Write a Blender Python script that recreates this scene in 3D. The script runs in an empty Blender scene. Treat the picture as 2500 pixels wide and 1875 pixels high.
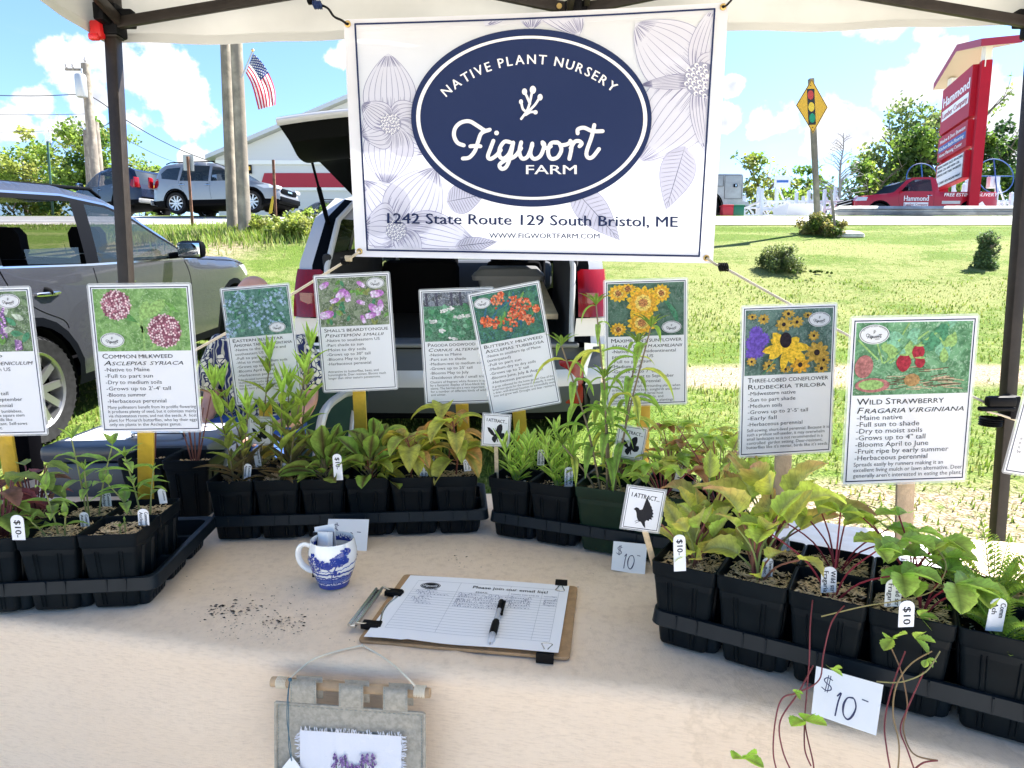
import bpy, bmesh, math, random
from mathutils import Vector as V, Matrix, noise
from mathutils.geometry import delaunay_2d_cdt, tessellate_polygon
R=math.radians; sc=bpy.context.scene; COL=sc.collection
rnd=random.Random(7)
# ---------------------------------------------------------------- camera
PIT=math.atan(227.5/1600); CZ=1.27
cam=bpy.data.objects.new('camera',bpy.data.cameras.new('camera')); COL.objects.link(cam)
cam.location=(0,0,CZ); cam.rotation_euler=(math.pi/2-PIT,0,0)
cam.data.sensor_width=36; cam.data.lens=36*1600/2500; cam.data.clip_start=.02; cam.data.clip_end=3000
sc.camera=cam
def ray(u,v):
    x=(u-1250)/1600; y=(937.5-v)/1600
    return V((x,math.cos(PIT)+y*math.sin(PIT),-math.sin(PIT)+y*math.cos(PIT)))
def Y(u,v,y):
    d=ray(u,v); return V((0,0,CZ))+d*(y/d.y)
def T(u,v,z=.75):
    d=ray(u,v); return V((0,0,CZ))+d*((z-CZ)/d.z)
# ---------------------------------------------------------------- sun, sky, exposure
SUN_AZ=R(58); SUN_EL=R(52)          # azimuth from +y towards +x
sd=V((math.sin(SUN_AZ)*math.cos(SUN_EL),math.cos(SUN_AZ)*math.cos(SUN_EL),math.sin(SUN_EL)))
sun=bpy.data.objects.new('sun',bpy.data.lights.new('sun','SUN')); COL.objects.link(sun)
sun.data.energy=4.0; sun.data.angle=R(.53); sun.data.color=(1,.96,.89)
sun.rotation_euler=(-sd).to_track_quat('-Z','Y').to_euler(); sun.location=(20,20,30)
sc.view_settings.view_transform='Standard'; sc.view_settings.look='None'
sc.view_settings.exposure=2.6; sc.view_settings.gamma=1
class NT:
    def __init__(s,nt): s.t=nt; nt.nodes.clear()
    def n(s,typ,**k):
        o=s.t.nodes.new('ShaderNode'+typ)
        for a,b in k.items():
            if a.startswith('i_'):
                key=a[2:]; key=int(key) if key.isdigit() else key.replace('_',' ')
                if isinstance(b,bpy.types.NodeSocket): s.t.links.new(b,o.inputs[key])
                else: o.inputs[key].default_value=b
            else: setattr(o,a,b)
        return o
    def m(s,op,a,b=0.,c=None,clamp=False):
        o=s.n('Math',operation=op,use_clamp=clamp)
        for i,x in enumerate((a,b,c)):
            if x is None: continue
            if isinstance(x,bpy.types.NodeSocket): s.t.links.new(x,o.inputs[i])
            else: o.inputs[i].default_value=x
        return o.outputs[0]
    def mix(s,f,a,b,blend='MIX'):
        o=s.n('Mix',data_type='RGBA',blend_type=blend)
        for i,x in ((0,f),(6,a),(7,b)):
            if isinstance(x,bpy.types.NodeSocket): s.t.links.new(x,o.inputs[i])
            else: o.inputs[i].default_value=x if i==0 else (*x[:3],1)
        return o.outputs[2]
    def ramp(s,f,stops):
        o=s.n('ValToRGB'); s.t.links.new(f,o.inputs[0]); e=o.color_ramp.elements
        while len(e)<len(stops): e.new(.5)
        for el,(p,c) in zip(e,stops): el.position=p; el.color=(*c[:3],1)
        return o.outputs[0]
    def smooth(s,f,a,b):
        o=s.n('MapRange',interpolation_type='SMOOTHSTEP',i_0=f,i_1=a,i_2=b); return o.outputs[0]
world=bpy.data.worlds.new('World'); sc.world=world; world.use_nodes=True
def build_world():
    N=NT(world.node_tree)
    sky=N.n('TexSky',sky_type='NISHITA'); sky.sun_disc=False; sky.sun_elevation=SUN_EL; sky.sun_rotation=SUN_AZ
    sky.altitude=50; sky.air_density=1.; sky.dust_density=.4; sky.ozone_density=1.6
    g=N.n('TexCoord').outputs['Generated']
    # bright cumulus: blobs (px, py, radius, squash) given as sky directions, edges broken by fractal noise
    blobs=[(300,185,150),(395,215,165),(480,225,130),(235,235,90),(330,290,95),(440,300,70),
      (90,255,55),(40,315,80),(150,320,70),(240,300,60),(815,140,60),(850,120,60),(470,390,60),(550,400,45),
      (2180,45,80),(2090,35,60),(2260,70,45),(1850,320,60),(1920,295,80),(2010,300,90),(2090,310,75),(1990,330,80),
      (2200,215,85),(2280,190,110),(2380,210,110),(2450,260,120),(2420,330,90),(1770,300,55),(1790,205,38),(2180,230,70),(1740,360,25),(1980,355,60),
      (-300,200,160),(-600,380,200),(2900,150,200),(3300,300,250)]
    noi=N.n('TexNoise',i_Vector=g,i_Scale=10.,i_Detail=10.,i_Roughness=.58).outputs['Fac']
    acc=None
    for (u,v,r) in blobs:
        d=ray(u,v).normalized()
        a=N.n('VectorMath',operation='SUBTRACT',i_0=g,i_1=d).outputs[0]
        a=N.n('VectorMath',operation='MULTIPLY',i_0=a,i_1=(1,1,1.25)).outputs[0]
        l=N.n('VectorMath',operation='LENGTH',i_0=a).outputs['Value']
        k=N.m('MULTIPLY_ADD',l,-1600/r*1.05,1.)
        acc=k if acc is None else N.m('SMOOTH_MAX',acc,k,.25)
    dens=N.m('ADD',acc,N.m('MULTIPLY_ADD',noi,3.,-1.80))
    mask=N.smooth(dens,.02,.22)
    # scattered thin high cloud elsewhere
    no2=N.n('TexNoise',i_Vector=N.n('VectorMath',operation='MULTIPLY',i_0=g,i_1=(1,1,3.)).outputs[0],i_Scale=5.,i_Detail=8.).outputs['Fac']
    thin=N.m('MULTIPLY',N.smooth(no2,.6,.85),.25)
    mask=N.m('MAXIMUM',mask,thin)
    n3=N.n('TexNoise',i_Vector=g,i_Scale=14.,i_Detail=6.).outputs['Fac']
    shade=N.smooth(N.m('ADD',dens,N.m('MULTIPLY_ADD',n3,2.2,-1.1)),.25,1.15)
    ccol=N.mix(shade,(3.9,3.95,4.05),(2.35,2.5,3.1))
    skc=N.mix(1.,sky.outputs[0],(.70,.83,1.0),'MULTIPLY')
    c=N.mix(mask,skc,ccol)
    bg=N.n('Background',i_Color=c,i_Strength=.056); out=N.n('OutputWorld'); N.t.links.new(bg.outputs[0],out.inputs[0])
build_world()
# ---------------------------------------------------------------- materials
MATS={}
def mat(name,col=(.5,.5,.5),rough=.6,metal=0.,spec=.5,var=0.,vs=8.,bump=0.,bs=200.,attr=False,trans=0.,alpha=1.,coat=0.,emit=0.,glass=0.,var2=None,weave=False,wave=None,leafy=False):
    if name in MATS: return MATS[name]
    m=bpy.data.materials.new(name); m.use_nodes=True; N=NT(m.node_tree)
    p=N.n('BsdfPrincipled'); p.inputs['Roughness'].default_value=rough; p.inputs['Metallic'].default_value=metal
    p.inputs['Specular IOR Level'].default_value=spec; p.inputs['Coat Weight'].default_value=coat
    c=(*col,1); csock=None
    oc=N.n('TexCoord').outputs['Object']
    if attr:
        csock=N.n('Attribute',attribute_name='Col').outputs['Color']
    if var or var2:
        nz=N.n('TexNoise',i_Vector=oc,i_Scale=vs,i_Detail=5.,i_Roughness=.6).outputs['Fac']
        f=N.smooth(nz,.3,.7)
        base=csock if csock else c
        if var2: csock=N.mix(f,base if csock else col,var2)
        else:
            k=N.n('MapRange',i_0=f,i_3=1-var,i_4=1+var).outputs[0]
            cc=N.n('CombineColor',i_0=k,i_1=k,i_2=k).outputs[0]
            csock=N.mix(1.,base if csock else col,cc,'MULTIPLY')
    if wave:
        w=N.n('TexWave',i_Vector=oc,i_Scale=wave[0],i_Distortion=wave[1],i_Detail=3.,i_Detail_Scale=1.5,bands_direction=wave[2]).outputs['Fac']
        csock=N.mix(w,csock if csock else col,wave[3])
    if csock: N.t.links.new(csock,p.inputs['Base Color'])
    else: p.inputs['Base Color'].default_value=c
    if leafy:       # side veins and brown insect-bitten spots (printed by the leaf's own coordinates)
        al=N.n('Attribute',attribute_name='Col').outputs['Alpha']; fr=N.m('FRACT',N.m('MULTIPLY',al,8.)); vn=N.m('MULTIPLY',N.m('SUBTRACT',1.,N.smooth(N.m('ABSOLUTE',N.m('SUBTRACT',fr,.5)),.04,.16)),N.smooth(al,.02,.06))
        csock=N.mix(N.m('MULTIPLY',vn,.30),csock,(.05,.07,.015)); sp=N.n('TexNoise',i_Vector=oc,i_Scale=75.,i_Detail=3.,i_Roughness=.6).outputs['Fac']; sp2=N.n('TexNoise',i_Vector=oc,i_Scale=16.,i_Detail=2.).outputs['Fac']
        csock=N.mix(N.m('MULTIPLY',N.m('MULTIPLY',N.smooth(sp,.62,.68),N.smooth(sp2,.48,.6)),.85),csock,(.17,.075,.03)); csock=N.mix(N.m('MULTIPLY',N.smooth(sp2,.55,.75),.35),csock,(.30,.20,.05))
    if bump:
        bn=N.n('TexNoise',i_Vector=oc,i_Scale=bs,i_Detail=4.).outputs['Fac']
        if weave:
            w1=N.n('TexWave',i_Vector=oc,i_Scale=weave,bands_direction='X').outputs['Fac']
            w2=N.n('TexWave',i_Vector=oc,i_Scale=weave,bands_direction='DIAGONAL').outputs['Fac']
            bn=N.m('ADD',bn,N.m('ADD',N.m('MULTIPLY',w1,.3),N.m('MULTIPLY',w2,.3)))
        b=N.n('Bump',i_Height=bn,i_Strength=bump,i_Distance=.01); N.t.links.new(b.outputs[0],p.inputs['Normal'])
    if emit:
        p.inputs['Emission Color'].default_value=c; p.inputs['Emission Strength'].default_value=emit
    sh=p.outputs[0]
    if trans:
        t=N.n('BsdfTranslucent')
        if csock: N.t.links.new(N.mix(1.,csock,(1.15,1.15,.8),'MULTIPLY') if attr else csock,t.inputs[0])
        else: t.inputs[0].default_value=c
        x=N.n('MixShader',i_0=trans,i_1=sh,i_2=t.outputs[0]); sh=x.outputs[0]
    if alpha<1:
        t=N.n('BsdfTransparent'); t.inputs[0].default_value=(1,1,1,1) if not glass else (glass,glass,min(1,glass*1.06),1)
        x=N.n('MixShader',i_0=alpha,i_1=t.outputs[0],i_2=sh); sh=x.outputs[0]
    o=N.n('OutputMaterial'); N.t.links.new(sh,o.inputs[0]); MATS[name]=m; return m
# ---------------------------------------------------------------- mesh builder
class MB:
    def __init__(s): s.v=[];s.f=[];s.mi=[];s.mats=[];s.c=[];s.hasc=False
    def _m(s,m):
        if m not in s.mats: s.mats.append(m)
        return s.mats.index(m)
    def add(s,vs,fs,m,M=None,col=None):
        o=len(s.v); k=s._m(m)
        s.v+= [M@V(p) for p in vs] if M else [V(p) for p in vs]
        if col is None: s.c+=[(1,1,1,1)]*len(vs)
        else:
            s.hasc=True
            s.c+= [(*c[:3],(c[3] if len(c)>3 else 0)) for c in col] if isinstance(col[0],(tuple,list,V)) else [(*col[:3],0)]*len(vs)
        s.f+=[tuple(i+o for i in f) for f in fs]; s.mi+=[k]*len(fs); return s
    def box(s,c,d,m,M=None,bev=0.,col=None):
        x,y,z=d[0]/2,d[1]/2,d[2]/2; T0=Matrix.Translation(c); T0=M@T0 if M else T0
        if bev<=0:
            vs=[(i*x,j*y,k*z) for i in(-1,1) for j in(-1,1) for k in(-1,1)]
            fs=[(0,1,3,2),(4,6,7,5),(0,4,5,1),(2,3,7,6),(0,2,6,4),(1,5,7,3)]
        else:
            b=bmesh.new(); bmesh.ops.create_cube(b,size=1)
            for w in b.verts: w.co=(w.co.x*2*x,w.co.y*2*y,w.co.z*2*z)
            bmesh.ops.bevel(b,geom=b.edges[:],offset=min(bev,x*.98,y*.98,z*.98),segments=2,affect='EDGES',profile=.5)
            b.verts.index_update(); vs=[w.co.copy() for w in b.verts]; fs=[[w.index for w in f.verts] for f in b.faces]; b.free()
        return s.add(vs,fs,m,T0,col)
    def tube(s,pts,r,m,n=8,M=None,col=None,caps=True,flat=1.):
        pts=[V(p) for p in pts]; rs=r if isinstance(r,(list,tuple)) else [r]*len(pts)
        vs=[];fs=[]; up=None
        for i,p in enumerate(pts):
            t=(pts[min(i+1,len(pts)-1)]-pts[max(i-1,0)])
            if t.length<1e-9: t=V((0,0,1))
            t.normalize()
            if up is None: up=t.orthogonal().normalized()
            a=(up-t*up.dot(t)); a=a.normalized() if a.length>1e-6 else t.orthogonal().normalized(); up=a; b=t.cross(a)
            for k in range(n):
                an=2*math.pi*(k+.5)/n; vs.append(p+(a*math.cos(an)+b*math.sin(an)*flat)*rs[i])
        for i in range(len(pts)-1):
            for k in range(n): fs.append((i*n+k,i*n+(k+1)%n,(i+1)*n+(k+1)%n,(i+1)*n+k))
        if caps: fs+= [tuple(range(n))[::-1],tuple((len(pts)-1)*n+k for k in range(n))]
        if col is not None and isinstance(col[0],(tuple,list)): col=[c for c in col for _ in range(n)]
        return s.add(vs,fs,m,M,col)
    def bar(s,a,b,w,h,m,up=(0,0,1)):
        a,b=V(a),V(b); t=(b-a).normalized(); u=V(up); x=t.cross(u)
        x=x.normalized() if x.length>1e-4 else t.orthogonal().normalized(); z=x.cross(t)
        M=Matrix((x,t,z)).transposed().to_4x4(); M.translation=(a+b)/2
        return s.box((0,0,0),(w,(b-a).length,h),m,M,bev=min(w,h)*.12)
    def lathe(s,prof,m,n=24,M=None,col=None,caps=False):
        vs=[(r*math.cos(2*math.pi*k/n),r*math.sin(2*math.pi*k/n),z) for r,z in prof for k in range(n)]
        fs=[(i*n+k,i*n+(k+1)%n,(i+1)*n+(k+1)%n,(i+1)*n+k) for i in range(len(prof)-1) for k in range(n)]
        if caps: fs+=[tuple(range(n))[::-1],tuple((len(prof)-1)*n+k for k in range(n))]
        return s.add(vs,fs,m,M,col)
    def loft(s,rings,m,close=True,cap0=False,cap1=False,M=None,col=None):
        n=len(rings[0]); vs=[p for r in rings for p in r]; fs=[]
        for i in range(len(rings)-1):
            for k in range(n if close else n-1): fs.append((i*n+k,i*n+(k+1)%n,(i+1)*n+(k+1)%n,(i+1)*n+k))
        if cap0: fs.append(tuple(range(n))[::-1])
        if cap1: fs.append(tuple((len(rings)-1)*n+k for k in range(n)))
        return s.add(vs,fs,m,M,col)
    def grid(s,fn,nu,nv,m,M=None,col=None):
        vs=[fn(i/nu,j/nv) for j in range(nv+1) for i in range(nu+1)]
        fs=[(j*(nu+1)+i,j*(nu+1)+i+1,(j+1)*(nu+1)+i+1,(j+1)*(nu+1)+i) for j in range(nv) for i in range(nu)]
        return s.add(vs,fs,m,M,[col(i/nu,j/nv) for j in range(nv+1) for i in range(nu+1)] if callable(col) else col)
    def prism(s,poly,h,m,M=None):   # xy polygon extruded along z by h
        n=len(poly); tri=tessellate_polygon([[V((*p[:2],0)) for p in poly]])
        vs=[(p[0],p[1],0) for p in poly]+[(p[0],p[1],h) for p in poly]
        fs=[t for t in tri]+[tuple(i+n for i in t)[::-1] for t in tri]+[(i,(i+1)%n,n+(i+1)%n,n+i) for i in range(n)]
        return s.add(vs,fs,m,M)
    def ball(s,c,r,m,n=10,M=None,sq=(1,1,1),col=None):
        vs=[];fs=[]
        for j in range(n//2+1):
            ph=math.pi*j/(n//2)
            for i in range(n):
                th=2*math.pi*i/n; vs.append((c[0]+r*sq[0]*math.sin(ph)*math.cos(th),c[1]+r*sq[1]*math.sin(ph)*math.sin(th),c[2]+r*sq[2]*math.cos(ph)))
        for j in range(n//2):
            for i in range(n): fs.append((j*n+i,(j+1)*n+i,(j+1)*n+(i+1)%n,j*n+(i+1)%n))
        return s.add(vs,fs,m,M,col)
    def mesh(s,name,smooth=True):
        me=bpy.data.meshes.new(name); me.from_pydata([tuple(v) for v in s.v],[],s.f)
        for m in s.mats: me.materials.append(m)
        if len(s.mats)>1: me.polygons.foreach_set('material_index',s.mi)
        if s.hasc:
            a=me.color_attributes.new('Col','FLOAT_COLOR','POINT'); a.data.foreach_set('color',[x for c in s.c for x in c])
        if smooth:
            me.polygons.foreach_set('use_smooth',[True]*len(me.polygons))
            try: me.set_sharp_from_angle(angle=R(38 if smooth is True else smooth))
            except Exception: pass
        me.update(); return me
    def build(s,name,parent=None,smooth=True,local=False,**tags):
        o=bpy.data.objects.new(name,s.mesh(name,smooth)); COL.objects.link(o)
        if parent:
            o.parent=parent
            if not local and parent.parent is None and parent.type=='EMPTY':
                o.matrix_parent_inverse=(Matrix.Translation(parent.location)@parent.rotation_euler.to_matrix().to_4x4()).inverted()
        if tags: tag(o,**tags)
        return o
def tag(o,label=None,cat=None,group=None,kind=None):
    if label: o['label']=label
    if cat: o['category']=cat
    if group: o['group']=group
    if kind: o['kind']=kind
    return o
def thing(name,label,cat,loc=(0,0,0),rz=0,group=None):
    o=bpy.data.objects.new(name,None); COL.objects.link(o); o.location=loc; o.rotation_euler=(0,0,rz); o.empty_display_size=.1
    return tag(o,label,cat,group)
def copy_thing(root,loc,rz,label,group=None):
    c=root.copy(); COL.objects.link(c); c.location=loc; c.rotation_euler=(0,0,rz); c['label']=label
    if group: c['group']=group
    for ch in root.children:
        d=ch.copy(); COL.objects.link(d); d.parent=c
        for g in ch.children:
            e=g.copy(); COL.objects.link(e); e.parent=d
    return c
# ---------------------------------------------------------------- 2D drawing on a surface
TXT={}
def glyphs(s,bold=0.,shear=0.):
    bold=0.
    k=(s,bold,shear)
    if k not in TXT:
        cu=bpy.data.curves.new('t','FONT'); cu.body=s; cu.size=1; cu.resolution_u=2; cu.offset=bold; cu.shear=shear
        o=bpy.data.objects.new('t',cu); me=bpy.data.meshes.new_from_object(o)
        vs=[(v.co.x,v.co.y) for v in me.vertices]; fs=[tuple(p.vertices) for p in me.polygons]
        bpy.data.objects.remove(o); bpy.data.curves.remove(cu); bpy.data.meshes.remove(me)
        xs=[v[0] for v in vs] or [0,1]; TXT[k]=(vs,fs,min(xs),max(xs))
    return TXT[k]
CAPH=None
def caph():
    global CAPH
    if CAPH is None: CAPH=max(v[1] for v in glyphs('H')[0])
    return CAPH
def crom(P,k=6):
    if len(P)<3: return [tuple(p) for p in P]
    o=[]
    for i in range(len(P)-1):
        a,b,c,d=P[max(i-1,0)],P[i],P[i+1],P[min(i+2,len(P)-1)]
        for j in range(k):
            t=j/k; o.append(tuple(.5*((2*b[q])+(-a[q]+c[q])*t+(2*a[q]-5*b[q]+4*c[q]-d[q])*t*t+(-a[q]+3*b[q]-3*c[q]+d[q])*t**3) for q in range(len(b))))
    o.append(tuple(P[-1])); return o
class Canvas:
    """shapes in flat (x, y-down) units laid on a surface by fn(x,y,layer) -> 3D"""
    def __init__(s,mb,fn): s.b=mb; s.fn=fn; s.L=1
    def tri(s,pts,fs,m): s.b.add([s.fn(x,y,s.L) for x,y in pts],fs,m)
    def poly(s,pts,m):
        s.tri(pts,[tuple(t) for t in tessellate_polygon([[V((x,y,0)) for x,y in pts]])],m)
    def rect(s,x0,y0,x1,y1,m,nx=1,ny=1):
        pts=[(x0+(x1-x0)*i/nx,y0+(y1-y0)*j/ny) for j in range(ny+1) for i in range(nx+1)]
        s.tri(pts,[(j*(nx+1)+i,j*(nx+1)+i+1,(j+1)*(nx+1)+i+1,(j+1)*(nx+1)+i) for j in range(ny) for i in range(nx)],m)
    def gridfill(s,f,nt,ns,m,clip):
        P=[clip.clamp(f(i/nt,j/ns*2-1)) for i in range(nt+1) for j in range(ns+1)]
        s.tri(P,[(i*(ns+1)+j,i*(ns+1)+j+1,(i+1)*(ns+1)+j+1,(i+1)*(ns+1)+j) for i in range(nt) for j in range(ns)],m)
    def frame(s,x0,y0,x1,y1,w,m):
        for a in ((x0,y0,x1,y0+w),(x0,y1-w,x1,y1),(x0,y0+w,x0+w,y1-w),(x1-w,y0+w,x1,y1-w)): s.rect(*a,m,8,1) if a[2]-a[0]>a[3]-a[1] else s.rect(*a,m,1,8)
    def ell(s,cx,cy,rx,ry,m,n=20,rings=1,r0=0.,rot=0.):
        pts=[];fs=[]; ca,sa=math.cos(rot),math.sin(rot)
        for j in range(rings+1):
            k=r0+(1-r0)*j/rings
            for i in range(n):
                x,y=rx*k*math.cos(2*math.pi*i/n),ry*k*math.sin(2*math.pi*i/n); pts.append((cx+x*ca-y*sa,cy+x*sa+y*ca))
        for j in range(rings):
            for i in range(n): fs.append((j*n+i,j*n+(i+1)%n,(j+1)*n+(i+1)%n,(j+1)*n+i))
        s.tri(pts,fs,m)
    def stroke(s,P,w,m,k=6,smooth=True,taper=False,cap=True):
        P=crom(P,k) if smooth and len(P)>2 else P
        pts=[];n=len(P)
        for i,p in enumerate(P):
            a,b=P[max(i-1,0)],P[min(i+1,n-1)]; dx,dy=b[0]-a[0],b[1]-a[1]; l=math.hypot(dx,dy) or 1
            h=w/2*(math.sin(math.pi*(i+.15)/(n-.7))**.6 if taper else 1)
            pts+=[(p[0]-dy/l*h,p[1]+dx/l*h),(p[0]+dy/l*h,p[1]-dx/l*h)]
        s.tri(pts,[(2*i,2*i+1,2*i+3,2*i+2) for i in range(n-1)],m)
        if cap and not taper: s.ell(*P[0],w/2,w/2,m,8); s.ell(*P[-1],w/2,w/2,m,8)
    def text(s,t,x,y,h,m,width=None,sx=1.,align='L',bold=0.,shear=0.,rot=0.,arc=None):
        if bold:
            L0=s.L
            for q in (-1,1):
                w=s.text(t,x+q*bold*h*.75*math.cos(rot),y+q*bold*h*.75*math.sin(rot)+q*bold*h*.25,h,m,width,sx,align,0.,shear,rot); s.L+=.12
            s.L=L0; return w
        vs,fs,x0,x1=glyphs(t,0.,shear)
        if not vs: return 0
        k=h/caph(); kx=width/(x1-x0) if width else k*sx; w=(x1-x0)*kx
        off={'L':0,'C':-w/2,'R':-w}[align]; ca,sa=math.cos(rot),math.sin(rot)
        pts=[]
        for a,b in vs:
            px,py=(a-x0)*kx+off,-b*k; pts.append((x+px*ca-py*sa,y+px*sa+py*ca))
        s.tri(pts,fs,m); return w
    def caps(s,t,x,y,h,m,width,shear=0.,bold=.012):
        """copperplate look: big initials, smaller capitals, wide letters"""
        ws=t.split(' '); segs=[]
        for w in ws:
            segs+=[(w[0].upper(),1. if w[0].isupper() else .78),(w[1:].upper(),.78),(' ',0)]
        tot=0; L=[]
        for q,k in segs:
            if k==0: L.append((None,.34*h*1.3)); tot+=.34*h*1.3; continue
            if not q: continue
            g=glyphs(q,0.,shear); wd=(g[3]-g[2])*h*k/caph()*1.3+.1*h; L.append(((q,k),wd)); tot+=wd
        tot-=.34*h*1.3; f=width/tot; cx=x
        for q,wd in L:
            if q: s.text(q[0],cx,y,h*q[1],m,width=max((wd-.1*h)*f,.01),bold=bold,shear=shear)
            cx+=wd*f
def planar(o,ex,ey,off,du=.0003):
    """fn for a flat card: x along ex, y-down along ey, layers lifted along off"""
    o,ex,ey,off=V(o),V(ex),V(ey),V(off).normalized()
    return lambda x,y,l: o+ex*x+ey*y+off*(l*du)
# ================================================================ SETTING
YS=[-80,1.5,3.0,3.8,5,8,10,12.5,15.5,17.5,18.3,24,26,40,900]
ZS=[0,0,.16,.25,.37,.68,1.06,1.74,2.60,2.95,3.04,3.93,3.99,4.0,4.0]
def zt(x,y):
    for i in range(len(YS)-1):
        if y<=YS[i+1]:
            t=max(0,(y-YS[i])/(YS[i+1]-YS[i])); z=ZS[i]+(ZS[i+1]-ZS[i])*t; break
    else: z=4.
    if 2<y<17.5: z+=.035*noise.noise(V((x*.5,y*.5,1)))*min(1,(y-2)/2)+(.12*noise.noise(V((x*.16,y*.2,7))) if 8<y<17 else 0)
    return z
def M_ground():
    m=bpy.data.materials.new('meadow'); m.use_nodes=True; N=NT(m.node_tree)
    oc=N.n('TexCoord').outputs['Object']; xyz=N.n('SeparateXYZ',i_0=oc); y=xyz.outputs[1]; x=xyz.outputs[0]
    st=N.n('VectorMath',operation='MULTIPLY',i_0=oc,i_1=(.45,1.,1.)).outputs[0]
    n1=N.n('TexNoise',i_Vector=st,i_Scale=.9,i_Detail=6.,i_Roughness=.65).outputs['Fac']
    n2=N.n('TexNoise',i_Vector=oc,i_Scale=9.,i_Detail=6.,i_Roughness=.7).outputs['Fac']
    n3=N.n('TexNoise',i_Vector=oc,i_Scale=60.,i_Detail=4.).outputs['Fac']
    g=N.mix(N.smooth(n3,.3,.7),(.045,.085,.012),(.13,.19,.03))
    dry=N.mix(N.smooth(n3,.3,.7),(.13,.155,.045),(.24,.25,.095))
    side=N.smooth(x,-1.,3.5)                                  # the right-hand lawn is drier
    band=N.m('MULTIPLY',N.smooth(y,7.,9.5),N.m('SUBTRACT',1.,N.smooth(y,13.5,15.5)))
    f=N.m('ADD',N.m('MULTIPLY_ADD',n2,.75,-.375),N.m('ADD',N.m('MULTIPLY_ADD',n1,1.5,-.25),N.m('MULTIPLY',N.m('MULTIPLY',side,band),.16)))
    c=N.mix(N.smooth(f,.42,.72),g,dry)
    # wood-chip strip and bare soil close to the tent
    chip=N.mix(N.smooth(n3,.35,.65),(.15,.11,.07),(.44,.35,.25))
    wob=N.m('MULTIPLY_ADD',n1,.9,-.45); yy=N.m('ADD',y,wob)
    k1=N.m('MULTIPLY',N.m('SUBTRACT',1.,N.smooth(N.m('ABSOLUTE',N.m('SUBTRACT',yy,6.1)),.2,.55)),N.smooth(x,.3,.9))
    k2=N.m('MULTIPLY',N.m('SUBTRACT',1.,N.smooth(N.m('ABSOLUTE',N.m('SUBTRACT',yy,3.05)),.15,.6)),N.smooth(N.m('ADD',x,N.m('MULTIPLY_ADD',n2,1.6,-.8)),.6,1.2))
    k3=N.m('MULTIPLY',N.m('MULTIPLY',N.m('SUBTRACT',1.,N.smooth(N.m('ABSOLUTE',N.m('SUBTRACT',yy,13.7)),.4,1.3)),N.m('SUBTRACT',1.,N.smooth(N.m('ABSOLUTE',N.m('ADD',x,7.2)),1.2,2.6))),N.smooth(n2,.3,.6))
    k=N.m('MAXIMUM',k3,N.m('MAXIMUM',k1,N.m('MULTIPLY',k2,N.smooth(n2,.28,.55))))
    c=N.mix(k,c,chip)
    bounce=N.mix(N.smooth(n3,.3,.7),(.56,.50,.42),(.76,.70,.60)); c=N.mix(N.smooth(N.m('ADD',y,N.m('MULTIPLY_ADD',n2,.5,-.25)),2.1,1.8),c,bounce)  # unseen pale gravel before the table, added to bounce light onto the cloth
    p=N.n('BsdfPrincipled',i_Base_Color=c,i_Roughness=.95); p.inputs['Specular IOR Level'].default_value=.1
    b=N.n('Bump',i_Height=N.m('ADD',n2,n3),i_Strength=.7,i_Distance=.05); N.t.links.new(b.outputs[0],p.inputs['Normal'])
    o=N.n('OutputMaterial'); N.t.links.new(p.outputs[0],o.inputs[0]); return m
def build_ground():
    ys=[-80,-20,-4,0,1.5]+[1.5+.14*i for i in range(1,122)]+[18.9+.5*i for i in range(1,17)]+[30,40,60,90,150,300,900]
    xs=[-700,-300,-120,-60,-40,-30]+[-22+.34*i for i in range(0,118)]+[20,24,30,40,60,120,300,700]
    b=MB(); nx,ny=len(xs)-1,len(ys)-1
    b.add([(x,y,zt(x,y)) for y in ys for x in xs],[(j*(nx+1)+i,j*(nx+1)+i+1,(j+1)*(nx+1)+i+1,(j+1)*(nx+1)+i) for j in range(ny) for i in range(nx)],M_ground())
    b.build('ground',kind='structure')
    gr=mat('gravel',(.42,.39,.35),.95,spec=.1,var=.35,vs=3.,bump=.6,bs=90)
    asph=mat('asphalt',(.30,.295,.285),.9,spec=.2,var=.12,vs=2.,bump=.3,bs=160)
    def sheet(name,y0,y1,dz,m,jag=0.):
        b=MB(); n=160; q=12
        vs=[]
        for j in range(q+1):
            for i in range(n+1):
                x=-120+240*i/n; yy=y0+(y1-y0)*j/q
                if jag and j==0: yy+=jag*noise.noise(V((x*.9,3,0)))
                vs.append((x,yy,zt(x,yy)+dz))
        b.add(vs,[(j*(n+1)+i,j*(n+1)+i+1,(j+1)*(n+1)+i+1,(j+1)*(n+1)+i) for j in range(q) for i in range(n)],m); return b.build(name,kind='structure')
    sheet('gravel_shoulder',18.0,19.4,.02,gr,.5); sheet('road',19.3,40,.026,asph)
    b=MB(); w=mat('road_paint',(.8,.8,.76),.7)
    for i in range(60):
        x=-60+2*i; b.add([(x,20.2,zt(x,20.2)+.03),(x+2,20.2,zt(x,20.2)+.03),(x+2,20.32,zt(x,20.32)+.03),(x,20.32,zt(x,20.32)+.03)],[(0,1,2,3)],w)
    b.build('road_marking',kind='structure')
build_ground()
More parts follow.
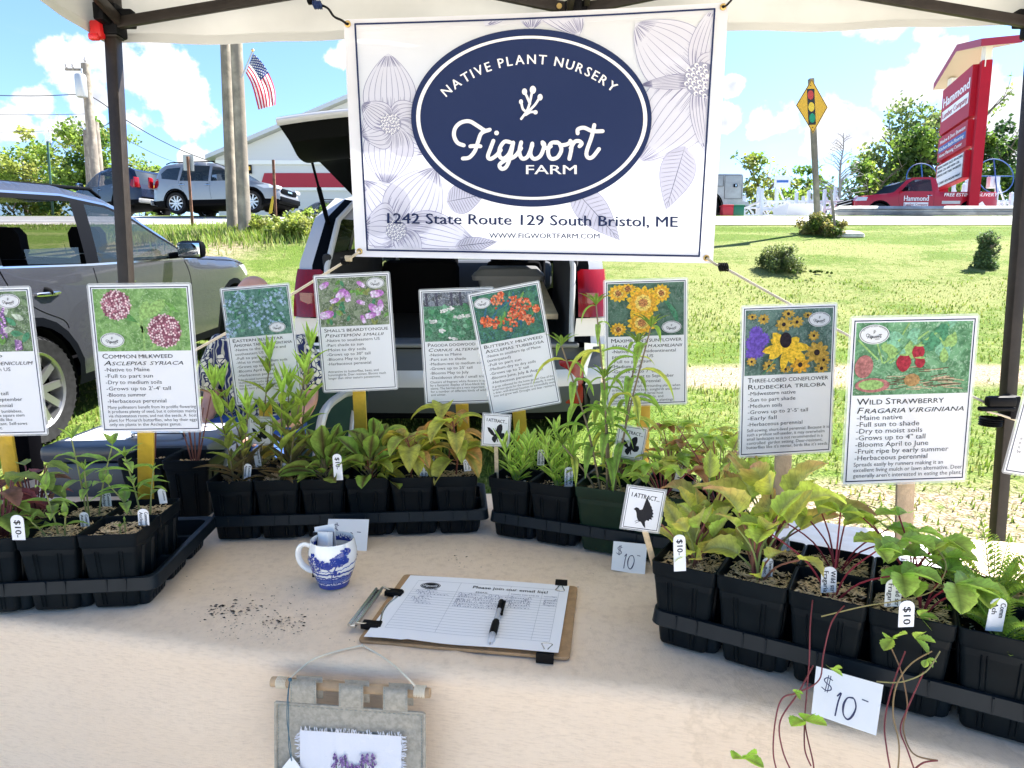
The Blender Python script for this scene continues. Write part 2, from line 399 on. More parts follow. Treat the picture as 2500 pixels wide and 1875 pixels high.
# grass blades: lawn behind the table and tall weeds on the bank
LEAF_G=mat('grass_blade',attr=True,rough=.6,spec=.25,trans=.35)
def blades(name,spots,cols,label_kind='stuff'):
    b=MB(); r=random.Random(11)
    for (x,y,h,w) in spots:
        a=r.uniform(0,6.28); l=r.uniform(.1,.6)*h; z=zt(x,y)-.01; c=r.choice(cols); k=r.uniform(.7,1.25)
        dx,dy=math.cos(a)*w,math.sin(a)*w; ex,ey=-math.sin(a)*l,math.cos(a)*l
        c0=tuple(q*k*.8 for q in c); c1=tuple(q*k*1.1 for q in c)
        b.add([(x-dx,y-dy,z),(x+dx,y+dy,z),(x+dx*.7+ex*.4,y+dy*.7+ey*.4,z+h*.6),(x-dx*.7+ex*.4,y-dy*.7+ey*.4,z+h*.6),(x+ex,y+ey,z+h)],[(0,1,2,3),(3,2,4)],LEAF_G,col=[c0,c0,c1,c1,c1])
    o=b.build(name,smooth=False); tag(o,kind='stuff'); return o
r=random.Random(5); sp=[]
G1=[(.10,.17,.025),(.14,.21,.03),(.17,.23,.05),(.24,.25,.08)]; G2=[(.16,.21,.05),(.24,.25,.09),(.29,.27,.12),(.14,.20,.04)]
for i in range(42000):
    y=2.3+9*r.random()**1.5; x=r.uniform(-.85,.85)*(y+.4)
    if x>.3 and 5.6<y<6.6 and r.random()<.9: continue
    if x>.7 and 2.6<y<3.6 and r.random()<.6: continue
    sp.append((x,y,r.uniform(.018,.05)+.02*(noise.noise(V((x,y,0)))>.1),.0035+.0007*y))
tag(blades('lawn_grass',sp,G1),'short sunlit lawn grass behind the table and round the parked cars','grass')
sp=[]
for i in range(16000):
    y=r.uniform(8.5,17.6); x=r.uniform(-.62,.85)*y
    sp.append((x,y,r.uniform(.015,.04),.007))
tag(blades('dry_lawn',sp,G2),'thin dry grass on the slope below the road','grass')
sp=[]
for i in range(17000):
    t=r.random(); x=r.gauss(-5.9,1.25) if t<.75 else r.uniform(-15,-3.5); y=r.gauss(15.6,.75) if t<.75 else r.uniform(16.6,17.9)
    if y>17.9: continue
    sp.append((x,y,r.uniform(.08,.26)*(1. if t<.75 else .35),.009))
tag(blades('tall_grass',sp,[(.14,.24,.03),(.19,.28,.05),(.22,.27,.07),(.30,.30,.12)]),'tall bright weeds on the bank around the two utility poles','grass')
# ================================================================ TENT
BRONZE=mat('bronze_paint',(.022,.017,.014),.45,spec=.25,var=.2,vs=30.)
BLACKP=mat('black_plastic',(.004,.004,.005),.5,spec=.1)
FAB=mat('canopy_fabric',(.52,.505,.46),.85,spec=.1,trans=.22,var=.06,vs=3.,bump=.35,bs=7.)
RED=mat('red_plastic',(.55,.012,.015),.35)
X0,X1,YF,YN=-1.20,1.575,2.1,.15  # unseen near edge drawn in so more light reaches the cloth front
def tent():
    t=thing('canopy_tent','white pop-up canopy tent on dark bronze metal legs sheltering the table','tent',(.18,.6,0))
    for (x,y,dx) in ((X0,YF,-.055),(X1,YF,.06),(X0,YN,-.05),(X1,YN,.05)):
        b=MB(); zb=zt(x,y)
        b.bar((x+dx,y,zb),(x,y,2.06),.036,.036,BRONZE,up=(0,1,0)); b.box((x+dx,y,zb+.008),(.09,.09,.012),BRONZE,bev=.003)
        o=b.build('leg',t)
        b=MB(); b.bar((x,y,2.02),(x,y,2.34),.046,.046,BRONZE,up=(0,1,0)); b.build('inner_leg',t)
        b=MB(); sx=1 if x<0 else -1
        b.box((x,y,2.07),(.06,.06,.09),BLACKP,bev=.008); b.box((x+sx*.045,y-.005,2.075),(.05,.032,.05),BLACKP,bev=.006); b.box((x,y-.045*(1 if y>0 else -1),2.075),(.032,.05,.05),BLACKP,bev=.006)
        s=b.build('corner_bracket',t)
        b=MB(); b.box((x-.028*sx if y>0 else x,y-.03,2.035),(.034,.03,.05),RED,bev=.008); b.box((x-.032*sx,y-.042,2.012),(.03,.02,.02),RED,bev=.006); b.build('latch',s)
    # scissor bars along the four sides
    xm=.03
    def scissor(a,b,zl,zh):
        a,b=V(a),V(b); m=(a+b)/2; q=V((-(b-a).y,(b-a).x,0)).normalized()*.012
        for (p0,z0,p1,z1,s) in ((a,zl,m,zh,1),(a,zh+.08,m,zl+.03,-1),(m,zl+.03,b,zh+.08,-1),(m,zh,b,zl,1)):
            c=MB(); c.bar((*(p0+q*s)[:2],z0),(*(p1+q*s)[:2],z1),.016,.03,BRONZE); c.build('truss_bar',t)
        c=MB(); c.box((m.x,m.y,zl+.03),(.07,.05,.05),BLACKP,bev=.008); c.box((m.x,m.y-.03,zl+.05),(.03,.03,.09),BLACKP,bev=.006)
        c.tube([(m.x-.05,m.y-.03,zl+.035),(m.x-.05,m.y-.026,zl+.035)],.008,mat('brass',(.6,.42,.16),.35,1.),10); c.build('centre_joint',t)
    scissor((X0,YF-.03,0),(X1,YF-.03,0),2.055,2.27); scissor((X0+.02,YF,0),(X0+.02,YN,0),2.06,2.3); scissor((X1-.02,YF,0),(X1-.02,YN,0),2.06,2.3); scissor((X0,YN,0),(X1,YN,0),2.06,2.3)
    pk=V(((X0+X1)/2,(YF+YN)/2,2.75))
    mx=(X0+X1)/2
    for s,e in (((mx-.02,YF-.05,2.08),(pk.x,pk.y,2.35)),((mx+.03,YF-.05,2.1),(pk.x+.03,pk.y,2.7)),((X0+.05,pk.y,2.08),(pk.x,pk.y,2.35)),((X1-.05,pk.y,2.08),(pk.x,pk.y,2.35))):
        c=MB(); c.bar(s,e,.018,.026,BRONZE); c.build('ridge_bar',t)
    # roof + hanging valance
    e=.055; x0,x1,y0,y1=X0-e,X1+e,YN-e,YF+e; ze=2.30
    b=MB(); pk.z=2.98
    for (a,c) in (((x0,y1),(x1,y1)),((x1,y1),(x1,y0)),((x1,y0),(x0,y0)),((x0,y0),(x0,y1))):
        def f(s,q,a=a,c=c):
            p=V((a[0]+(c[0]-a[0])*s,a[1]+(c[1]-a[1])*s,ze)); z=p.lerp(pk,q); z.z-=.10*math.sin(math.pi*s)*math.sin(math.pi*min(1,q*1.0))*.6; return z
        b.grid(f,24,14,FAB)
    b.build('roof',t)
    b=MB()
    for (a,c,zl,zr) in (((x0,y1),(x1,y1),2.028,2.083),((x1,y1),(x1,y0),2.083,2.05),((x1,y0),(x0,y0),2.05,2.05),((x0,y0),(x0,y1),2.05,2.028)):
        nx,ny=(c[1]-a[1]),-(c[0]-a[0]); l=math.hypot(nx,ny); nx/=l; ny/=l
        def f(s,q,a=a,c=c):
            w=.012*math.sin(s*21+q*2)*q+.008*math.sin(s*47)*q+.006*noise.noise(V((s*9,q*3,a[0])))
            w*=min(1,12*s,12*(1-s))
            return V((a[0]+(c[0]-a[0])*s+nx*w,a[1]+(c[1]-a[1])*s+ny*w,ze+(zl+(zr-zl)*s-.006*math.sin(s*math.pi*3)-ze)*q))
        b.grid(f,120,10,FAB)
        hem=mat('hem_fabric',(.62,.62,.59),.9,spec=.1,trans=.25)
        b.grid(lambda s,q,f=f: f(s,.90+.1*q)+V((nx,ny,0))*.0012,120,1,hem)
    b.build('valance',t)
    b=MB(); pc=mat('canopy_pocket',(.55,.55,.47),.9,trans=.3)
    b.box((mx-.03,YF+.035,2.2),(.19,.004,.16),pc); b.build('fabric_pocket',t)
    return t
tent()
# spring clamp and cord knot on the right leg
def clamp():
    t=thing('spring_clamp','black spring clamp with cord wound round the right tent leg','clamp',Y(2440,990,2.06))
    c=Y(2440,985,2.06); b=MB()
    b.box(c+V((.035,0,-.01)),(.03,.05,.075),BLACKP,bev=.006); b.box(c+V((-.02,-.03,.012)),(.09,.03,.034),BLACKP,M=None,bev=.01); b.box(c+V((-.03,-.03,-.012)),(.11,.022,.014),BLACKP,bev=.005)
    b.build('jaw',t); b=MB()
    for i in range(4): b.lathe([(.030,-.004),(.034,0),(.030,.004)],BLACKP,16,Matrix.Translation(c+V((.004,.035,-.055-.007*i))))
    b.build('cord_wrap',t)
    b=MB(); b.tube([c+V((-.06,-.03,-.02)),c+V((-.02,-.036,-.03)),c+V((.05,-.01,-.052))],.0035,mat('rope_beige',(.55,.47,.36),.9),6); b.build('cord_end',t)
clamp()
# ================================================================ BANNER
INK=mat('navy_ink',(.012,.024,.085),.6,spec=.2,trans=.08); VINYL=mat('banner_vinyl',(.80,.80,.86),.42,spec=.35,trans=.40,var=.03,vs=2.)
LAV=mat('lavender_ink',(.24,.24,.40),.6,trans=.25); LAV2=mat('pale_lavender_ink',(.66,.66,.78),.6,trans=.35); WHT=mat('white_ink',(.84,.84,.86),.5,trans=.1)
LEAFINK=mat('grey_lavender_ink',(.55,.55,.68),.6,trans=.25)
def bzp(x,y): return 800+x*.45208,y*.45208        # sketch units -> photo units
def bwave(u,v):
    s=(u-860)/890; t=(v-30)/600
    return 2.0+.010*math.sin(s*5+t*2.2)+.012*math.sin(t*3.1+s)+.02*(1-t)*math.exp(-((s-.0)/.12)**2)*math.sin(t*9)+.006*math.sin(9*(s+t))*(1-t)
def bfn(x,y,l):
    u,v=bzp(x,y); return Y(u,v,bwave(u,v)-l*.00035)
def petal(C,cx,cy,a,L,W,fill,line,nv=7,clip=None,tip=.12,r=random.Random(3)):
    ca,sa=math.cos(a),math.sin(a); f=lambda t,s:(cx+ca*L*t-sa*W*s*math.sin(math.pi*min(1,t**.75))**.75,cy+sa*L*t+ca*W*s*math.sin(math.pi*min(1,t**.75))**.75)
    C.L+=.3; C.gridfill(f,14,8,fill,clip); C.L+=.3
    inside=lambda p:True
    if clip: inside=clip.inside
    def st(P,w):
        P=[p for p in P if inside(p)]
        if len(P)>2: C.stroke(P,w,line,k=2,taper=True)
    st([f(t/20,1) for t in range(21)],3.2); st([f(t/20,-1) for t in range(21)],3.2)
    for i in range(nv):
        s=(i+.5)/nv*2-1; t1=r.uniform(.75,.97); st([f(.1+t*(t1-.1)/14,s*.9) for t in range(15)],2.8)
        for q in range(3):
            s2=s+r.uniform(-.1,.1); t0=r.uniform(.06,.12); st([f(t0+t*.28/6,s2*.9) for t in range(7)],2.4)
            st([f(.97-t*.16/6,s2*.9) for t in range(7)],2.4)
class Clip:
    def __init__(s,x0,y0,x1,y1): s.b=(x0,y0,x1,y1); s.s=0
    def inside(s,p):
        x0,y0,x1,y1=s.b; return x0<p[0]<x1-.036*(p[1]-60) and y0-.035*(p[0]-150)*.6<p[1]<y1
    def __call__(s,poly):
        x0,y0,x1,y1=s.b
        hs=[lambda p:p[0]-(x0+.05*(p[1]-130)),lambda p:(x1-.068*(p[1]-60))-p[0],lambda p:p[1]-(y0-.043*(p[0]-150)),lambda p:(y1+.022*(p[0]-220))-p[1]]
        for h in hs:
            o=[]
            for i in range(len(poly)):
                a,b=poly[i-1],poly[i]; ha,hb=h(a),h(b)
                if (ha>=0)!=(hb>=0): t=ha/(ha-hb); o.append((a[0]+(b[0]-a[0])*t,a[1]+(b[1]-a[1])*t))
                if hb>=0: o.append(b)
            poly=o
            if len(poly)<3: return []
        s.hs=hs; return poly
    def clamp(s,p):
        x0,y0,x1,y1=s.b; y=min(max(p[1],y0-.043*(p[0]-150)),y1+.022*(p[0]-220)); return (min(max(p[0],x0+.05*(y-130)),x1-.068*(y-60)),y)
    def inside(s,p):
        x0,y0,x1,y1=s.b
        return p[0]>x0+.05*(p[1]-130)+3 and p[0]<x1-.068*(p[1]-60)-3 and p[1]>y0-.043*(p[0]-150)+3 and p[1]<y1+.022*(p[0]-220)-3
def inkleaf(C,P0,P1,W,clip,r):
    cx,cy=P0; L=math.hypot(P1[0]-cx,P1[1]-cy); a=math.atan2(P1[1]-cy,P1[0]-cx); ca,sa=math.cos(a),math.sin(a)
    f=lambda t,s:(cx+ca*L*t-sa*W*s*math.sin(math.pi*t**.7),cy+sa*L*t+ca*W*s*math.sin(math.pi*t**.7))
    C.L+=.3; C.gridfill(f,12,6,LEAFINK,clip); C.L+=.3
    def st(P,w,m):
        P=[p for p in P if clip.inside(p)]
        if len(P)>1: C.stroke(P,w,m,k=2,taper=True)
    for s in (1,-1,0): st([f(t/20,s) for t in range(21)],3,INK if s==0 else LAV)
    for i in range(26):
        t=.06+.86*i/26
        for s in (1,-1): st([f(min(1,t+.10*q),s*q*.95) for q in (0,.35,.7,1)],1.7,LAV2 if i%2 else INK)
def flower(C,cx,cy,pets,rc,clip,r):
    for (a,L,W) in pets: petal(C,cx,cy,R(a),L,W*1.3,LAV2 if L<0 else mat('petal_ink',(.735,.735,.83),.6,trans=.38),LAV,8,clip,r=r)
    C.L+=.3
    P=[(cx+rc*math.cos(q*.314),cy+rc*math.sin(q*.314)) for q in range(20)]; P=clip(P)
    if len(P)>2: C.poly(P,mat('seed_ink',(.30,.31,.44),.6,trans=.2))
    C.L+=.3
    for i in range(34):
        rr=rc*math.sqrt((i+.5)/34)*.95; an=i*2.4; x,y=cx+rr*math.cos(an),cy+rr*math.sin(an)
        if clip.inside((x-10,y)) and clip.inside((x+10,y)): C.ell(x,y,rc*.13,rc*.13,WHT,8); 
    C.L+=.3
    for i in range(34):
        rr=rc*math.sqrt((i+.5)/34)*.95; an=i*2.4; x,y=cx+rr*math.cos(an)+rc*.03,cy+rr*math.sin(an)+rc*.03
        if clip.inside((x-10,y)) and clip.inside((x+10,y)): C.ell(x,y,rc*.075,rc*.075,LAV,8)
def figwort(C,m,tr,w):
    """hand lettered script word; points are in banner sketch units, tr maps them"""
    S=[[(735,785),(700,770),(682,730),(690,690),(720,662),(765,655),(810,680),(850,705),(875,700)],
       [(868,702),(830,720),(812,765),(795,815),(765,850),(730,856)],[(770,790),(800,788),(825,790)],
       [(895,760),(880,800),(865,845),(880,858),(910,840),(935,810)],
       [(985,768),(955,765),(930,800),(928,842),(950,856),(980,830),(1002,770)],[(1002,770),(985,850),(965,900),(940,912),(928,890),(960,865),(1010,845),(1045,800)],
       [(1045,768),(1035,820),(1050,856),(1080,845),(1105,785)],[(1105,775),(1095,830),(1115,858),(1150,840),(1170,785),(1160,768)],
       [(1160,775),(1180,800),(1205,790)],[(1240,768),(1205,775),(1190,820),(1205,856),(1240,850),(1262,810),(1250,775),(1225,770)],
       [(1255,785),(1290,780),(1315,765)],[(1310,760),(1318,790),(1305,858)],[(1312,800),(1335,765),(1360,762)],[(1360,762),(1372,775),(1360,790)],
       [(1440,675),(1425,740),(1398,820),(1405,850),(1430,848),(1465,805)],[(1350,720),(1352,698),(1385,690),(1430,708),(1485,708)]]
    for s in S: C.stroke([tr(p) for p in s],w,m,k=5); C.L+=.08
    p=tr((912,718)); C.ell(*p,w*.62,w*.62,m,10)
def sprig(C,m,tr,w):
    for s in ([(1045,642),(1075,600),(1090,560),(1105,490)],[(1092,560),(1075,520),(1062,495)],[(1080,605),(1055,590),(1045,552)],[(1085,600),(1120,565),(1145,525)],[(1070,620),(1095,605),(1122,605)]):
        C.stroke([tr(p) for p in s],w,m,k=4); C.L+=.08
    for (x,y,a,b) in ((1108,485,17,22),(1063,495,14,18),(1044,550,11,14),(1147,525,14,18),(1122,606,12,12)):
        p=tr((x,y)); q=tr((x+a,y+b)); C.L+=.08; C.ell(*p,abs(q[0]-p[0]),abs(q[1]-p[1]),m,12)
def banner():
    t=thing('vinyl_banner','large white nursery banner with navy oval logo hung across the tent front','banner',Y(1310,330,2.0)); b=MB(); C=Canvas(b,bfn)
    TL,TR_,BR,BL=(85,105),(2165,12),(2080,1422),(150,1386)
    def q(s,v): 
        x=TL[0]*(1-s)*(1-v)+TR_[0]*s*(1-v)+BR[0]*s*v+BL[0]*(1-s)*v; y=TL[1]*(1-s)*(1-v)+TR_[1]*s*(1-v)+BR[1]*s*v+BL[1]*(1-s)*v
        return x,y+9*math.sin(math.pi*s)*(1-v)
    b.grid(lambda s,v:bfn(*q(s,v),0),64,46,VINYL)
    hemv=mat('banner_hem',(.74,.74,.79),.45,trans=.25)
    for (s0,s1,v0,v1) in ((0,.03,0,1),(.97,1,0,1),(.03,.97,0,.045),(.03,.97,.957,1)):
        b.grid(lambda s,v:bfn(*q(s0+(s1-s0)*s,v0+(v1-v0)*v),.5),2 if s1-s0<.1 else 60,2 if v1-v0<.1 else 44,hemv)
    r=random.Random(4); clip=Clip(148,140,2088,1342); C.L=1
    flower(C,340,670,[(-92,380,110),(-20,200,80),(35,260,90),(95,330,105),(160,170,90),(215,190,60)],58,clip,r)
    flower(C,372,1245,[(-125,330,120),(-58,400,125),(10,440,105),(60,220,70),(185,180,110)],58,clip,r)
    flower(C,2020,430,[(-140,470,150),(-78,420,80),(128,560,150),(175,330,30),(85,420,60),(-40,200,80),(20,160,70)],95,clip,r)
    flower(C,1100,-260,[(60,520,130),(90,420,120),(122,470,110)],20,clip,r)
    inkleaf(C,(1930,790),(1826,1135),95,clip,r); inkleaf(C,(1320,1010),(1580,1300),85,clip,r); inkleaf(C,(640,1090),(850,1050),80,clip,r); inkleaf(C,(690,1330),(918,1305),40,clip,r)
    C.L+=2
    # border
    def seg(a,c,w):
        n=40; C.stroke([(a[0]+(c[0]-a[0])*i/n,a[1]+(c[1]-a[1])*i/n+(9*math.sin(math.pi*i/n) if a[1]<300 and c[1]<300 else 0)) for i in range(n+1)],w,INK,smooth=False)
    c4=[(148,130),(2090,48),(2006,1383),(214,1350)]
    for i in range(4): seg(c4[i],c4[(i+1)%4],10)
    C.L+=2; cx,cy=1100,636
    C.ell(cx,cy,650,481,INK,96,14,0.0004,.015); C.L+=1; C.ell(cx+2,cy,624,443,WHT,96,1,.966,.015)
    C.L+=1; s='NATIVE PLANT NURSERY'; P=[(640,525),(1100,345),(1540,500)]
    # arc through three points
    (ax,ay),(bx,by),(ex,ey)=P; d=2*(ax*(by-ey)+bx*(ey-ay)+ex*(ay-by))
    ox=((ax*ax+ay*ay)*(by-ey)+(bx*bx+by*by)*(ey-ay)+(ex*ex+ey*ey)*(ay-by))/d; oy=((ax*ax+ay*ay)*(ex-bx)+(bx*bx+by*by)*(ax-ex)+(ex*ex+ey*ey)*(bx-ax))/d
    rad=math.hypot(ax-ox,ay-oy); a0=math.atan2(ay-oy,ax-ox); a1=math.atan2(ey-oy,ex-ox)
    wd=[(glyphs(c,.012)[3]-glyphs(c,.012)[2]+.17 if c!=' ' else .36) for c in s]; tot=sum(wd)-.17; acc=0
    for c,w in zip(s,wd):
        if c!=' ':
            an=a0+(a1-a0)*(acc+(w-.17)/2)/tot; C.text(c,ox+rad*math.cos(an),oy+rad*math.sin(an),50,WHT,align='C',bold=.03,rot=an+math.pi/2,sx=.98)
        acc+=w
    idt=lambda p:p
    figwort(C,WHT,idt,21); sprig(C,WHT,idt,13)
    C.text('FARM',1072,940,48,WHT,width=272,bold=.03)
    C.text('1242 State Route 129 South Bristol, ME',322,1206,55,INK,width=1568,bold=.04,rot=.0125)
    C.text('WWW.FIGWORTFARM.COM',872,1285,26,INK,width=596,bold=.03,rot=.006)
    b.build('printed_sheet',t,smooth=False)
    br=mat('brass',(.6,.42,.16),.35,1.)
    for (x,y) in ((108,130),(2135,38),(172,1357),(2045,1393)):
        p=bfn(x,y,3); g=MB(); g.lathe([(.0045,0),(.0045,.003),(.0065,.004),(.009,.003),(.0095,0)],br,18,Matrix.Translation(p)@Matrix.Rotation(R(90),4,'X')); g.lathe([(.0001,.001),(.0045,.001)],BLACKP,12,Matrix.Translation(p)@Matrix.Rotation(R(90),4,'X')); g.build('grommet',t)
banner()
def rope(name,label,pts,r,m,n=6,knots=(),cat='rope'):
    b=MB(); b.tube(pts,r,m,n); t=thing(name,label,cat,pts[0]); b.build('cord',t)
    for (c,rr,mm) in knots:
        k=MB(); k.ball(c,rr,mm,10,sq=(1.25,.9,.9)); 
        for i in range(5): k.lathe([(rr*.85,-.002),(rr*1.1,0),(rr*.85,.002)],mm,12,Matrix.Translation(V(c)+V(((i-2)*rr*.42,0,0)))@Matrix.Rotation(R(80),4,'Y'))
        k.build('knot',t)
def yl(L,d=1.995): return [Y(u,v,d+(dd if False else 0)) for (u,v) in L]
RB=mat('rope_beige',(.55,.47,.36),.9,bump=.5,bs=300); BLK=mat('black_cord',(.008,.008,.01),.7,spec=.1); BLU=mat('blue_cord',(.01,.03,.12),.6)
TW=mat('twisted_rope',(.02,.02,.02),.8,wave=(95.,0.,'X',(.62,.58,.5)))
def sag(a,b,s,n=14): a,b=V(a),V(b); return [a.lerp(b,i/n)-V((0,0,s*math.sin(math.pi*i/n))) for i in range(n+1)]
rope('bungee_cord','black bungee hook with blue cord at the top left corner of the banner',crom([Y(848,60,1.985),Y(835,50,1.98),Y(815,40,2.02),Y(800,20,2.05),Y(775,8,2.08),Y(755,-10,2.1)],5),.0035,BLK,knots=[(Y(775,12,2.06),.012,BLU),(Y(760,2,2.07),.011,BLK)])
rope('bungee_cord','black bungee loop at the top right corner of the banner',crom([Y(1765,17,1.985),Y(1775,12,1.985),Y(1790,-6,2.02),Y(1800,-25,2.08)],5),.003,BLK)
rope('guy_rope','beige guy rope running from the lower left banner corner behind the plant signs',[Y(878,614,1.99),Y(858,628,1.995),Y(842,638,2.)]+sag(Y(840,640,2.),Y(325,935,2.06),.01),.0042,RB,knots=[(Y(842,638,1.995),.011,BLK),(Y(851,631,1.985),.009,RB)])
rope('guy_rope','black and white twisted guy rope from the lower right banner corner to the tent leg',[Y(1725,630,1.99),Y(1748,646,1.995)]+sag(Y(1762,650,2.),Y(2425,992,2.05),.012),.0042,TW,knots=[(Y(1766,652,1.99),.013,BLK)])
# ================================================================ TABLE + CLOTH
TZ=.75
EDGE=[(-1.75,1.17),(-1.2,1.06),(-.814,.978),(-.446,.893),(-.143,.846),(.057,.818),(.257,.776),(.415,.712),(.554,.635),(.75,.53),(1.0,.40),(1.3,.26)]
def edge_y(x):
    for (a,b),(c,d) in zip(EDGE,EDGE[1:]):
        if x<=c: t=max(0,(x-a)/(c-a)); t2=t; return b+(d-b)*t2
    return EDGE[-1][1]
def edge_s(x): return sum(edge_y(x+q*.05) for q in(-2,-1,0,1,2))/5
BACK=lambda x:1.64 if x<.1 else 1.64-.22*min(1,(x-.1)/.5) if x<.6 else 1.42-.25*(x-.6)
def M_cloth():
    m=bpy.data.materials.new('canvas_cloth'); m.use_nodes=True; N=NT(m.node_tree)
    oc=N.n('TexCoord').outputs['Object']
    n1=N.n('TexNoise',i_Vector=oc,i_Scale=2.2,i_Detail=5.,i_Roughness=.6).outputs['Fac']
    n2=N.n('TexNoise',i_Vector=N.n('VectorMath',operation='MULTIPLY',i_0=oc,i_1=(1,1,7)).outputs[0],i_Scale=60.,i_Detail=4.,i_Roughness=.7).outputs['Fac']
    n3=N.n('TexNoise',i_Vector=N.n('VectorMath',operation='MULTIPLY',i_0=oc,i_1=(9,1,1)).outputs[0],i_Scale=60.,i_Detail=4.,i_Roughness=.7).outputs['Fac']
    c=N.mix(N.smooth(n1,.3,.7),(.82,.645,.475),(.84,.675,.505))
    c=N.mix(N.smooth(n2,.42,.75),c,(.72,.56,.41)); c=N.mix(N.m('MULTIPLY',N.smooth(n3,.5,.8),.45),c,(.85,.70,.54))
    # tide marks of dried water towards the right
    x=N.n('SeparateXYZ',i_0=oc); nn=N.n('TexNoise',i_Vector=oc,i_Scale=3.4,i_Detail=7.,i_Roughness=.62).outputs['Fac']
    rg=N.m('SUBTRACT',1.,N.m('MINIMUM',1.,N.m('MULTIPLY',N.m('ABSOLUTE',N.m('SUBTRACT',nn,.53)),60.)))
    ins=N.m('MULTIPLY',N.smooth(nn,.51,.53),.16); msk=N.smooth(x.outputs[0],-.05,.3)
    c=N.mix(N.m('MULTIPLY',N.m('MAXIMUM',N.m('MULTIPLY',rg,.22),N.m('MULTIPLY',ins,.35)),msk),c,(.44,.31,.19))
    p=N.n('BsdfPrincipled',i_Base_Color=c,i_Roughness=.93); p.inputs['Specular IOR Level'].default_value=.12; p.inputs['Sheen Weight'].default_value=.15
    w=N.m('ADD',N.n('TexWave',i_Vector=oc,i_Scale=330.,bands_direction='X').outputs['Fac'],N.n('TexWave',i_Vector=oc,i_Scale=330.,bands_direction='Z').outputs['Fac'])
    h=N.m('ADD',N.m('MULTIPLY',w,.05),N.m('ADD',N.m('MULTIPLY',n2,.5),N.m('MULTIPLY',n3,.4)))
    b=N.n('Bump',i_Height=h,i_Strength=.6,i_Distance=.004); N.t.links.new(b.outputs[0],p.inputs['Normal'])
    o=N.n('OutputMaterial'); N.t.links.new(p.outputs[0],o.inputs[0]); return m
def crease(x,y):
    z=0
    for a,b,c,h in ((.25,1,1.02,.0030),(-.6,1,1.25,.0026),(1,.35,.02,.0028),(1,-.2,-.62,.0024),(.9,.7,.55,.0026),(.05,1,1.11,.002)):
        d=abs(a*x+b*y-c)/math.hypot(a,b); z+=1.7*h*max(0,1-d/.016)**1.5*(.5+.5*noise.noise(V((x*3,y*3,c*9))))
    return z
def cloth_pt(x,k):
    """k 0..1 across the top, 1..1.2 round the edge, 1.2..2 down the front"""
    ye=edge_s(x); yb=BACK(x); r=.022
    fold=noise.noise(V((x*2.1,.3,0)))*.6+noise.noise(V((x*5,4,0)))*.4
    if k<=1:
        y=yb+(ye+r-yb)*k; z=TZ+.0030*noise.noise(V((x*4,y*5,2)))+.0016*noise.noise(V((x*14,y*9,4)))+crease(x,y)
        return V((x,y,z))
    if k<=1.2:
        a=(k-1)/.2*math.pi/2; return V((x,ye+r-r*math.sin(a),TZ-r+r*math.cos(a)+.0030*noise.noise(V((x*4,(ye+r)*5,2)))+.0016*noise.noise(V((x*14,(ye+r)*9,4)))))
    d=(k-1.2)/.8*.62; w=min(1,d*4)
    y=ye-.045*fold*w-.02*d+.026*noise.noise(V((x*3+d*5,d*7,9)))*w+.007*noise.noise(V((x*15+d*9,d*11-x*8,5)))*w+.004*abs(noise.noise(V((x*9-d*14,d*6+x*5,2))))*w-.8*crease(x*1.3,d*1.5+.7)*w+.010*max(0,1-abs(x+.42-d*.75+.05)/.014)*.6*w
    return V((x,y,TZ-r-d))
def build_table():
    b=MB(); n=260
    ks=[i/46 for i in range(47)]+[1+.2*i/6 for i in range(1,7)]+[1.2+.8*i/60 for i in range(1,61)]
    xs=[-1.75+3.05*i/n for i in range(n+1)]
    b.add([cloth_pt(x,k) for k in ks for x in xs],[(j*(n+1)+i,j*(n+1)+i+1,(j+1)*(n+1)+i+1,(j+1)*(n+1)+i) for j in range(len(ks)-1) for i in range(n)],M_cloth())
    tag(b.build('tablecloth',smooth=80),'beige canvas drop cloth covering the tables and hanging over the front edge','tablecloth')
    t=thing('folding_table','folding table hidden under the beige canvas cloth','table',(-.2,1.25,0)); wh=mat('white_plastic',(.75,.75,.74),.5)
    b=MB(); P=[(x,edge_s(x)+.012) for x in [-1.7+.1*i for i in range(29)]]; P+=[(x,BACK(x)-.012) for x in [1.1-.1*i for i in range(29)]]
    b.prism(P,.04,wh,Matrix.Translation((0,0,TZ-.047))); b.build('tabletop',t)
    for (x,y) in ((-1.5,1.2),(-1.5,1.55),(.95,.6),(.95,1.2)):
        b=MB(); b.tube([(x,y,0),(x,y,TZ-.045)],.014,BLACKP,8); b.build('leg',t)
build_table()
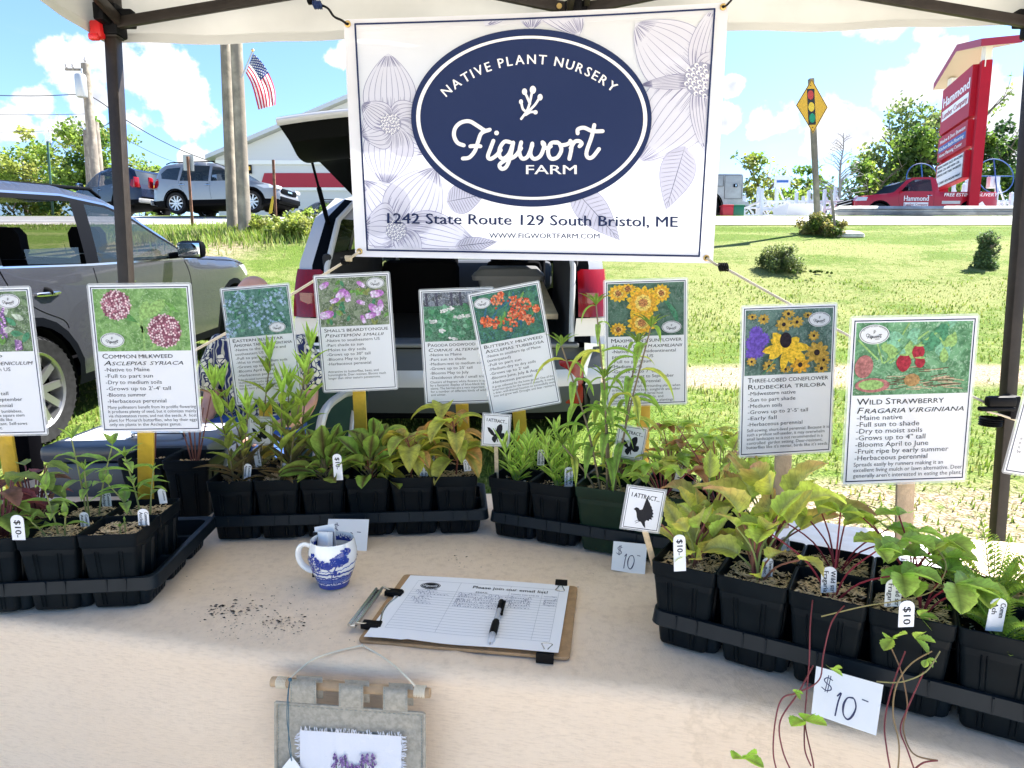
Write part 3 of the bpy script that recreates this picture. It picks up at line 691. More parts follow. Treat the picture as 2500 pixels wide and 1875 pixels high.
# ================================================================ TRAYS AND POTS
PP=.0925
POTM=mat('pot_plastic',(.0018,.004,.0062),.45,spec=.14,var2=(.004,.007,.0095),vs=30.); TRAYM=mat('tray_plastic',(.003,.0075,.012),.42,spec=.2,var2=(.006,.011,.016),vs=22.); GREENP=mat('green_pot_plastic',(.007,.024,.014),.36,spec=.3,var=.2,vs=12.)
def rsq(h,r,n=4):
    o=[]
    for cx,cy,a in ((1,1,0),(-1,1,90),(-1,-1,180),(1,-1,270)):
        for i in range(n+1):
            t=R(a+90*i/n); o.append((cx*(h-r)+r*math.cos(t),cy*(h-r)+r*math.sin(t)))
    return o
def pot_mesh(half,hh,m,ribs=True):
    b=MB(); k=half/.046; L=[]
    for h,z,r in ((.001,0,.0005),(.033,0,.007),(.0345,.003,.008),(.0425,.104,.006),(.0435,.106,.006),(.0448,.108,.006),(.0458,.1255,.006),(.0462,.127,.006),(.0452,.1282,.006),(.0440,.127,.006),(.0425,.10,.006),(.0415,.093,.006)):
        L.append([(x,y,z*hh/.127) for x,y in rsq(h*k,r*k)])
    b.loft(L,m)
    if ribs:
        for a in range(4):
            M=Matrix.Rotation(R(90*a),4,'Z')
            for c in (-.45,.42):
                for q in (-.0028,.0028):
                    h0,h1=.0349*k,.0424*k; x0,x1=c*h0+q,c*h1+q; w=.0011
                    z0,z1=.006*hh/.127,.099*hh/.127
                    b.add([(x0-w,-h0+.0004,z0),(x0+w,-h0+.0004,z0),(x1+w,-h1+.0004,z1),(x1-w,-h1+.0004,z1),(x0,-h0-.0016,z0),(x1,-h1-.0016,z1)],[(0,4,5,3),(4,1,2,5),(3,5,2),(0,1,4)],m,M)
    return b.mesh('pot')
HULL=mat('rice_hulls',attr=True,rough=.9,spec=.15); SOIL=mat('potting_soil',(.035,.024,.018),.95,spec=.1,var=.5,vs=300.,bump=.8,bs=500)
def mulch_mesh(half,z,kind,seed):
    r=random.Random(seed); b=MB(); k=half/.046*.0405
    b.grid(lambda s,q:V(((s-.5)*2*k,(q-.5)*2*k,z-.006+.004*noise.noise(V((s*5+seed,q*5,0))))),10,10,SOIL)
    n={'hull':520,'soil':80,'mix':200}[kind]
    for i in range(n):
        x,y=r.uniform(-k,k)*.98,r.uniform(-k,k)*.98; a=r.uniform(0,6.28); t=r.uniform(-.5,.5); l=r.uniform(.003,.0062); w=l*.24
        zz=z-.004+.008*(noise.noise(V((x*60,y*60,seed)))+.35)+r.uniform(0,.004)
        if kind=='soil': c=r.choice([(.7,.68,.62),(.03,.02,.015),(.45,.33,.2)]); l*=.6; w=l*.5
        else: q=r.uniform(.6,1.15); c=(.80*q,.60*q,.36*q)
        d=V((math.cos(a)*l,math.sin(a)*l,t*l)); e=V((-math.sin(a)*w,math.cos(a)*w,r.uniform(-.3,.5)*w)); p=V((x,y,zz))
        b.add([p-d,p+e-d*.3,p+d,p-e-d*.3,p+V((0,0,w*.8))],[(0,1,4),(1,2,4),(2,3,4),(3,0,4)],HULL,col=c)
    return b.mesh('mulch',smooth=False)
POT=pot_mesh(.046,.127,POTM); GPOT=pot_mesh(.053,.132,GREENP,False); BPOT=pot_mesh(.053,.136,POTM)
MUL={('hull',i):mulch_mesh(.046,.115,'hull',i) for i in range(3)}; MUL[('soil',0)]=mulch_mesh(.046,.106,'soil',4); MUL[('mix',0)]=mulch_mesh(.046,.109,'mix',5)
GMUL=mulch_mesh(.053,.112,'hull',9); BMUL=mulch_mesh(.053,.115,'hull',10)
class Tray:
    def __init__(s,p,ang,nx,ny): s.p=V((*p,TZ)); s.a=R(ang); s.nx=nx; s.ny=ny; s.X=V((math.cos(s.a),math.sin(s.a),0)); s.Yd=V((-math.sin(s.a),math.cos(s.a),0))
    def at(s,i,j,dz=.006): return s.p+s.X*(PP*(i+.5)-.012)+s.Yd*(PP*(j+.5)-.012)+V((0,0,dz))
def tray_mesh(nx,ny):
    b=MB()
    for i in range(nx):
        for j in range(ny):
            c=((i+.5)*PP-.012,(j+.5)*PP-.012); R_=[]
            for h,z in ((.001,.0015),(.031,.0015),(.0335,0.0005),(.0355,.004),(.0405,.040),(.0435,.052),(.0462,.054)): R_.append([(c[0]+x,c[1]+y,z) for x,y in rsq(h,min(.009,h*.4),3)])
            b.loft(R_,TRAYM)
            for a in range(4):
                M=Matrix.Translation((*c,0))@Matrix.Rotation(R(90*a),4,'Z')
                for q in (-.022,-.011,0,.011,.022): b.add([(q-.0012,-.0358,.006),(q+.0012,-.0358,.006),(q+.0012,-.0406,.04),(q-.0012,-.0406,.04),(q,-.0375,.006),(q,-.042,.04)],[(0,4,5,3),(4,1,2,5)],TRAYM,M)
    x0,y0,x1,y1=-.012,-.012,nx*PP-.012,ny*PP-.012
    def rr(o,z,r=.016):
        P=[]
        for cx,cy,a in ((x1+o-r,y1+o-r,0),(x0-o+r,y1+o-r,90),(x0-o+r,y0-o+r,180),(x1+o-r,y0-o+r,270)):
            for i in range(5): t=R(a+90*i/4); P.append((cx+r*math.cos(t),cy+r*math.sin(t),z))
        return P
    b.loft([rr(-.004,.054),rr(.002,.0565),rr(.006,.0575),rr(.009,.056),rr(.0115,.036),rr(.0105,.0345),rr(.004,.036)],TRAYM)
    # stiffening nibs on the rim
    for i in range(nx):
        for q in (.3,.62):
            x=(i+q)*PP-.012
            for yy,s in ((y0-.0105,-1),(y1+.0105,1)): b.box((x,yy,.0455),(.0022,.0025,.020),TRAYM)
    return b
TA=Tray((-.592-6*PP*math.cos(R(6)),1.02-6*PP*math.sin(R(6))),6,6,3); TB=Tray((-.614,1.307),4.5,6,2); TC=Tray((-.036,1.337),-24,5,2); TD=Tray((.217,.907),-31,6,2)
for tr,l in ((TA,'black pocket tray at the left with milkweed pots and empty back pockets'),(TB,'black pocket tray of six front pots behind the blue and white mug'),(TC,'black pocket tray with two green pots behind the middle price card'),(TD,'black pocket tray at the front right under trailing strawberry runners')):
    o=tray_mesh(tr.nx,tr.ny).build('nursery_tray'); o.location=tr.p+V((tr.X+tr.Yd)*.012)+V((0,0,.002)); o.rotation_euler=(0,0,tr.a); tag(o,l,'nursery tray','black nursery trays on the table')
# ---------------------------------------------------------------- plants
LF=mat('leaf',leafy=True,attr=True,rough=.45,spec=.3,trans=.5,var=.28,vs=55.); ST=mat('stem',attr=True,rough=.6,spec=.3)
LF2=LF
def prof(kind,t):
    if kind=='lance': return math.sin(math.pi*min(1,t**.75))**.9*(1-.25*t)
    if kind=='ovate': return math.sin(math.pi*min(1,t**.62))**.8
    if kind=='obov': return math.sin(math.pi*t**1.25)**.75
    if kind=='narrow': return (4*t*(1-t))**.5*.9+.05*(1-t)
    return math.sin(math.pi*t)
def leaf(b,p,d,L,W,c0,c1,kind='lance',droop=.5,fold=.25,n=6,roll=0.,ser=0.,r=rnd,mid=None,curl=0.):
    p,d=V(p),V(d).normalized(); side=d.cross(V((0,0,1)))
    side=side.normalized() if side.length>.05 else V((1,0,0)); 
    if roll: side=Matrix.Rotation(roll,3,d)@side
    vs=[];cs=[]; cur=p.copy(); dd=d.copy(); mid=mid or tuple(.72*x for x in c0)
    for i in range(n+1):
        t=i/n; w=W*prof(kind,t)*.5; 
        if i==n: w=0.0004
        if ser: w*=1+(ser if i%2 else -ser)
        nrm=side.cross(dd).normalized(); c=tuple(c0[k]+(c1[k]-c0[k])*t for k in range(3))
        e=nrm*(w*fold*2)
        wv=nrm*(curl*W*math.sin(t*9+p.x*50))
        vs+=[cur-side*w+e+wv,cur-side*w*.5+e*.35,cur,cur+side*w*.5+e*.35,cur+side*w+e-wv]; ce=tuple(x*1.08 for x in c); a_=t+.3; cs+=[(*ce,a_-.26),(*c,a_-.13),(*mid,a_),(*c,a_-.13),(*ce,a_-.26)]
        dd=(dd-V((0,0,droop/n*1.6))).normalized(); cur=cur+dd*(L/n)
    fs=[(i*5+k,i*5+k+1,i*5+k+6,i*5+k+5) for i in range(n) for k in range(4)]
    b.add(vs,fs,LF,col=cs)
def mixc(a,b,t): return tuple(a[i]+(b[i]-a[i])*t for i in range(3))
def jit(c,r,a=.15): k=1.95*r.uniform(1-a,1+a); return (c[0]*k*r.uniform(.93,1.07),c[1]*k,c[2]*k)
def stem(b,pts,r0,r1,c): 
    P=crom([tuple(p) for p in pts],4) if len(pts)>2 else pts
    n=len(P); b.tube(P,[r0+(r1-r0)*i/(n-1) for i in range(n)],ST,6,col=c); return [V(p) for p in P]
def cyl(a,el): return V((math.cos(a)*math.cos(el),math.sin(a)*math.cos(el),math.sin(el)))
def g_milkweed(S,Lf,r,h=.11,n=3,o=(0,0),lean=(0,0),sc=1.):
    P=stem(S,[(o[0],o[1],.105),(o[0]+lean[0]*.4,o[1]+lean[1]*.4,.105+h*.5),(o[0]+lean[0],o[1]+lean[1],.105+h)],.0017,.0011,[(.20,.12,.07)]*4+[(.25,.33,.10)]*20 if False else (.24,.26,.09))
    a=r.uniform(0,3.14)
    for k in range(n):
        q=P[int((len(P)-1)*(.38+.62*(k+1)/n)) if k<n-1 else -1]; L=(.052 if k<n-1 else .036)*sc*r.uniform(.85,1.15)
        for s in (0,math.pi): leaf(Lf,q,cyl(a+s+r.uniform(-.2,.2),r.uniform(.25,.7) if k<n-1 else 1.0),L,L*.36,jit((.16,.27,.05),r),jit((.22,.32,.07),r),'lance',r.uniform(.3,.8),.2,mid=(.30,.38,.14),r=r)
        a+=1.5
    for s in range(2): leaf(Lf,P[-1],cyl(a+s*3.14,1.2),.02*sc,.006,(.24,.36,.08),(.28,.4,.1),'lance',.1,r=r)
def g_amsonia(S,Lf,r,h=.24,o=(0,0),lean=(0,0),brown=.5):
    P=stem(S,[(o[0],o[1],.10),(o[0]+lean[0]*.3,o[1]+lean[1]*.3,.10+h*.4),(o[0]+lean[0],o[1]+lean[1],.10+h)],.0021,.0012,(.16,.13,.06))
    n=int(h*84); a=r.uniform(0,6)
    for k in range(n):
        t=(k+2)/(n+2); q=P[min(len(P)-1,int(t*(len(P)-1)))]; a+=2.4
        dk=mixc((.16,.23,.035),(.085,.06,.03),min(1,max(0,(.80-t)*3.4*brown+r.uniform(-.25,.25))))
        L=r.uniform(.055,.085)*(1-.30*(t>.85)); leaf(Lf,q,cyl(a,r.uniform(.35,.75)+t*.5),L,L*r.uniform(.23,.32),jit(dk,r),jit(mixc(dk,(.24,.32,.06),.5*(t>.5)),r),'lance',r.uniform(.0,.55),.3,r=r)
    for k in range(6): a+=1.05; leaf(Lf,P[-1],cyl(a,1.15+r.uniform(-.15,.15)),r.uniform(.045,.07),.013,jit((.20,.30,.05),r),jit((.25,.37,.07),r),'lance',0,.35,r=r)
def g_penstemon(S,Lf,r,n=20,o=(0,0)):
    for k in range(n):
        a=k*2.4+r.uniform(-.3,.3); el=1.3-.80*(k/n)**.8+r.uniform(-.25,.2); L=r.uniform(.042,.086)
        g=mixc((.10,.18,.03),(.13,.10,.035),r.random()*.55)
        b=V((o[0],o[1],.105+.035*(1-k/n))); s=b+cyl(a,el)*.025; S.tube([b,s],.0014,ST,5,col=(.18,.14,.07))
        leaf(Lf,s,cyl(a,el),L,L*r.uniform(.45,.58),jit(g,r,.25),jit(mixc(g,(.20,.28,.05),.3),r,.2),'obov',r.uniform(.1,.75),.2,8,roll=r.uniform(-.9,.9),ser=.03,r=r,mid=(.10,.06,.035),curl=.05)
def g_dogwood(S,Lf,r,h=.10,o=(0,0),n=16):
    P=stem(S,[(o[0],o[1],.10),(o[0]+.006,o[1],.10+h*.5),(o[0]-.004,o[1],.10+h)],.0022,.0012,(.20,.06,.04))
    for k in range(n):
        t=.35+.65*(k+1)/n; q=P[min(len(P)-1,int(t*(len(P)-1)))]; a=k*1.571+(k//2)*.8+r.uniform(-.3,.3); el=r.uniform(.15,.9)
        s=q+cyl(a,el)*.018; S.tube([q,s],.0008,ST,4,col=(.28,.10,.06)); L=r.uniform(.05,.085)
        c=r.choice([(.26,.30,.05),(.30,.32,.06),(.22,.28,.05),(.30,.17,.06),(.32,.24,.06)]); leaf(Lf,s,cyl(a,el),L,L*r.uniform(.5,.62),jit(c,r),jit(mixc(c,(.25,.12,.05),r.random()*.5),r),'ovate',r.uniform(.6,1.5),.22,7,r=r,mid=(.34,.36,.10),curl=.02)
def g_asclepias(S,Lf,r,h=.12,o=(0,0),n=3):
    for s in range(n):
        a=s*2.1+r.uniform(-.4,.4); l=cyl(a,1.2)*h*r.uniform(.75,1.05); P=stem(S,[(o[0],o[1],.10),V((o[0],o[1],.10))+l*.5+V((0,0,.005)),V((o[0],o[1],.10))+l],.0016,.001,(.25,.30,.10))
        for k in range(20):
            t=.2+.8*k/20; q=P[min(len(P)-1,int(t*(len(P)-1)))]; L=r.uniform(.035,.055); leaf(Lf,q,cyl(k*2.4,.55+.6*t),L,L*.19,jit((.20,.30,.05),r),jit((.27,.37,.08),r),'narrow',r.uniform(-.1,.3),.25,5,r=r,mid=(.3,.38,.12))
def g_sunflower(S,Lf,r,h,o,lean,n=None):
    z0=.105; P=stem(S,[(o[0],o[1],z0),(o[0]+lean[0]*.35,o[1]+lean[1]*.35,z0+h*.45),(o[0]+lean[0],o[1]+lean[1],z0+h)],.0026,.0014,(.20,.15,.09))
    n=n or int(h*42)
    for k in range(n):
        t=.28+.72*(k+1)/n; q=P[min(len(P)-1,int(t*(len(P)-1)))]; L=r.uniform(.07,.10)*(1.1-.45*(t>.9))
        c=(.14,.24,.045) if r.random()<.85 else (.36,.36,.07); leaf(Lf,q,cyl(k*2.5+r.uniform(-.3,.3),r.uniform(.35,.7)),L,L*.20,jit(c,r),jit(mixc(c,(.2,.3,.06),.5),r),'lance',r.uniform(.9,1.9),.3,8,r=r,mid=(.24,.34,.09))
    for k in range(5): leaf(Lf,P[-1],cyl(k*1.25,.95),.045,.009,(.17,.28,.05),(.2,.32,.06),'lance',.5,.3,r=r)
def g_rudbeckia(S,Lf,r,n=16,sc=1.,o=(0,0),yel=.5):
    for k in range(n):
        a=k*2.4+r.uniform(-.4,.4); el=1.38-.62*(k/n)+r.uniform(-.15,.15); pl=r.uniform(.035,.10)*sc; b=V((o[0]+r.uniform(-.006,.006),o[1]+r.uniform(-.006,.006),.10)); m=b+cyl(a,min(1.5,el+.25))*pl*.6; s=m+cyl(a,el-.15)*pl*.5
        stem(S,[b,m,s],.0017,.0012,r.choice([(.24,.10,.07),(.24,.28,.09),(.20,.06,.06)])); L=r.uniform(.038,.060)*sc
        c=mixc((.15,.25,.045),(.40,.41,.08),r.random()*yel*1.8); c2=c if r.random()<.3 else mixc(c,(.26,.11,.08),r.uniform(.4,1.))
        leaf(Lf,s,cyl(a,el-.2),L,L*r.uniform(.52,.68),jit(c,r),jit(c2,r),'ovate',r.uniform(-.3,1.1),.3,12,roll=r.uniform(-.9,.9),ser=.07,r=r,mid=(.42,.45,.18),curl=.06)
def g_zizia(S,Lf,r,n=14,h=.12,o=(0,0)):
    for k in range(n):
        a=k*2.4+r.uniform(-.5,.5); el=r.uniform(.75,1.35); l=h*r.uniform(.5,1.1); b=V((o[0],o[1],.105)); s=b+cyl(a,el)*l
        stem(S,[b,b+cyl(a,el+.12)*l*.5,s],.0013,.0008,(.26,.05,.07) if k%3 else (.28,.22,.10))
        c=r.choice([(.18,.27,.05),(.24,.33,.06),(.24,.12,.06),(.28,.30,.07)])
        for q in (-.9,0,.9):
            L=r.uniform(.028,.046); leaf(Lf,s,cyl(a+q,el*.35),L,L*.62,jit(c,r),jit(c,r),'ovate',r.uniform(.3,1.),.2,6,ser=.05,r=r)
def trifol(S,Lf,r,s,a,el,L,c):
    for q in (-1.15,0,1.15): leaf(Lf,s,cyl(a+q,el*.7 if q else el),L*r.uniform(.9,1.1),L*.74,jit(c,r,.1),jit(mixc(c,(.30,.36,.08),.4),r),'obov',r.uniform(.2,.7),.3,12,ser=.07,r=r,mid=(.22,.30,.07))
def g_strawberry(S,Lf,r,n=5,o=(0,0),h=.09):
    for k in range(n):
        a=k*1.9+r.uniform(-.5,.5); el=r.uniform(.7,1.3); l=h*r.uniform(.6,1.15); b=V((o[0],o[1],.10)); s=b+cyl(a,el)*l; stem(S,[b,b+cyl(a,el+.2)*l*.5,s],.0014,.0010,(.22,.02,.035)); trifol(S,Lf,r,s,a,r.uniform(.1,.5),r.uniform(.030,.046),r.choice([(.15,.26,.05),(.20,.30,.06),(.24,.31,.05)]))
def g_yarrow(S,Lf,r,n=12,h=.12,o=(0,0)):
    for k in range(n):
        a=k*2.4; el=r.uniform(.6,1.4); L=h*r.uniform(.6,1.1); b=V((o[0],o[1],.10)); P=[b+cyl(a,el)*L*t-V((0,0,.035*t*t)) for t in (0,.25,.5,.75,1)]; P=stem(S,P,.0009,.0005,(.24,.36,.09)); m=len(P)
        for i in range(3,m):
            t=i/m; wl=.0135*math.sin(math.pi*min(1,t*.9+.08))
            for s in (-1,1):
                for q in (.4,.9):
                    d=V((-math.sin(a)*s,math.cos(a)*s,.35)); leaf(Lf,P[i],d+cyl(a,el)*q,wl,wl*.36,jit((.27,.37,.08),r),(.30,.42,.09),'narrow',0,.2,2,r=r)
def g_agastache(S,Lf,r,n=26,o=(0,0)):
    for k in range(n):
        a=k*2.4; h=.09*(1-k/n)+.02; b=V((o[0],o[1],.10)); s=b+V((math.cos(a)*.025,math.sin(a)*.025,h)); S.tube([b,s],.0012,ST,5,col=(.16,.05,.06)); L=r.uniform(.032,.05)
        c=r.choice([(.13,.035,.05),(.16,.05,.06),(.12,.06,.05),(.13,.19,.045)]) if k>4 else (.15,.20,.05)
        leaf(Lf,s,cyl(a,r.uniform(-.1,.6)),L,L*.72,jit(c,r,.25),jit(c,r,.2),'ovate',r.uniform(.3,1.),.2,8,ser=.06,r=r,curl=.03)
def g_bare(S,Lf,r,h=.16,o=(0,0),n=6):
    for k in range(n):
        l=cyl(k*2.4,1.42+r.uniform(-.12,.05))*h*r.uniform(.7,1.1); b=V((o[0]+.006*math.cos(k*2.4),o[1]+.006*math.sin(k*2.4),.115)); stem(S,[b,b+l*.5,b+l],.0019,.0012,(.20,.07,.05))
    for k in range(4): leaf(Lf,b+V((0,0,h)),cyl(k*1.6,.5),.06,.014,(.36,.20,.10),(.42,.25,.14),'lance',.8,r=r)
GROUP='nursery pots set in the trays'
def pot(name,label,loc,rz,gens,kind=('hull',0),pm=None,mm=None,seed=1,lc=None):
    t=thing(name,label,'potted plant',loc,rz,GROUP)
    for nm,me in (('pot',pm or POT),('mulch',mm or MUL[kind])):
        o=bpy.data.objects.new(nm,me); COL.objects.link(o); o.parent=t
    if gens:
        S,Lf=MB(),MB(); r=random.Random(seed)
        for g,kw in gens: g(S,Lf,r,**kw)
        if S.v: S.build('stems',t,local=True)
        if Lf.v: Lf.build('leaves',t,local=True)
    return t
def pots():
    A=lambda i,j:TA.at(i,j); j1=R(4)
    pot('milkweed_pot','milkweed pot with two thin sprouts at the right front corner of the left tray',A(5,0),TA.a,[(g_milkweed,dict(h=.022,n=1,o=(.004,-.008),sc=.35)),(g_milkweed,dict(h=.03,n=1,o=(.010,-.004),sc=.3))],('hull',1),seed=3)
    pot('milkweed_pot','milkweed pot with short green seedlings, second from the right in front of left tray',A(4,0),TA.a,[(g_milkweed,dict(h=.085,n=3,o=(-.006,.004),lean=(-.012,-.004))),(g_milkweed,dict(h=.045,n=2,o=(.008,-.006),lean=(.01,-.01),sc=.8)),(g_milkweed,dict(h=.04,n=2,o=(-.012,-.01),lean=(-.02,-.01),sc=.6))],('hull',0),seed=5)
    pot('agastache_pot','purple leaved young plant in a black pot at the left picture edge',A(3,0),TA.a,[(g_agastache,dict(n=30))],('hull',2),seed=6)
    pot('agastache_pot','dark leaved plant pot cut off by the left picture edge',A(2,0),TA.a,[(g_agastache,dict(n=18))],('hull',0),seed=7)
    pot('milkweed_pot','milkweed pot with tall bushy sprig beside yellow stake behind the front corner pot',A(5,1),TA.a,[(g_milkweed,dict(h=.12,n=5,o=(-.008,.002),lean=(-.01,-.02))),(g_milkweed,dict(h=.075,n=3,o=(-.012,-.012),lean=(-.03,-.02))),(g_milkweed,dict(h=.09,n=4,o=(.008,0),lean=(.012,.0),sc=.7))],('hull',2),seed=8)
    pot('milkweed_pot','milkweed pot with the tallest paired leaves in the second row of left tray',A(4,1),TA.a,[(g_milkweed,dict(h=.15,n=3,o=(-.006,0),lean=(-.014,0),sc=1.1)),(g_milkweed,dict(h=.135,n=3,o=(.01,.004),lean=(.03,.01),sc=1.1)),(g_milkweed,dict(h=.10,n=2,o=(0,-.006),lean=(.01,-.02)))],('hull',1),seed=9)
    pot('agastache_pot','purple and green plant pot in the second row by the left yellow stake',A(3,1),TA.a,[(g_agastache,dict(n=26))],('hull',0),seed=10)
    for k,(u,v,l) in enumerate(((352,1262,'big black pot with bare reddish stems behind yellow stake of the milkweed sign'),(460,1268,'big black pot with several bare red stems in front of the storage box'))):
        p=T(u,v); p.y+=.05; pot('stem_pot',l,(p.x,p.y,TZ+.002),R(2),[(g_bare,dict(n=3+4*k,h=.15+.02*k))],pm=BPOT,mm=BMUL,seed=20+k)
    B=lambda i,j:TB.at(i,j)
    pot('amsonia_pot','leggy bluestar plant in the leftmost front pot of the middle tray',B(0,0),TB.a,[(g_amsonia,dict(h=.21,o=(-.004,0),lean=(-.03,.0))),(g_amsonia,dict(h=.16,o=(.01,.004),lean=(.02,0),brown=.8))],('mix',0),seed=31)
    pot('amsonia_pot','bluestar plant with brown lower leaves in second front pot of middle tray',B(1,0),TB.a,[(g_amsonia,dict(h=.20,o=(0,0),lean=(.01,0),brown=.9)),(g_amsonia,dict(h=.24,o=(.012,.008),lean=(.045,.0)))],('hull',1),seed=32)
    pot('penstemon_pot','broad leaved beardtongue plant behind the white ten dollar tag in middle tray',B(2,0),TB.a,[(g_penstemon,dict(n=24))],('soil',0),seed=33)
    pot('penstemon_pot','broad leaved beardtongue with bronze tinted leaves, fourth front pot of middle tray',B(3,0),TB.a,[(g_penstemon,dict(n=20)),(g_dogwood,dict(h=.05,n=5))],('mix',0),seed=34)
    pot('dogwood_pot','yellow green dogwood seedling in the fifth front pot of middle tray',B(4,0),TB.a,[(g_dogwood,dict(h=.10,n=17,o=(-.008,.01)))],('mix',0),seed=35)
    pot('dogwood_pot','dogwood seedling with drooping yellowish leaves in right front pot of middle tray',B(5,0),TB.a,[(g_dogwood,dict(h=.135,n=19,o=(-.002,.004)))],('hull',2),seed=36)
    pot('amsonia_pot','tall bluestar plant in the left back pot of the middle tray',B(0,1),TB.a,[(g_amsonia,dict(h=.26,o=(.02,0),lean=(.035,0))),(g_amsonia,dict(h=.20,lean=(-.05,0)))],('hull',0),seed=37)
    pot('amsonia_pot','tallest green topped bluestar plant in the second back pot of middle tray',B(1,1),TB.a,[(g_amsonia,dict(h=.285,o=(.015,0),lean=(.04,-.01))),(g_amsonia,dict(h=.20,o=(-.01,0),lean=(.01,.0),brown=1.))],('hull',1),seed=38)
    pot('penstemon_pot','beardtongue plant rising behind its front neighbour at base of yellow stake',B(2,1),TB.a,[(g_penstemon,dict(n=18))],('hull',1),seed=39)
    pot('penstemon_pot','beardtongue plant in the back row left of the dogwoods',B(3,1),TB.a,[(g_penstemon,dict(n=18))],('hull',2),seed=40)
    pot('dogwood_pot','dogwood seedling in the back row with small folded leaves',B(4,1),TB.a,[(g_dogwood,dict(h=.09,n=10))],('mix',0),seed=41)
    pot('dogwood_pot','reddish topped dogwood seedling in the back right pot of middle tray',B(5,1),TB.a,[(g_dogwood,dict(h=.15,n=10,o=(-.02,0)))],('mix',0),seed=42)
    C=lambda i,j:TC.at(i,j)
    pot('butterfly_milkweed_pot','narrow leaved butterfly milkweed in the left front pot of back right tray',C(0,0),TC.a,[(g_asclepias,dict(h=.105,n=4,o=(-.002,.004)))],('soil',0),seed=51)
    pot('butterfly_milkweed_pot','slender butterfly milkweed in black pot left of the big green pot',C(1,0),TC.a,[(g_asclepias,dict(h=.10,n=3,o=(0,.006)))],('mix',0),seed=52)
    pot('butterfly_milkweed_pot','butterfly milkweed in back row behind the left front pot',C(0,1),TC.a,[(g_asclepias,dict(h=.09,n=2))],('soil',0),seed=53)
    pot('butterfly_milkweed_pot','butterfly milkweed with one upright shoot in second back pot of right tray',C(1,1),TC.a,[(g_asclepias,dict(h=.12,n=2,o=(-.03,0)))],('soil',0),seed=54)
    pot('sunflower_pot','tall drooping leaved sunflower plant in the large green pot',C(2.14,.05),TC.a,[(g_sunflower,dict(h=.30,o=(-.012,0),lean=(-.085,-.01))),(g_sunflower,dict(h=.38,o=(.004,.01),lean=(-.04,.01))),(g_sunflower,dict(h=.34,o=(.012,.006),lean=(.065,0))),(g_sunflower,dict(h=.24,o=(0,0),lean=(-.005,-.02))),(g_sunflower,dict(h=.10,o=(-.02,0),lean=(-.07,-.02),n=4))],pm=GPOT,mm=GMUL,seed=55)
    pot('zizia_pot','red stemmed leafy plant in the second green pot behind bird sign',C(3.32,.05),TC.a,[(g_zizia,dict(n=16,h=.12))],pm=GPOT,mm=GMUL,seed=56)
    pot('sunflower_pot','second tall sunflower plant in green pot behind the front green pot',C(2.14,1.12),TC.a,[(g_sunflower,dict(h=.30,o=(.0,0),lean=(.03,0))),(g_rudbeckia,dict(n=6,sc=.8))],pm=GPOT,mm=GMUL,seed=57)
    pot('zizia_pot','leafy plant with pinkish dying leaves in back right tray',C(3.32,1.1),TC.a,[(g_zizia,dict(n=14,h=.15)),(g_rudbeckia,dict(n=7,sc=.95,yel=.3))],('mix',0),seed=58)
    pot('zizia_pot','black pot of loose green plants at the right end of back tray',C(4.45,.1),TC.a,[(g_zizia,dict(n=14,h=.16)),(g_rudbeckia,dict(n=5,sc=.8,yel=.3))],('mix',0),seed=59)
    pot('zizia_pot','black pot in the back row under the coneflower sign',C(4.45,1.15),TC.a,[(g_zizia,dict(n=10,h=.15)),(g_rudbeckia,dict(n=6,sc=1.,yel=.3))],('mix',0),seed=60)
    D=lambda i,j:TD.at(i,j)
    pot('rudbeckia_pot','yellowing coneflower plant in the left front pot of right tray behind ten dollar tag',D(0,0),TD.a,[(g_rudbeckia,dict(n=20,sc=.85,o=(.004,.004)))],('hull',0),seed=61)
    pot('rudbeckia_pot','coneflower plant with large mottled leaves in second front pot of right tray',D(1,0),TD.a,[(g_rudbeckia,dict(n=16,sc=1.05))],('hull',1),seed=62)
    pot('strawberry_pot','wild strawberry with red leaf stalks in the third front pot of right tray',D(2,0),TD.a,[(g_strawberry,dict(n=4,h=.12,o=(.004,0)))],('hull',2),seed=64)
    pot('strawberry_pot','wild strawberry behind the black lettered ten dollar tag in right tray',D(3,0),TD.a,[(g_strawberry,dict(n=5,h=.075,o=(.01,.004)))],('hull',0),seed=65)
    pot('yarrow_pot','feathery yarrow seedling in the pot at the right picture edge',D(4,0),TD.a,[(g_yarrow,dict(n=16,h=.10))],('soil',0),seed=66)
    pot('yarrow_pot','yarrow pot mostly outside the right picture edge',D(5,0),TD.a,[(g_yarrow,dict(n=9,h=.09))],('soil',0),seed=67)
    pot('rudbeckia_pot','coneflower plant in the back left pot of the right tray',D(0,1),TD.a,[(g_rudbeckia,dict(n=13,sc=1.15))],('hull',1),seed=68)
    pot('rudbeckia_pot','coneflower plant at the foot of the pale wooden stake',D(1,1),TD.a,[(g_rudbeckia,dict(n=17,sc=1.35))],('hull',2),seed=69)
    pot('strawberry_pot','wild strawberry with big drooping leaves in third back pot of right tray',D(2,1),TD.a,[(g_strawberry,dict(n=6,h=.12))],('hull',0),seed=70)
    pot('strawberry_pot','dense wild strawberry below the strawberry sign stake',D(3,1),TD.a,[(g_strawberry,dict(n=9,h=.11))],('hull',1),seed=71)
    pot('yarrow_pot','feathery yarrow in the sun in the fifth back pot of right tray',D(4,1),TD.a,[(g_yarrow,dict(n=24,h=.15))],('hull',2),seed=72)
    pot('yarrow_pot','feathery yarrow in the last back pot of the right tray',D(5,1),TD.a,[(g_yarrow,dict(n=22,h=.12))],('hull',1),seed=73)
pots()
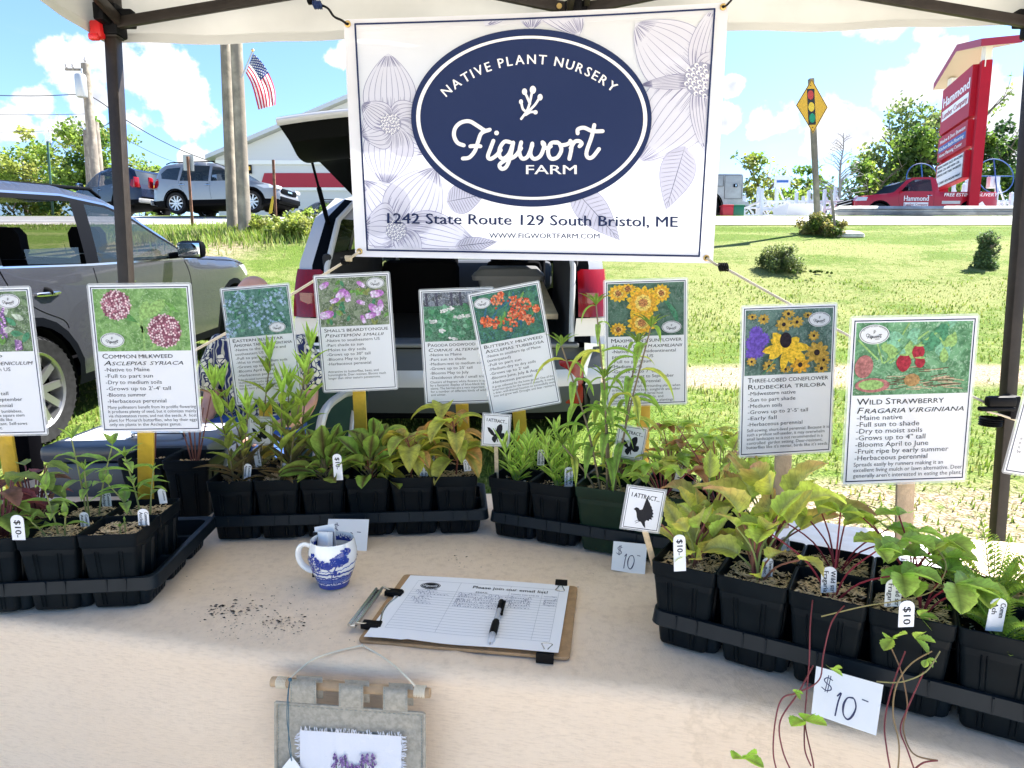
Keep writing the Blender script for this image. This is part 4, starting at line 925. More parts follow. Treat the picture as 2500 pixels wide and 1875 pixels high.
# strawberry runners hanging over the front
def runners():
    t=thing('strawberry_runner','long red strawberry runners with small leaflets trailing over the tray and cloth','plant',TD.at(3,0)); S,Lf=MB(),MB(); r=random.Random(9)
    c=(.20,.04,.045)
    def P(u,v,y): return Y(u,v,y)
    def run(L,w=.00085,cc=c): S.tube(crom([tuple(P(*q)) for q in L],6),w,ST,5,col=cc)
    run([(1985,1455,.80),(1978,1530,.755),(1976,1610,.74),(1969,1700,.725),(1966,1770,.70),(1985,1860,.665),(1988,1900,.66)])
    run([(2062,1478,.775),(2030,1520,.745),(2010,1600,.735),(2000,1660,.72),(1950,1690,.70),(1910,1705,.69),(1893,1760,.68),(1888,1840,.665),(1902,1900,.66)])
    run([(1985,1625,.735),(1950,1690,.70),(1905,1760,.68),(1910,1830,.67),(1935,1890,.66)],.0009)
    run([(1964,1770,.70),(1965,1830,.67),(1980,1870,.66)])
    run([(2175,1580,.715),(2200,1640,.70),(2215,1720,.68),(2205,1780,.66),(2230,1840,.63),(2290,1857,.615)],cc=(.24,.14,.07))
    run([(2210,1590,.71),(2180,1670,.69),(2160,1760,.665),(2165,1830,.64),(2178,1900,.63)])
    run([(2275,1590,.70),(2225,1620,.695),(2190,1670,.68),(2180,1740,.66),(2195,1820,.64),(2190,1900,.63)],cc=(.28,.18,.08))
    run([(2255,1640,.69),(2215,1730,.67),(2198,1780,.65),(2215,1830,.635),(2240,1900,.625)])
    run([(2295,1590,.69),(2260,1640,.68),(2200,1665,.685),(2140,1664,.69)],.0008,(.25,.22,.09))
    run([(2290,1857,.615),(2255,1862,.62),(2230,1880,.63)],.0009)
    run([(2005,1505,.77),(2110,1480,.755),(2200,1465,.745),(2280,1440,.76),(2310,1380,.78),(2280,1330,.80)],.0008,(.30,.25,.10))
    run([(2050,1248,.95),(2110,1233,.94),(2165,1260,.93),(2240,1340,.86),(2255,1420,.80)],.0007,(.15,.05,.04)); run([(2200,1365,.84),(2290,1365,.82),(2350,1380,.82),(2440,1420,.84)],.0009,(.34,.16,.14))
    for (u,v,y,L,a) in ((1964,1760,.698,.024,1.6),(2030,1635,.715,.013,.9),(2180,1560,.715,.020,2.4),(2235,1560,.71,.02,.3),(2245,1505,.735,.019,.3),(2262,1610,.70,.010,-1.),(2010,1820,.66,.018,2.2) if False else (1815,1850,.66,.022,1.2),(1940,1690,.69,.009,.3),(2060,1600,.72,.0001,0)):
        if L<.001: continue
        Lf=MB(); s=P(u,v,y); cc=(.20,.34,.05) if u<2000 else (.26,.36,.07)
        for q in (-1.2,0,1.2):
            d=V((math.cos(a+q),-.55,math.sin(a+q)*.8)); leaf(Lf,s,d,L,L*.8,jit(cc,r,.1),jit(cc,r,.1),'obov',.2,.2,12,ser=.07,r=r,mid=(.3,.4,.1))
        Lf.build('leaflet',t)
    S.build('runner_stems',t)
runners()
# ================================================================ PLANT SIGNS
PAPER=mat('paper',(.82,.82,.85),.35,spec=.35,trans=.30); PINK_=None
def gc(n,c,tr=.25,**k): return mat(n,c,.45,spec=.12,trans=tr,var=.38 if n.startswith('print_') and n not in('print_black','print_grey','print_navy') else 0,vs=210.,**k)
TXTM=gc('print_black',(.012,.013,.018),.03); TXTG=gc('print_grey',(.055,.058,.07),.1); BORD=gc('print_navy',(.012,.018,.06),.05)
LAMI=mat('laminate_edge',(.80,.82,.84),.12,spec=.6,alpha=.35)
def photo_bg(n,a,b_,sc=60.,c=None):
    if n in MATS: return MATS[n]
    m=bpy.data.materials.new(n); m.use_nodes=True; N=NT(m.node_tree); oc=N.n('TexCoord').outputs['Object']
    n1=N.n('TexNoise',i_Vector=oc,i_Scale=sc,i_Detail=6.,i_Roughness=.65,i_Distortion=1.5).outputs['Fac']; n2=N.n('TexNoise',i_Vector=oc,i_Scale=sc*3.3,i_Detail=3.,i_Distortion=2.).outputs['Fac']
    col=N.mix(N.smooth(n1,.36,.64),a,b_); col=N.mix(N.m('MULTIPLY',N.smooth(n2,.5,.72),.7),col,c or tuple(min(1,x*1.8+.05) for x in b_))
    p=N.n('BsdfPrincipled',i_Base_Color=col,i_Roughness=.5); t=N.n('BsdfTranslucent',i_Color=col); x=N.n('MixShader',i_0=.3,i_1=p.outputs[0],i_2=t.outputs[0])
    o=N.n('OutputMaterial'); N.t.links.new(x.outputs[0],o.inputs[0]); MATS[n]=m; return m
def petals(C,x,y,n,L,W,m,a0=0.,sq=1.,tip=.5):
    for k in range(n):
        a=a0+2*math.pi*k/n; ca,sa=math.cos(a),math.sin(a); P=[]
        for t,s in ((0,.15),(.35,.8),(.6,1),(.85,.7),(1,0),(.85,-.7),(.6,-1),(.35,-.8),(0,-.15)): P.append((x+L*t*ca-W*s*sa*.5,y+(L*t*sa+W*s*ca*.5)*sq))
        C.L+=.06; C.poly(P,m)
def lf2(C,x,y,a,L,W,m): petals(C,x,y,1,L,W,m,a)
def logo(C,x,y,w,border):
    C.L+=.5; C.ell(x,y,w*.5,w*.31,PAPER,40); C.L+=.5; C.ell(x,y,w*.47,w*.285,border,40,1,.95); C.L+=.5
    tr=lambda p:(x+(p[0]-1100)/1160*w*.74,y+(p[1]-690)/1160*w*.74)
    figwort(C,border,tr,w*.017); sprig(C,border,tr,w*.009)
    s='NATIVE PLANT NURSERY'
    for i,c in enumerate(s):
        if c!=' ': an=math.pi*(1.16+.68*i/19); C.text(c,x+w*.40*math.cos(an),y+w*.235*math.sin(an),w*.035,border,align='C',rot=(an-1.5*math.pi)*.6)
    C.text('FARM',x+w*.1,y+w*.17,w*.04,border,align='C')
def art(C,k,x0,y0,x1,y1,r):
    """simple printed flower picture filling the box"""
    f0=C.fn; C.fn=lambda x,y,l:f0(min(max(x,x0),x1),min(max(y,y0),y1),l)
    w,h=x1-x0,y1-y0; X=lambda f:x0+f*w; Yy=lambda f:y0+f*h
    bgs={'milk':((.10,.24,.05),(.25,.45,.14),45.,(.45,.62,.32)),'blue':((.06,.17,.13),(.16,.34,.26),55.,(.30,.48,.44)),'pens':((.07,.12,.05),(.26,.32,.20),60.,(.62,.58,.56)),'dog':((.03,.12,.06),(.12,.33,.20),55.,(.35,.55,.42)),
     'bfly':((.008,.07,.06),(.05,.22,.11),50.,(.10,.28,.36)),'sun':((.035,.10,.06),(.10,.20,.14),35.,(.22,.28,.24)),'cone':((.04,.10,.08),(.14,.24,.20),40.,(.32,.40,.38)),'straw':((.05,.18,.07),(.17,.40,.20),40.,(.45,.66,.46)),'hys':((.05,.10,.04),(.18,.28,.13),60.,(.5,.55,.46))}
    a,b_,s,c=bgs[k]; C.rect(x0,y0,x1,y1,photo_bg('print_'+k,a,b_,s,c)); C.L+=.5
    G=gc('print_leaf',(.17,.36,.09)); G2=gc('print_leaf_light',(.30,.48,.16)); G3=gc('print_leaf_teal',(.08,.26,.14)); O=gc('print_white',(.78,.78,.76))
    if k=='milk':
        for (p,w_) in (([(.50,1.),(.49,.62),(.30,.45)],.022),([(.49,.62),(.66,.66),(.58,1.)],.02),([(.49,.7),(.50,.35)],.03)): C.stroke([(X(u),Yy(v)) for u,v in p],w_*w,G2)
        for (u,v,a_,L,W) in ((.48,.52,-1.15,.24,.10),(.52,.48,-.68,.32,.13),(.62,.9,-.9,.25,.09),(.1,.75,.6,.2,.05),(.75,.2,.7,.2,.04),(.85,.25,2.,.25,.03)): C.L+=.2; lf2(C,X(u),Yy(v),a_,L*w,W*w,G2 if W>.09 else G)
        C.L+=.2; C.poly([(X(a),Yy(b)) for a,b in ((.25,.20),(.29,.27),(.34,.36),(.40,.44),(.46,.55),(.36,.51),(.28,.45),(.24,.34))],gc('print_leaf_dark',(.10,.27,.08)))
        pk=gc('print_pink',(.48,.22,.27)); pl=gc('print_palepink',(.78,.60,.62)); dk=gc('print_mauve',(.26,.09,.13)); C.L+=.5
        for (u,v,rr) in ((.24,.26,.155),(.735,.68,.175)):
            C.ell(X(u),Yy(v),rr*w,rr*w,dk,24); C.L+=.4
            for i in range(150):
                q=rr*w*math.sqrt((i+.5)/150)*1.04; an=i*2.4; C.L+=.01; C.ell(X(u)+q*math.cos(an),Yy(v)+q*math.sin(an),w*.012,w*.012,(pl,pk,pl,dk)[r.randrange(4)],6)
    elif k in('blue',):
        bl=[gc('print_blue',(.30,.42,.68)),gc('print_paleblue',(.46,.60,.80)),gc('print_greyblue',(.38,.55,.62))]
        for i in range(60): C.L+=.03; lf2(C,X(r.random()),Yy(r.random()*.93),r.uniform(0,6.28),.13*w,.03*w,(G3,gc('print_leaf_mint',(.22,.46,.30)))[i%2])
        for (u,v,rr) in ((.35,.35,.20),(.52,.45,.16),(.75,.28,.17),(.95,.22,.14),(.5,.78,.14),(.80,.68,.14),(.13,.33,.13),(.12,.7,.12),(.06,.9,.1),(.3,.15,.09)):
            for i in range(26): C.L+=.04; q=rr*w*math.sqrt(r.random()); an=r.uniform(0,6.28); xx,yy=X(u)+q*math.cos(an),Yy(v)+q*math.sin(an)*.9; petals(C,min(max(xx,x0+.03*w),x1-.03*w),min(max(yy,y0+.03*w),y1-.03*w),5,.027*w,.013*w,bl[i%3],an)
    elif k=='pens':
        pk=[gc('print_orchid',(.52,.22,.56)),gc('print_lilac',(.68,.44,.70)),gc('print_palelilac',(.76,.66,.80))]
        for i in range(46): C.L+=.03; lf2(C,X(r.uniform(.05,.95)),Yy(r.uniform(.1,.9)),r.uniform(0,6.28),.1*w,.05*w,(G,gc('print_olive',(.26,.30,.10)),G3)[i%3])
        for (u,v,a_,sc) in ((.06,.10,2.6,.9),(.62,.08,.6,.7),(.33,.33,2.3,1.1),(.42,.38,1.4,1.),(.85,.36,3.0,1.2),(.10,.75,2.9,1.3),(.80,.68,.8,1.3),(.60,.52,.3,.7),(.74,.8,2.9,1.),(.62,.9,1.2,.7),(.92,.6,1.6,1.),(.24,.46,2.8,.8)):
            xx,yy=min(max(X(u),x0+.1*w),x1-.11*w),min(max(Yy(v),y0+.1*w),y1-.1*w); C.L+=.1; C.ell(xx,yy,.085*w*sc,.045*w*sc,pk[0],12,1,0,a_); C.L+=.1; C.ell(xx+.03*w*math.cos(a_),yy+.03*w*math.sin(a_),.06*w*sc,.04*w*sc,pk[1],12,1,0,a_+.5); C.L+=.1; petals(C,xx+.05*w*math.cos(a_),yy+.05*w*math.sin(a_),4,.045*w*sc,.03*w*sc,pk[2],a_-.9)
    elif k=='dog':
        C.rect(x0,y0,x1,y0+.28*h,photo_bg('print_forest',(.05,.06,.07),(.22,.25,.32),60.,(.80,.82,.84)),4,1); C.L+=.3
        for u in (.05,.2,.42,.55,.78): C.stroke([(X(u),Yy(0.01)),(X(u+.01),Yy(.28))],.035*w,gc('print_trunk',(.10,.10,.14)),smooth=False,cap=False)
        C.L+=.3
        for i in range(70): C.L+=.03; lf2(C,X(r.uniform(.06,.9)),Yy(r.uniform(.36,.92)),r.uniform(0,6.28),.11*w,.07*w,(G3,gc('print_leaf_mint',(.22,.46,.30)),gc('print_leaf_deep',(.10,.30,.15)))[i%3])
        for (u,v,rr) in ((.5,.52,.06),(.13,.58,.06),(.26,.78,.06),(.4,.33,.05),(.3,.38,.05),(.62,.5,.06),(.8,.68,.10),(.88,.36,.05),(.42,.95,.06),(.72,.3,.05)):
            for i in range(9): C.L+=.03; q=rr*w*math.sqrt(r.random()); an=r.uniform(0,6.28); C.ell(min(X(u)+q*math.cos(an),x1-.03*w),min(Yy(v)+q*math.sin(an)*.5,y1-.02*w),.022*w,.014*w,O,7)
    elif k=='bfly':
        for i in range(26): C.L+=.03; lf2(C,X(r.uniform(.1,.85)),Yy(r.uniform(.2,.85)),r.uniform(-1.4,-.2),.2*w,.035*w,(G3,gc('print_leaf_blue',(.05,.16,.24)),G)[i%3])
        oo=[gc('print_orange',(.70,.16,.06)),gc('print_redorange',(.55,.09,.05)),gc('print_coral',(.78,.30,.17))]
        for (u,v,rr) in ((.37,.20,.10),(.44,.07,.04),(.63,.25,.10),(.76,.36,.11),(.58,.5,.09),(.5,.68,.13),(.26,.60,.09),(.14,.55,.08),(.70,.57,.07),(.80,.68,.07),(.93,.48,.05)):
            for i in range(36): C.L+=.02; q=rr*w*math.sqrt(r.random()); an=r.uniform(0,6.28); C.ell(X(u)+q*math.cos(an),Yy(v)+q*math.sin(an),.019*w,.019*w,oo[r.randrange(3)],6)
    elif k=='sun':
        for i in range(10): C.L+=.03; C.stroke([(X(.6+.035*i),Yy(.1+.05*i)),(X(.75+.02*i),Yy(.3+.06*i)),(X(.9),Yy(.55))],.012*w,G3,taper=True)
        ye=[gc('print_yellow',(.80,.52,.05)),gc('print_deepyellow',(.74,.40,.05)),gc('print_paleyellow',(.84,.64,.16))]; br=gc('print_brown',(.20,.08,.05)); ru=gc('print_rust',(.55,.25,.09))
        for (u,v,rr) in ((.14,.18,.15),(.26,.10,.13),(.70,.2,.13),(.46,.37,.24),(.44,.75,.21),(.13,.86,.12)):
            for j,(n,q) in enumerate(((13,1.),(13,.8),(9,.5))): C.L+=.1; petals(C,X(u),max(Yy(v),y0+rr*w*.3),n,min(rr*w*q,abs(X(u)-x0)*1.0+rr*w*.0) if False else rr*w*q*.95,rr*w*.36,ye[j],j*.25,min(1.,(Yy(v)-y0)/(rr*w)) if v<.3 else min(1.,(y1-Yy(v))/(rr*w)))
            C.L+=.2; C.ell(X(u),Yy(v),rr*w*.25,rr*w*.22,ru,14); C.L+=.2
            for i in range(30): q=rr*w*.3*math.sqrt(i/30); C.L+=.02; C.ell(X(u)+q*math.cos(i*2.4),Yy(v)+q*math.sin(i*2.4),.008*w,.008*w,br if i%2 else ru,5)
    elif k=='cone':
        ye=[gc('print_deepyellow',(.74,.40,.05)),gc('print_blurgold',(.52,.34,.07)),gc('print_yellow',(.80,.52,.05))]; br=gc('print_darkcone',(.03,.022,.03)); vi=gc('print_violet',(.17,.10,.48))
        for (u,v) in ((.08,.5),(.2,.45),(.15,.62),(.05,.66),(.12,.35)): C.L+=.1; petals(C,X(max(u,.08)),Yy(v),14,.085*w,.03*w,vi,u*9)
        for (u,v,rr,m) in ((.2,.14,.07,1),(.07,.1,.06,1),(.48,.07,.08,1),(.43,.23,.1,1),(.58,.2,.08,1),(.78,.42,.07,1),(.70,.1,.06,1),(.82,.68,.15,1),(.88,.93,.09,1),(.63,.86,.12,0),(.07,.78,.06,1),(.9,.8,.08,1),(.27,.86,.08,1),(.46,.92,.07,1)):
            C.L+=.1; petals(C,X(u),Yy(v),9,rr*w,rr*w*.45,ye[m],u*7,.85 if v>.1 and v<.9 else .6); C.L+=.1; C.ell(X(u),Yy(v),rr*w*.23,rr*w*.23,br,10)
        C.L+=.3; C.stroke([(X(.44),Yy(.55)),(X(.32),Yy(.8)),(X(.2),Yy(.98))],.012*w,G3)
        for a_,L in ((2.95,.28),(2.55,.24),(1.7,.27),(1.15,.22),(.62,.28),(.1,.27),(-.5,.17),(-2.4,.22),(-2.75,.2)): C.L+=.08; lf2(C,X(.46),Yy(.56),a_,L*w,.095*w,ye[2])
        C.L+=.2; C.ell(X(.45),Yy(.47),.068*w,.085*w,br,18)
    elif k=='straw':
        C.poly([(x0,Yy(.78)),(X(.25),Yy(.66)),(X(.55),Yy(.55)),(x1,Yy(.50)),(x1,y1),(x0,y1)],photo_bg('print_straw',(.16,.09,.05),(.42,.29,.17),70.,(.66,.52,.38))); C.L+=.3
        for i in range(46): a_=r.uniform(-.6,.5); L=r.uniform(.08,.2); u=r.uniform(.25,.8); v=r.uniform(.62,.95); C.L+=.02; C.stroke([(X(u),Yy(v)),(X(min(.97,u+L*math.cos(a_))),Yy(min(.98,v+L*math.sin(a_)*.5)))],.007*w,gc('print_tan',(.55,.42,.28)) if i%2 else gc('print_bark',(.13,.08,.05)),smooth=False,cap=False)
        for p in ([(.02,.22),(.2,.5)],[(.18,.25),(.24,.55)],[(.45,.0),(.28,.5)],[(.8,.03),(.3,.55)],[(.62,.12),(.25,.55)]): C.L+=.05; C.stroke([(X(u),Yy(v+.01)) for u,v in p],.014*w,G2,smooth=False,cap=False)
        for i in range(26): C.L+=.03; lf2(C,X(r.uniform(.25,.85)),Yy(r.uniform(.1,.4)),r.uniform(0,6.28),.13*w,.08*w,(G2,gc('print_leaf_mint',(.22,.46,.30)),G3)[i%3])
        re=gc('print_berry',(.36,.03,.05)); rd=gc('print_autumn',(.42,.17,.16))
        for (u,v,a_,b2) in ((.42,.56,.065,.075),(.54,.42,.055,.065),(.56,.56,.045,.045)): C.L+=.2; C.poly([(X(u)+a_*w*math.cos(t*.314)*(1-.25*max(0,math.sin(t*.314))),Yy(v)+b2*w*math.sin(t*.314)) for t in range(20)],re); C.L+=.1; lf2(C,X(u)-.05*w,Yy(v)-b2*w*.9,0,.1*w,.02*w,G2)
        C.L+=.3; C.ell(X(.08),Yy(.60),.078*w,.16*h,rd,16,1,0,.2); C.L+=.2; C.ell(X(.16),Yy(.86),.15*w,.10*h,rd,18); C.L+=.2; C.ell(X(.15),Yy(.855),.11*w,.07*h,G2,16)
        C.ell(X(.5),Yy(.8),.07*w,.09*h,gc('print_deadleaf',(.40,.24,.10)),10)
    elif k=='hys':
        for i in range(44): C.L+=.03; lf2(C,X(r.uniform(.08,.92)),Yy(r.uniform(.1,.92)),r.uniform(0,6.28),.14*w,.07*w,(G3,gc('print_silver',(.50,.56,.46)),G)[i%3])
        vi=gc('print_hyssop',(.24,.13,.30))
        for (u,v0,v1) in ((.70,.28,.78),(.85,.82,.97),(.3,.1,.6),(.45,.4,.9)):
            for i in range(50): C.L+=.01; C.ell(X(u)+r.uniform(-.03,.03)*w,Yy(v0+(v1-v0)*i/50),.016*w,.014*w,vi if i%3 else gc('print_lilac',(.68,.44,.70)),6)
def sign(label,TL,TR,BL,y,k,t1,t2,lines,small,logo_at,wood,stake_foot,ph=.41,t2sh=.25,yaw=0.,t2w=1.,stake_w=.030):
    a,b2,c=Y(*TL,y),Y(*TR,y+yaw),Y(*BL,y); ex=(b2-a); W=ex.length; ex=ex/W; ey=(c-a); H=ey.length; ey=(ey-ex*ey.dot(ex)).normalized()
    nrm=ex.cross(ey); nrm=nrm if nrm.y<0 else -nrm
    t=thing('plant_sign',label,'plant sign',a+ex*W/2+ey*H,group='laminated plant signs on stakes'); b=MB(); C=Canvas(b,planar(a,ex*W,ey*W,nrm,.00022)); q=H/W
    m=.018                                       # laminate margin, in card widths
    cor=.03
    P=[]
    for cx,cy,an in ((1-cor,cor,-90),(1-cor,q-cor,0),(cor,q-cor,90),(cor,cor,180)): P+=[(cx+cor*math.cos(R(an+15*i)),cy+cor*math.sin(R(an+15*i))) for i in range(7)]
    Lb=MB(); CL=Canvas(Lb,planar(a,ex*W,ey*W,nrm,.0004)); CL.L=-1; CL.poly(P,LAMI)
    C.L=1; C.rect(m,m,1-m,q-m,PAPER,4,6); C.L=2; bo=m+.017; C.frame(bo,bo,1-bo,q-bo,.0085,BORD); C.L=2
    x0,x1=bo+.018,1-bo-.018; y0=bo+.018; ye=y0+ph; r=random.Random(hash(k)%999 if False else sum(map(ord,k)))
    f_=C.fn; art(C,k,x0,y0,x1,ye,r); C.fn=f_; C.L+=1
    if logo_at: logo(C,x0+logo_at[0]*(x1-x0),y0+logo_at[1]*ph,.23,TXTG)
    C.L=3; tx=x0+.035; yy=ye+.070; fw=x1-tx-.02
    C.caps(t1,tx,yy,.046,TXTM,t1w_(t1,fw)); yy+=.066; C.caps(t2,tx+.006,yy,.044 if t2sh else .046,TXTM,t1w_(t2,fw)*t2w,shear=t2sh)
    rem=q-bo-.02-yy; ns=len(small); lh=min(.0615,(rem-.043*ns)/(len(lines)+.3)); yy+=lh*.98
    for l in lines:
        if l: C.text(l,tx+.008,yy,.036,TXTG,width=min(.90*fw,len(l)*.0272),bold=.006)
        yy+=lh
    yy+=-.004
    for l in small:
        if l: C.text(l,tx+.004,yy,.030,TXTG,width=min(fw+.02,len(l)*.0185))
        yy+=.043
    Lb.build('laminate',t); b.build('card',t,smooth=False)
    # stake behind the card
    sw=stake_w/W; f=V(stake_foot) if len(stake_foot)==3 else T(*stake_foot,TZ+.10); top=a+ex*(W*.5)+ey*(H*.45)-nrm*.004; mm=mat('yellow_stake',(.62,.40,.035),.6,var=.12,vs=30.,bump=.2,bs=80) if wood=='y' else mat('pine_stake',(.52,.40,.27),.75,var=.18,vs=18.,bump=.25,bs=120)
    g=MB(); g.bar(f,top,stake_w,.005,mm,up=-nrm); g.build('stake',t)
def t1w_(s,fw): return min(fw,len(s)*.0455)
def signs():
    sign('hyssop sign with purple flower spikes cut off by the left picture edge',(-170,702),(75,697),(-122,1068),1.08,'hys','Anise hyssop','Agastache foeniculum',['-Native to northern US','-Full to part sun','-Medium soils','','-Grows up to 4\' tall','-Blooms June to September','-Herbaceous perennial'],['Long blooming season for bumblebees,','bees and butterflies. The square stem','and foliage, which smells like','licorice, is deer resistant. Self-sows','and is drought tolerant.'],(.8,.16),'y',(42,1240),ph=0.6)
    sign('common milkweed sign with two round pink flower heads on yellow stake',(210,692),(467,689),(229,1058),1.12,'milk','Common milkweed','Asclepias syriaca',['-Native to Maine','-Full to part sun','-Dry to medium soils',"-Grows up to 2'-4' tall",'-Blooms summer','-Herbaceous perennial'],['Many pollinators benefit from its prolific flowering','It produces plenty of seed, but it colonizes mainly','via rhizomatous roots, and not the seeds. A  host','plant for Monarch butterflies, who lay their eggs','only on plants in the Asclepias genus.'],(.17,.82),'y',(356,1235),ph=0.595)
    sign('eastern bluestar sign with pale blue flowers in front of the seated person',(535,703),(707,689),(553,992),1.46,'blue','Eastern bluestar','Amsonia tabernaemontana',['-Native to the southern and','southeastern US','-Full to part sun','-Wet to moist, medium soils',"-Grows up to 3' tall",'-Blooms April to May','-Herbaceous perennial'],['Ruby-throated hummingbirds, Carpenter','Hummingbird moths and lots of butterflies','this plant, not deer or rabbits. The','leaves turn yellow in the fall.'],(.83,.84),'y',(655,1140),t2sh=0.,ph=0.66)
    sign('beardtongue sign with orchid pink flowers between the bluestar and dogwood signs',(763,671),(952,662),(786,960),1.47,'pens',"Small's beardtongue",'Penstemon smallii',['-Native to southeastern US','-Part shade to sun','-Moist to dry soils','-Grows up to 30" tall','-Blooms May to July','-Herbaceous perennial'],['','Attractive to butterflies, bees, and','hummingbirds. Deer resistant. Blooms much','longer than other eastern penstemons.'],(.84,.14),'y',(885,1130),ph=0.625)
    sign('pagoda dogwood sign with small white flowers, half behind the orange flower sign',(1021,706),(1206,699),(1036,990),1.50,'dog','Pagoda dogwood','Cornus alternifolia',['-Native to Maine','-Part sun to shade','-Medium-wet to medium soils',"-Grows up to 25' tall",'-Blooms May to July','-Deciduous shrub / small tree'],['Clusters of fragrant white flowers in spring','by a fantastic display of blue-black berries','stems. The berries are a very important','for a number of different kinds of wildlife','and winter.'],None,'y',(1135,1130),ph=0.645)
    sign('butterfly milkweed sign with orange flowers leaning over the dogwood sign',(1140,717),(1317,683),(1177,1020),1.43,'bfly','Butterfly milkweed','Asclepias tuberosa',['-Native to southern tip of Maine','(extirpated)','-Full to part sun','-Medium-dry to dry soils',"-Grows up to 2' tall",'-Blooms June, July & August','-Herbaceous perennial'],['A great milkweed for the home garden! One of the','larval host plants for the monarch butterfly. It needs','a drier, well-drained location to successfully seed','into and grow well. Drought and deer resistant.'],(.14,.17),'y',(1278,1150),t2sh=0.,ph=0.66)
    sign('sunflower sign with big yellow daisies behind the tall drooping plant',(1472,683),(1681,676),(1472,995),1.46,'sun',"Maximilian's sunflower",'Helianthus maximilianii',['-Native to the midcontinental','prairies of the US','-Full to part sun','-Medium soils',"-Grows up to 7' tall",'-Blooms August to September','-Herbaceous perennial'],['Very showy and tall, surrounding plants when','in bloom. Attracts bees, songbirds and other','short-tongued bees. A larval host','plants of spreads vigorously, and','therefore for large landscape plantings.'],(.83,.84),'y',(1568,1130),ph=0.62)
    sign('coneflower sign with yellow dark centred daisies on a pale wooden stake',(1808,745),(2047,737),(1793,1120),1.10,'cone','Three-lobed coneflower','Rudbeckia triloba',['-Midwestern native','-Sun to part shade','-Medium soils',"-Grows up to 2'-5' tall",'-Early fall','-Herbaceous perennial'],['Self-sowing, short-lived perennial. Because it is','such a profuse self-seeder, it may overwhelm','small landscapes so is not recommended in a','controlled  garden setting. Deer-resistant,',"butterflies like it's nectar, birds like it's seeds."],(.83,.17),'w',(1905,1290),t2sh=0.,t2w=1.05,yaw=.02,ph=0.635)
    sign('wild strawberry sign with three red berries beside the right tent leg',(2075,771),(2394,765),(2064,1188),.98,'straw','WILD STRAWBERRY','Fragaria virginiana',['-Maine native','-Full sun to shade','-Dry to moist soils','-Grows up to 4" tall','-Blooms April to June','-Fruit ripe by early summer','-Herbaceous perennial'],['Spreads easily by runners making it an','excellent living mulch or lawn alternative. Deer',"generally aren't interested in eating the plant."],(.15,.16),'w',(2205,1330),yaw=.015,ph=0.535)
    sign('plant sign leaning in from the right picture edge',(2540,800),(2790,840),(2466,1158),.95,'hys','Yarrow','Achillea millefolium',['-Maine native'],['','','','','m','n','n','be'],None,'w',(2600,1330),ph=0.6)
signs()
# ---------------------------------------------------------------- I ATTRACT signs
BUTTER=[(.17,.42),(.26,.43),(.38,.52),(.46,.63),(.50,.62),(.50,.50),(.53,.38),(.60,.32),(.68,.30),(.72,.36),(.73,.46),(.70,.58),(.80,.58),(.83,.66),(.79,.75),(.70,.78),(.63,.76),(.58,.72),(.57,.78),(.60,.86),(.57,.87),(.53,.78),(.52,.84),(.48,.90),(.42,.87),(.36,.80),(.37,.72),(.42,.69),(.32,.64),(.22,.54)]
BIRD=[(.25,.52),(.31,.47),(.37,.48),(.42,.52),(.48,.50),(.50,.40),(.52,.30),(.55,.20),(.58,.26),(.61,.30),(.64,.33),(.67,.38),(.71,.42),(.72,.46),(.76,.50),(.75,.53),(.79,.57),(.76,.60),(.80,.65),(.75,.66),(.77,.71),(.70,.71),(.70,.75),(.63,.74),(.60,.78),(.62,.86),(.64,.93),(.57,.88),(.50,.80),(.42,.78),(.37,.70),(.34,.60),(.31,.55)]
STICK=mat('wood_stick',(.55,.43,.28),.75,var=.25,vs=60.)
def attract(label,TL,TR,BL,y,shape,foot):
    a,b2,c=Y(*TL,y),Y(*TR,y),Y(*BL,y); ex=b2-a; W=ex.length; ex/=W; ey=c-a; H=ey.length; ey=(ey-ex*ey.dot(ex)).normalized(); n=ex.cross(ey); n=n if n.y<0 else -n
    t=thing('picture_sign',label,'small sign',a+ey*H,group='small laminated I ATTRACT signs on sticks'); b=MB(); C=Canvas(b,planar(a,ex*W,ey*H,n,.00025))
    C.L=-1; C.rect(-.03,-.025,1.03,1.025,LAMI); C.L=1; C.rect(0.02,.02,.98,.98,PAPER,2,2); C.L=2; C.frame(.05,.04,.95,.96,.014,TXTM)
    C.text('I ATTRACT...',.14,.235,.10,TXTM,width=.74,bold=.04,rot=.06)
    C.poly(shape,TXTM)
    if shape is BUTTER:
        for p in ([(.50,.64),(.46,.52),(.40,.45)],[(.50,.63),(.49,.50),(.46,.42)]): C.L+=.2; C.stroke(p,.008,TXTM)
    else:
        for p in ([(.42,.76),(.34,.80)],[(.45,.79),(.36,.84)]): C.L+=.2; C.stroke(p,.012,TXTG,smooth=False)
    b.build('card',t,smooth=False); g=MB(); f=V(foot); g.bar(f,a+ex*W*.5+ey*H*.7-n*.003,.0085,.0022,STICK,up=-n); g.build('stick',t)
attract('butterfly sign with black silhouette hiding the lower edge of the orange flower sign',(1180,1009),(1247,1013),(1178,1087),1.36,BUTTER,T(1213,1170,.868))
attract('tilted butterfly sign beside the tall sunflower plant',(1511,1035),(1582,1046),(1518,1114),1.28,BUTTER,T(1562,1190,.868))
attract('bird sign with black silhouette in the left front pot of the right tray',(1533,1185),(1626,1198),(1542,1289),.90,BIRD,T(1596,1376,.865))
attract('faded butterfly sign half hidden behind the bluestar leaves',(605,1015),(665,1019),(603,1084),1.43,BUTTER,T(636,1150,.86))
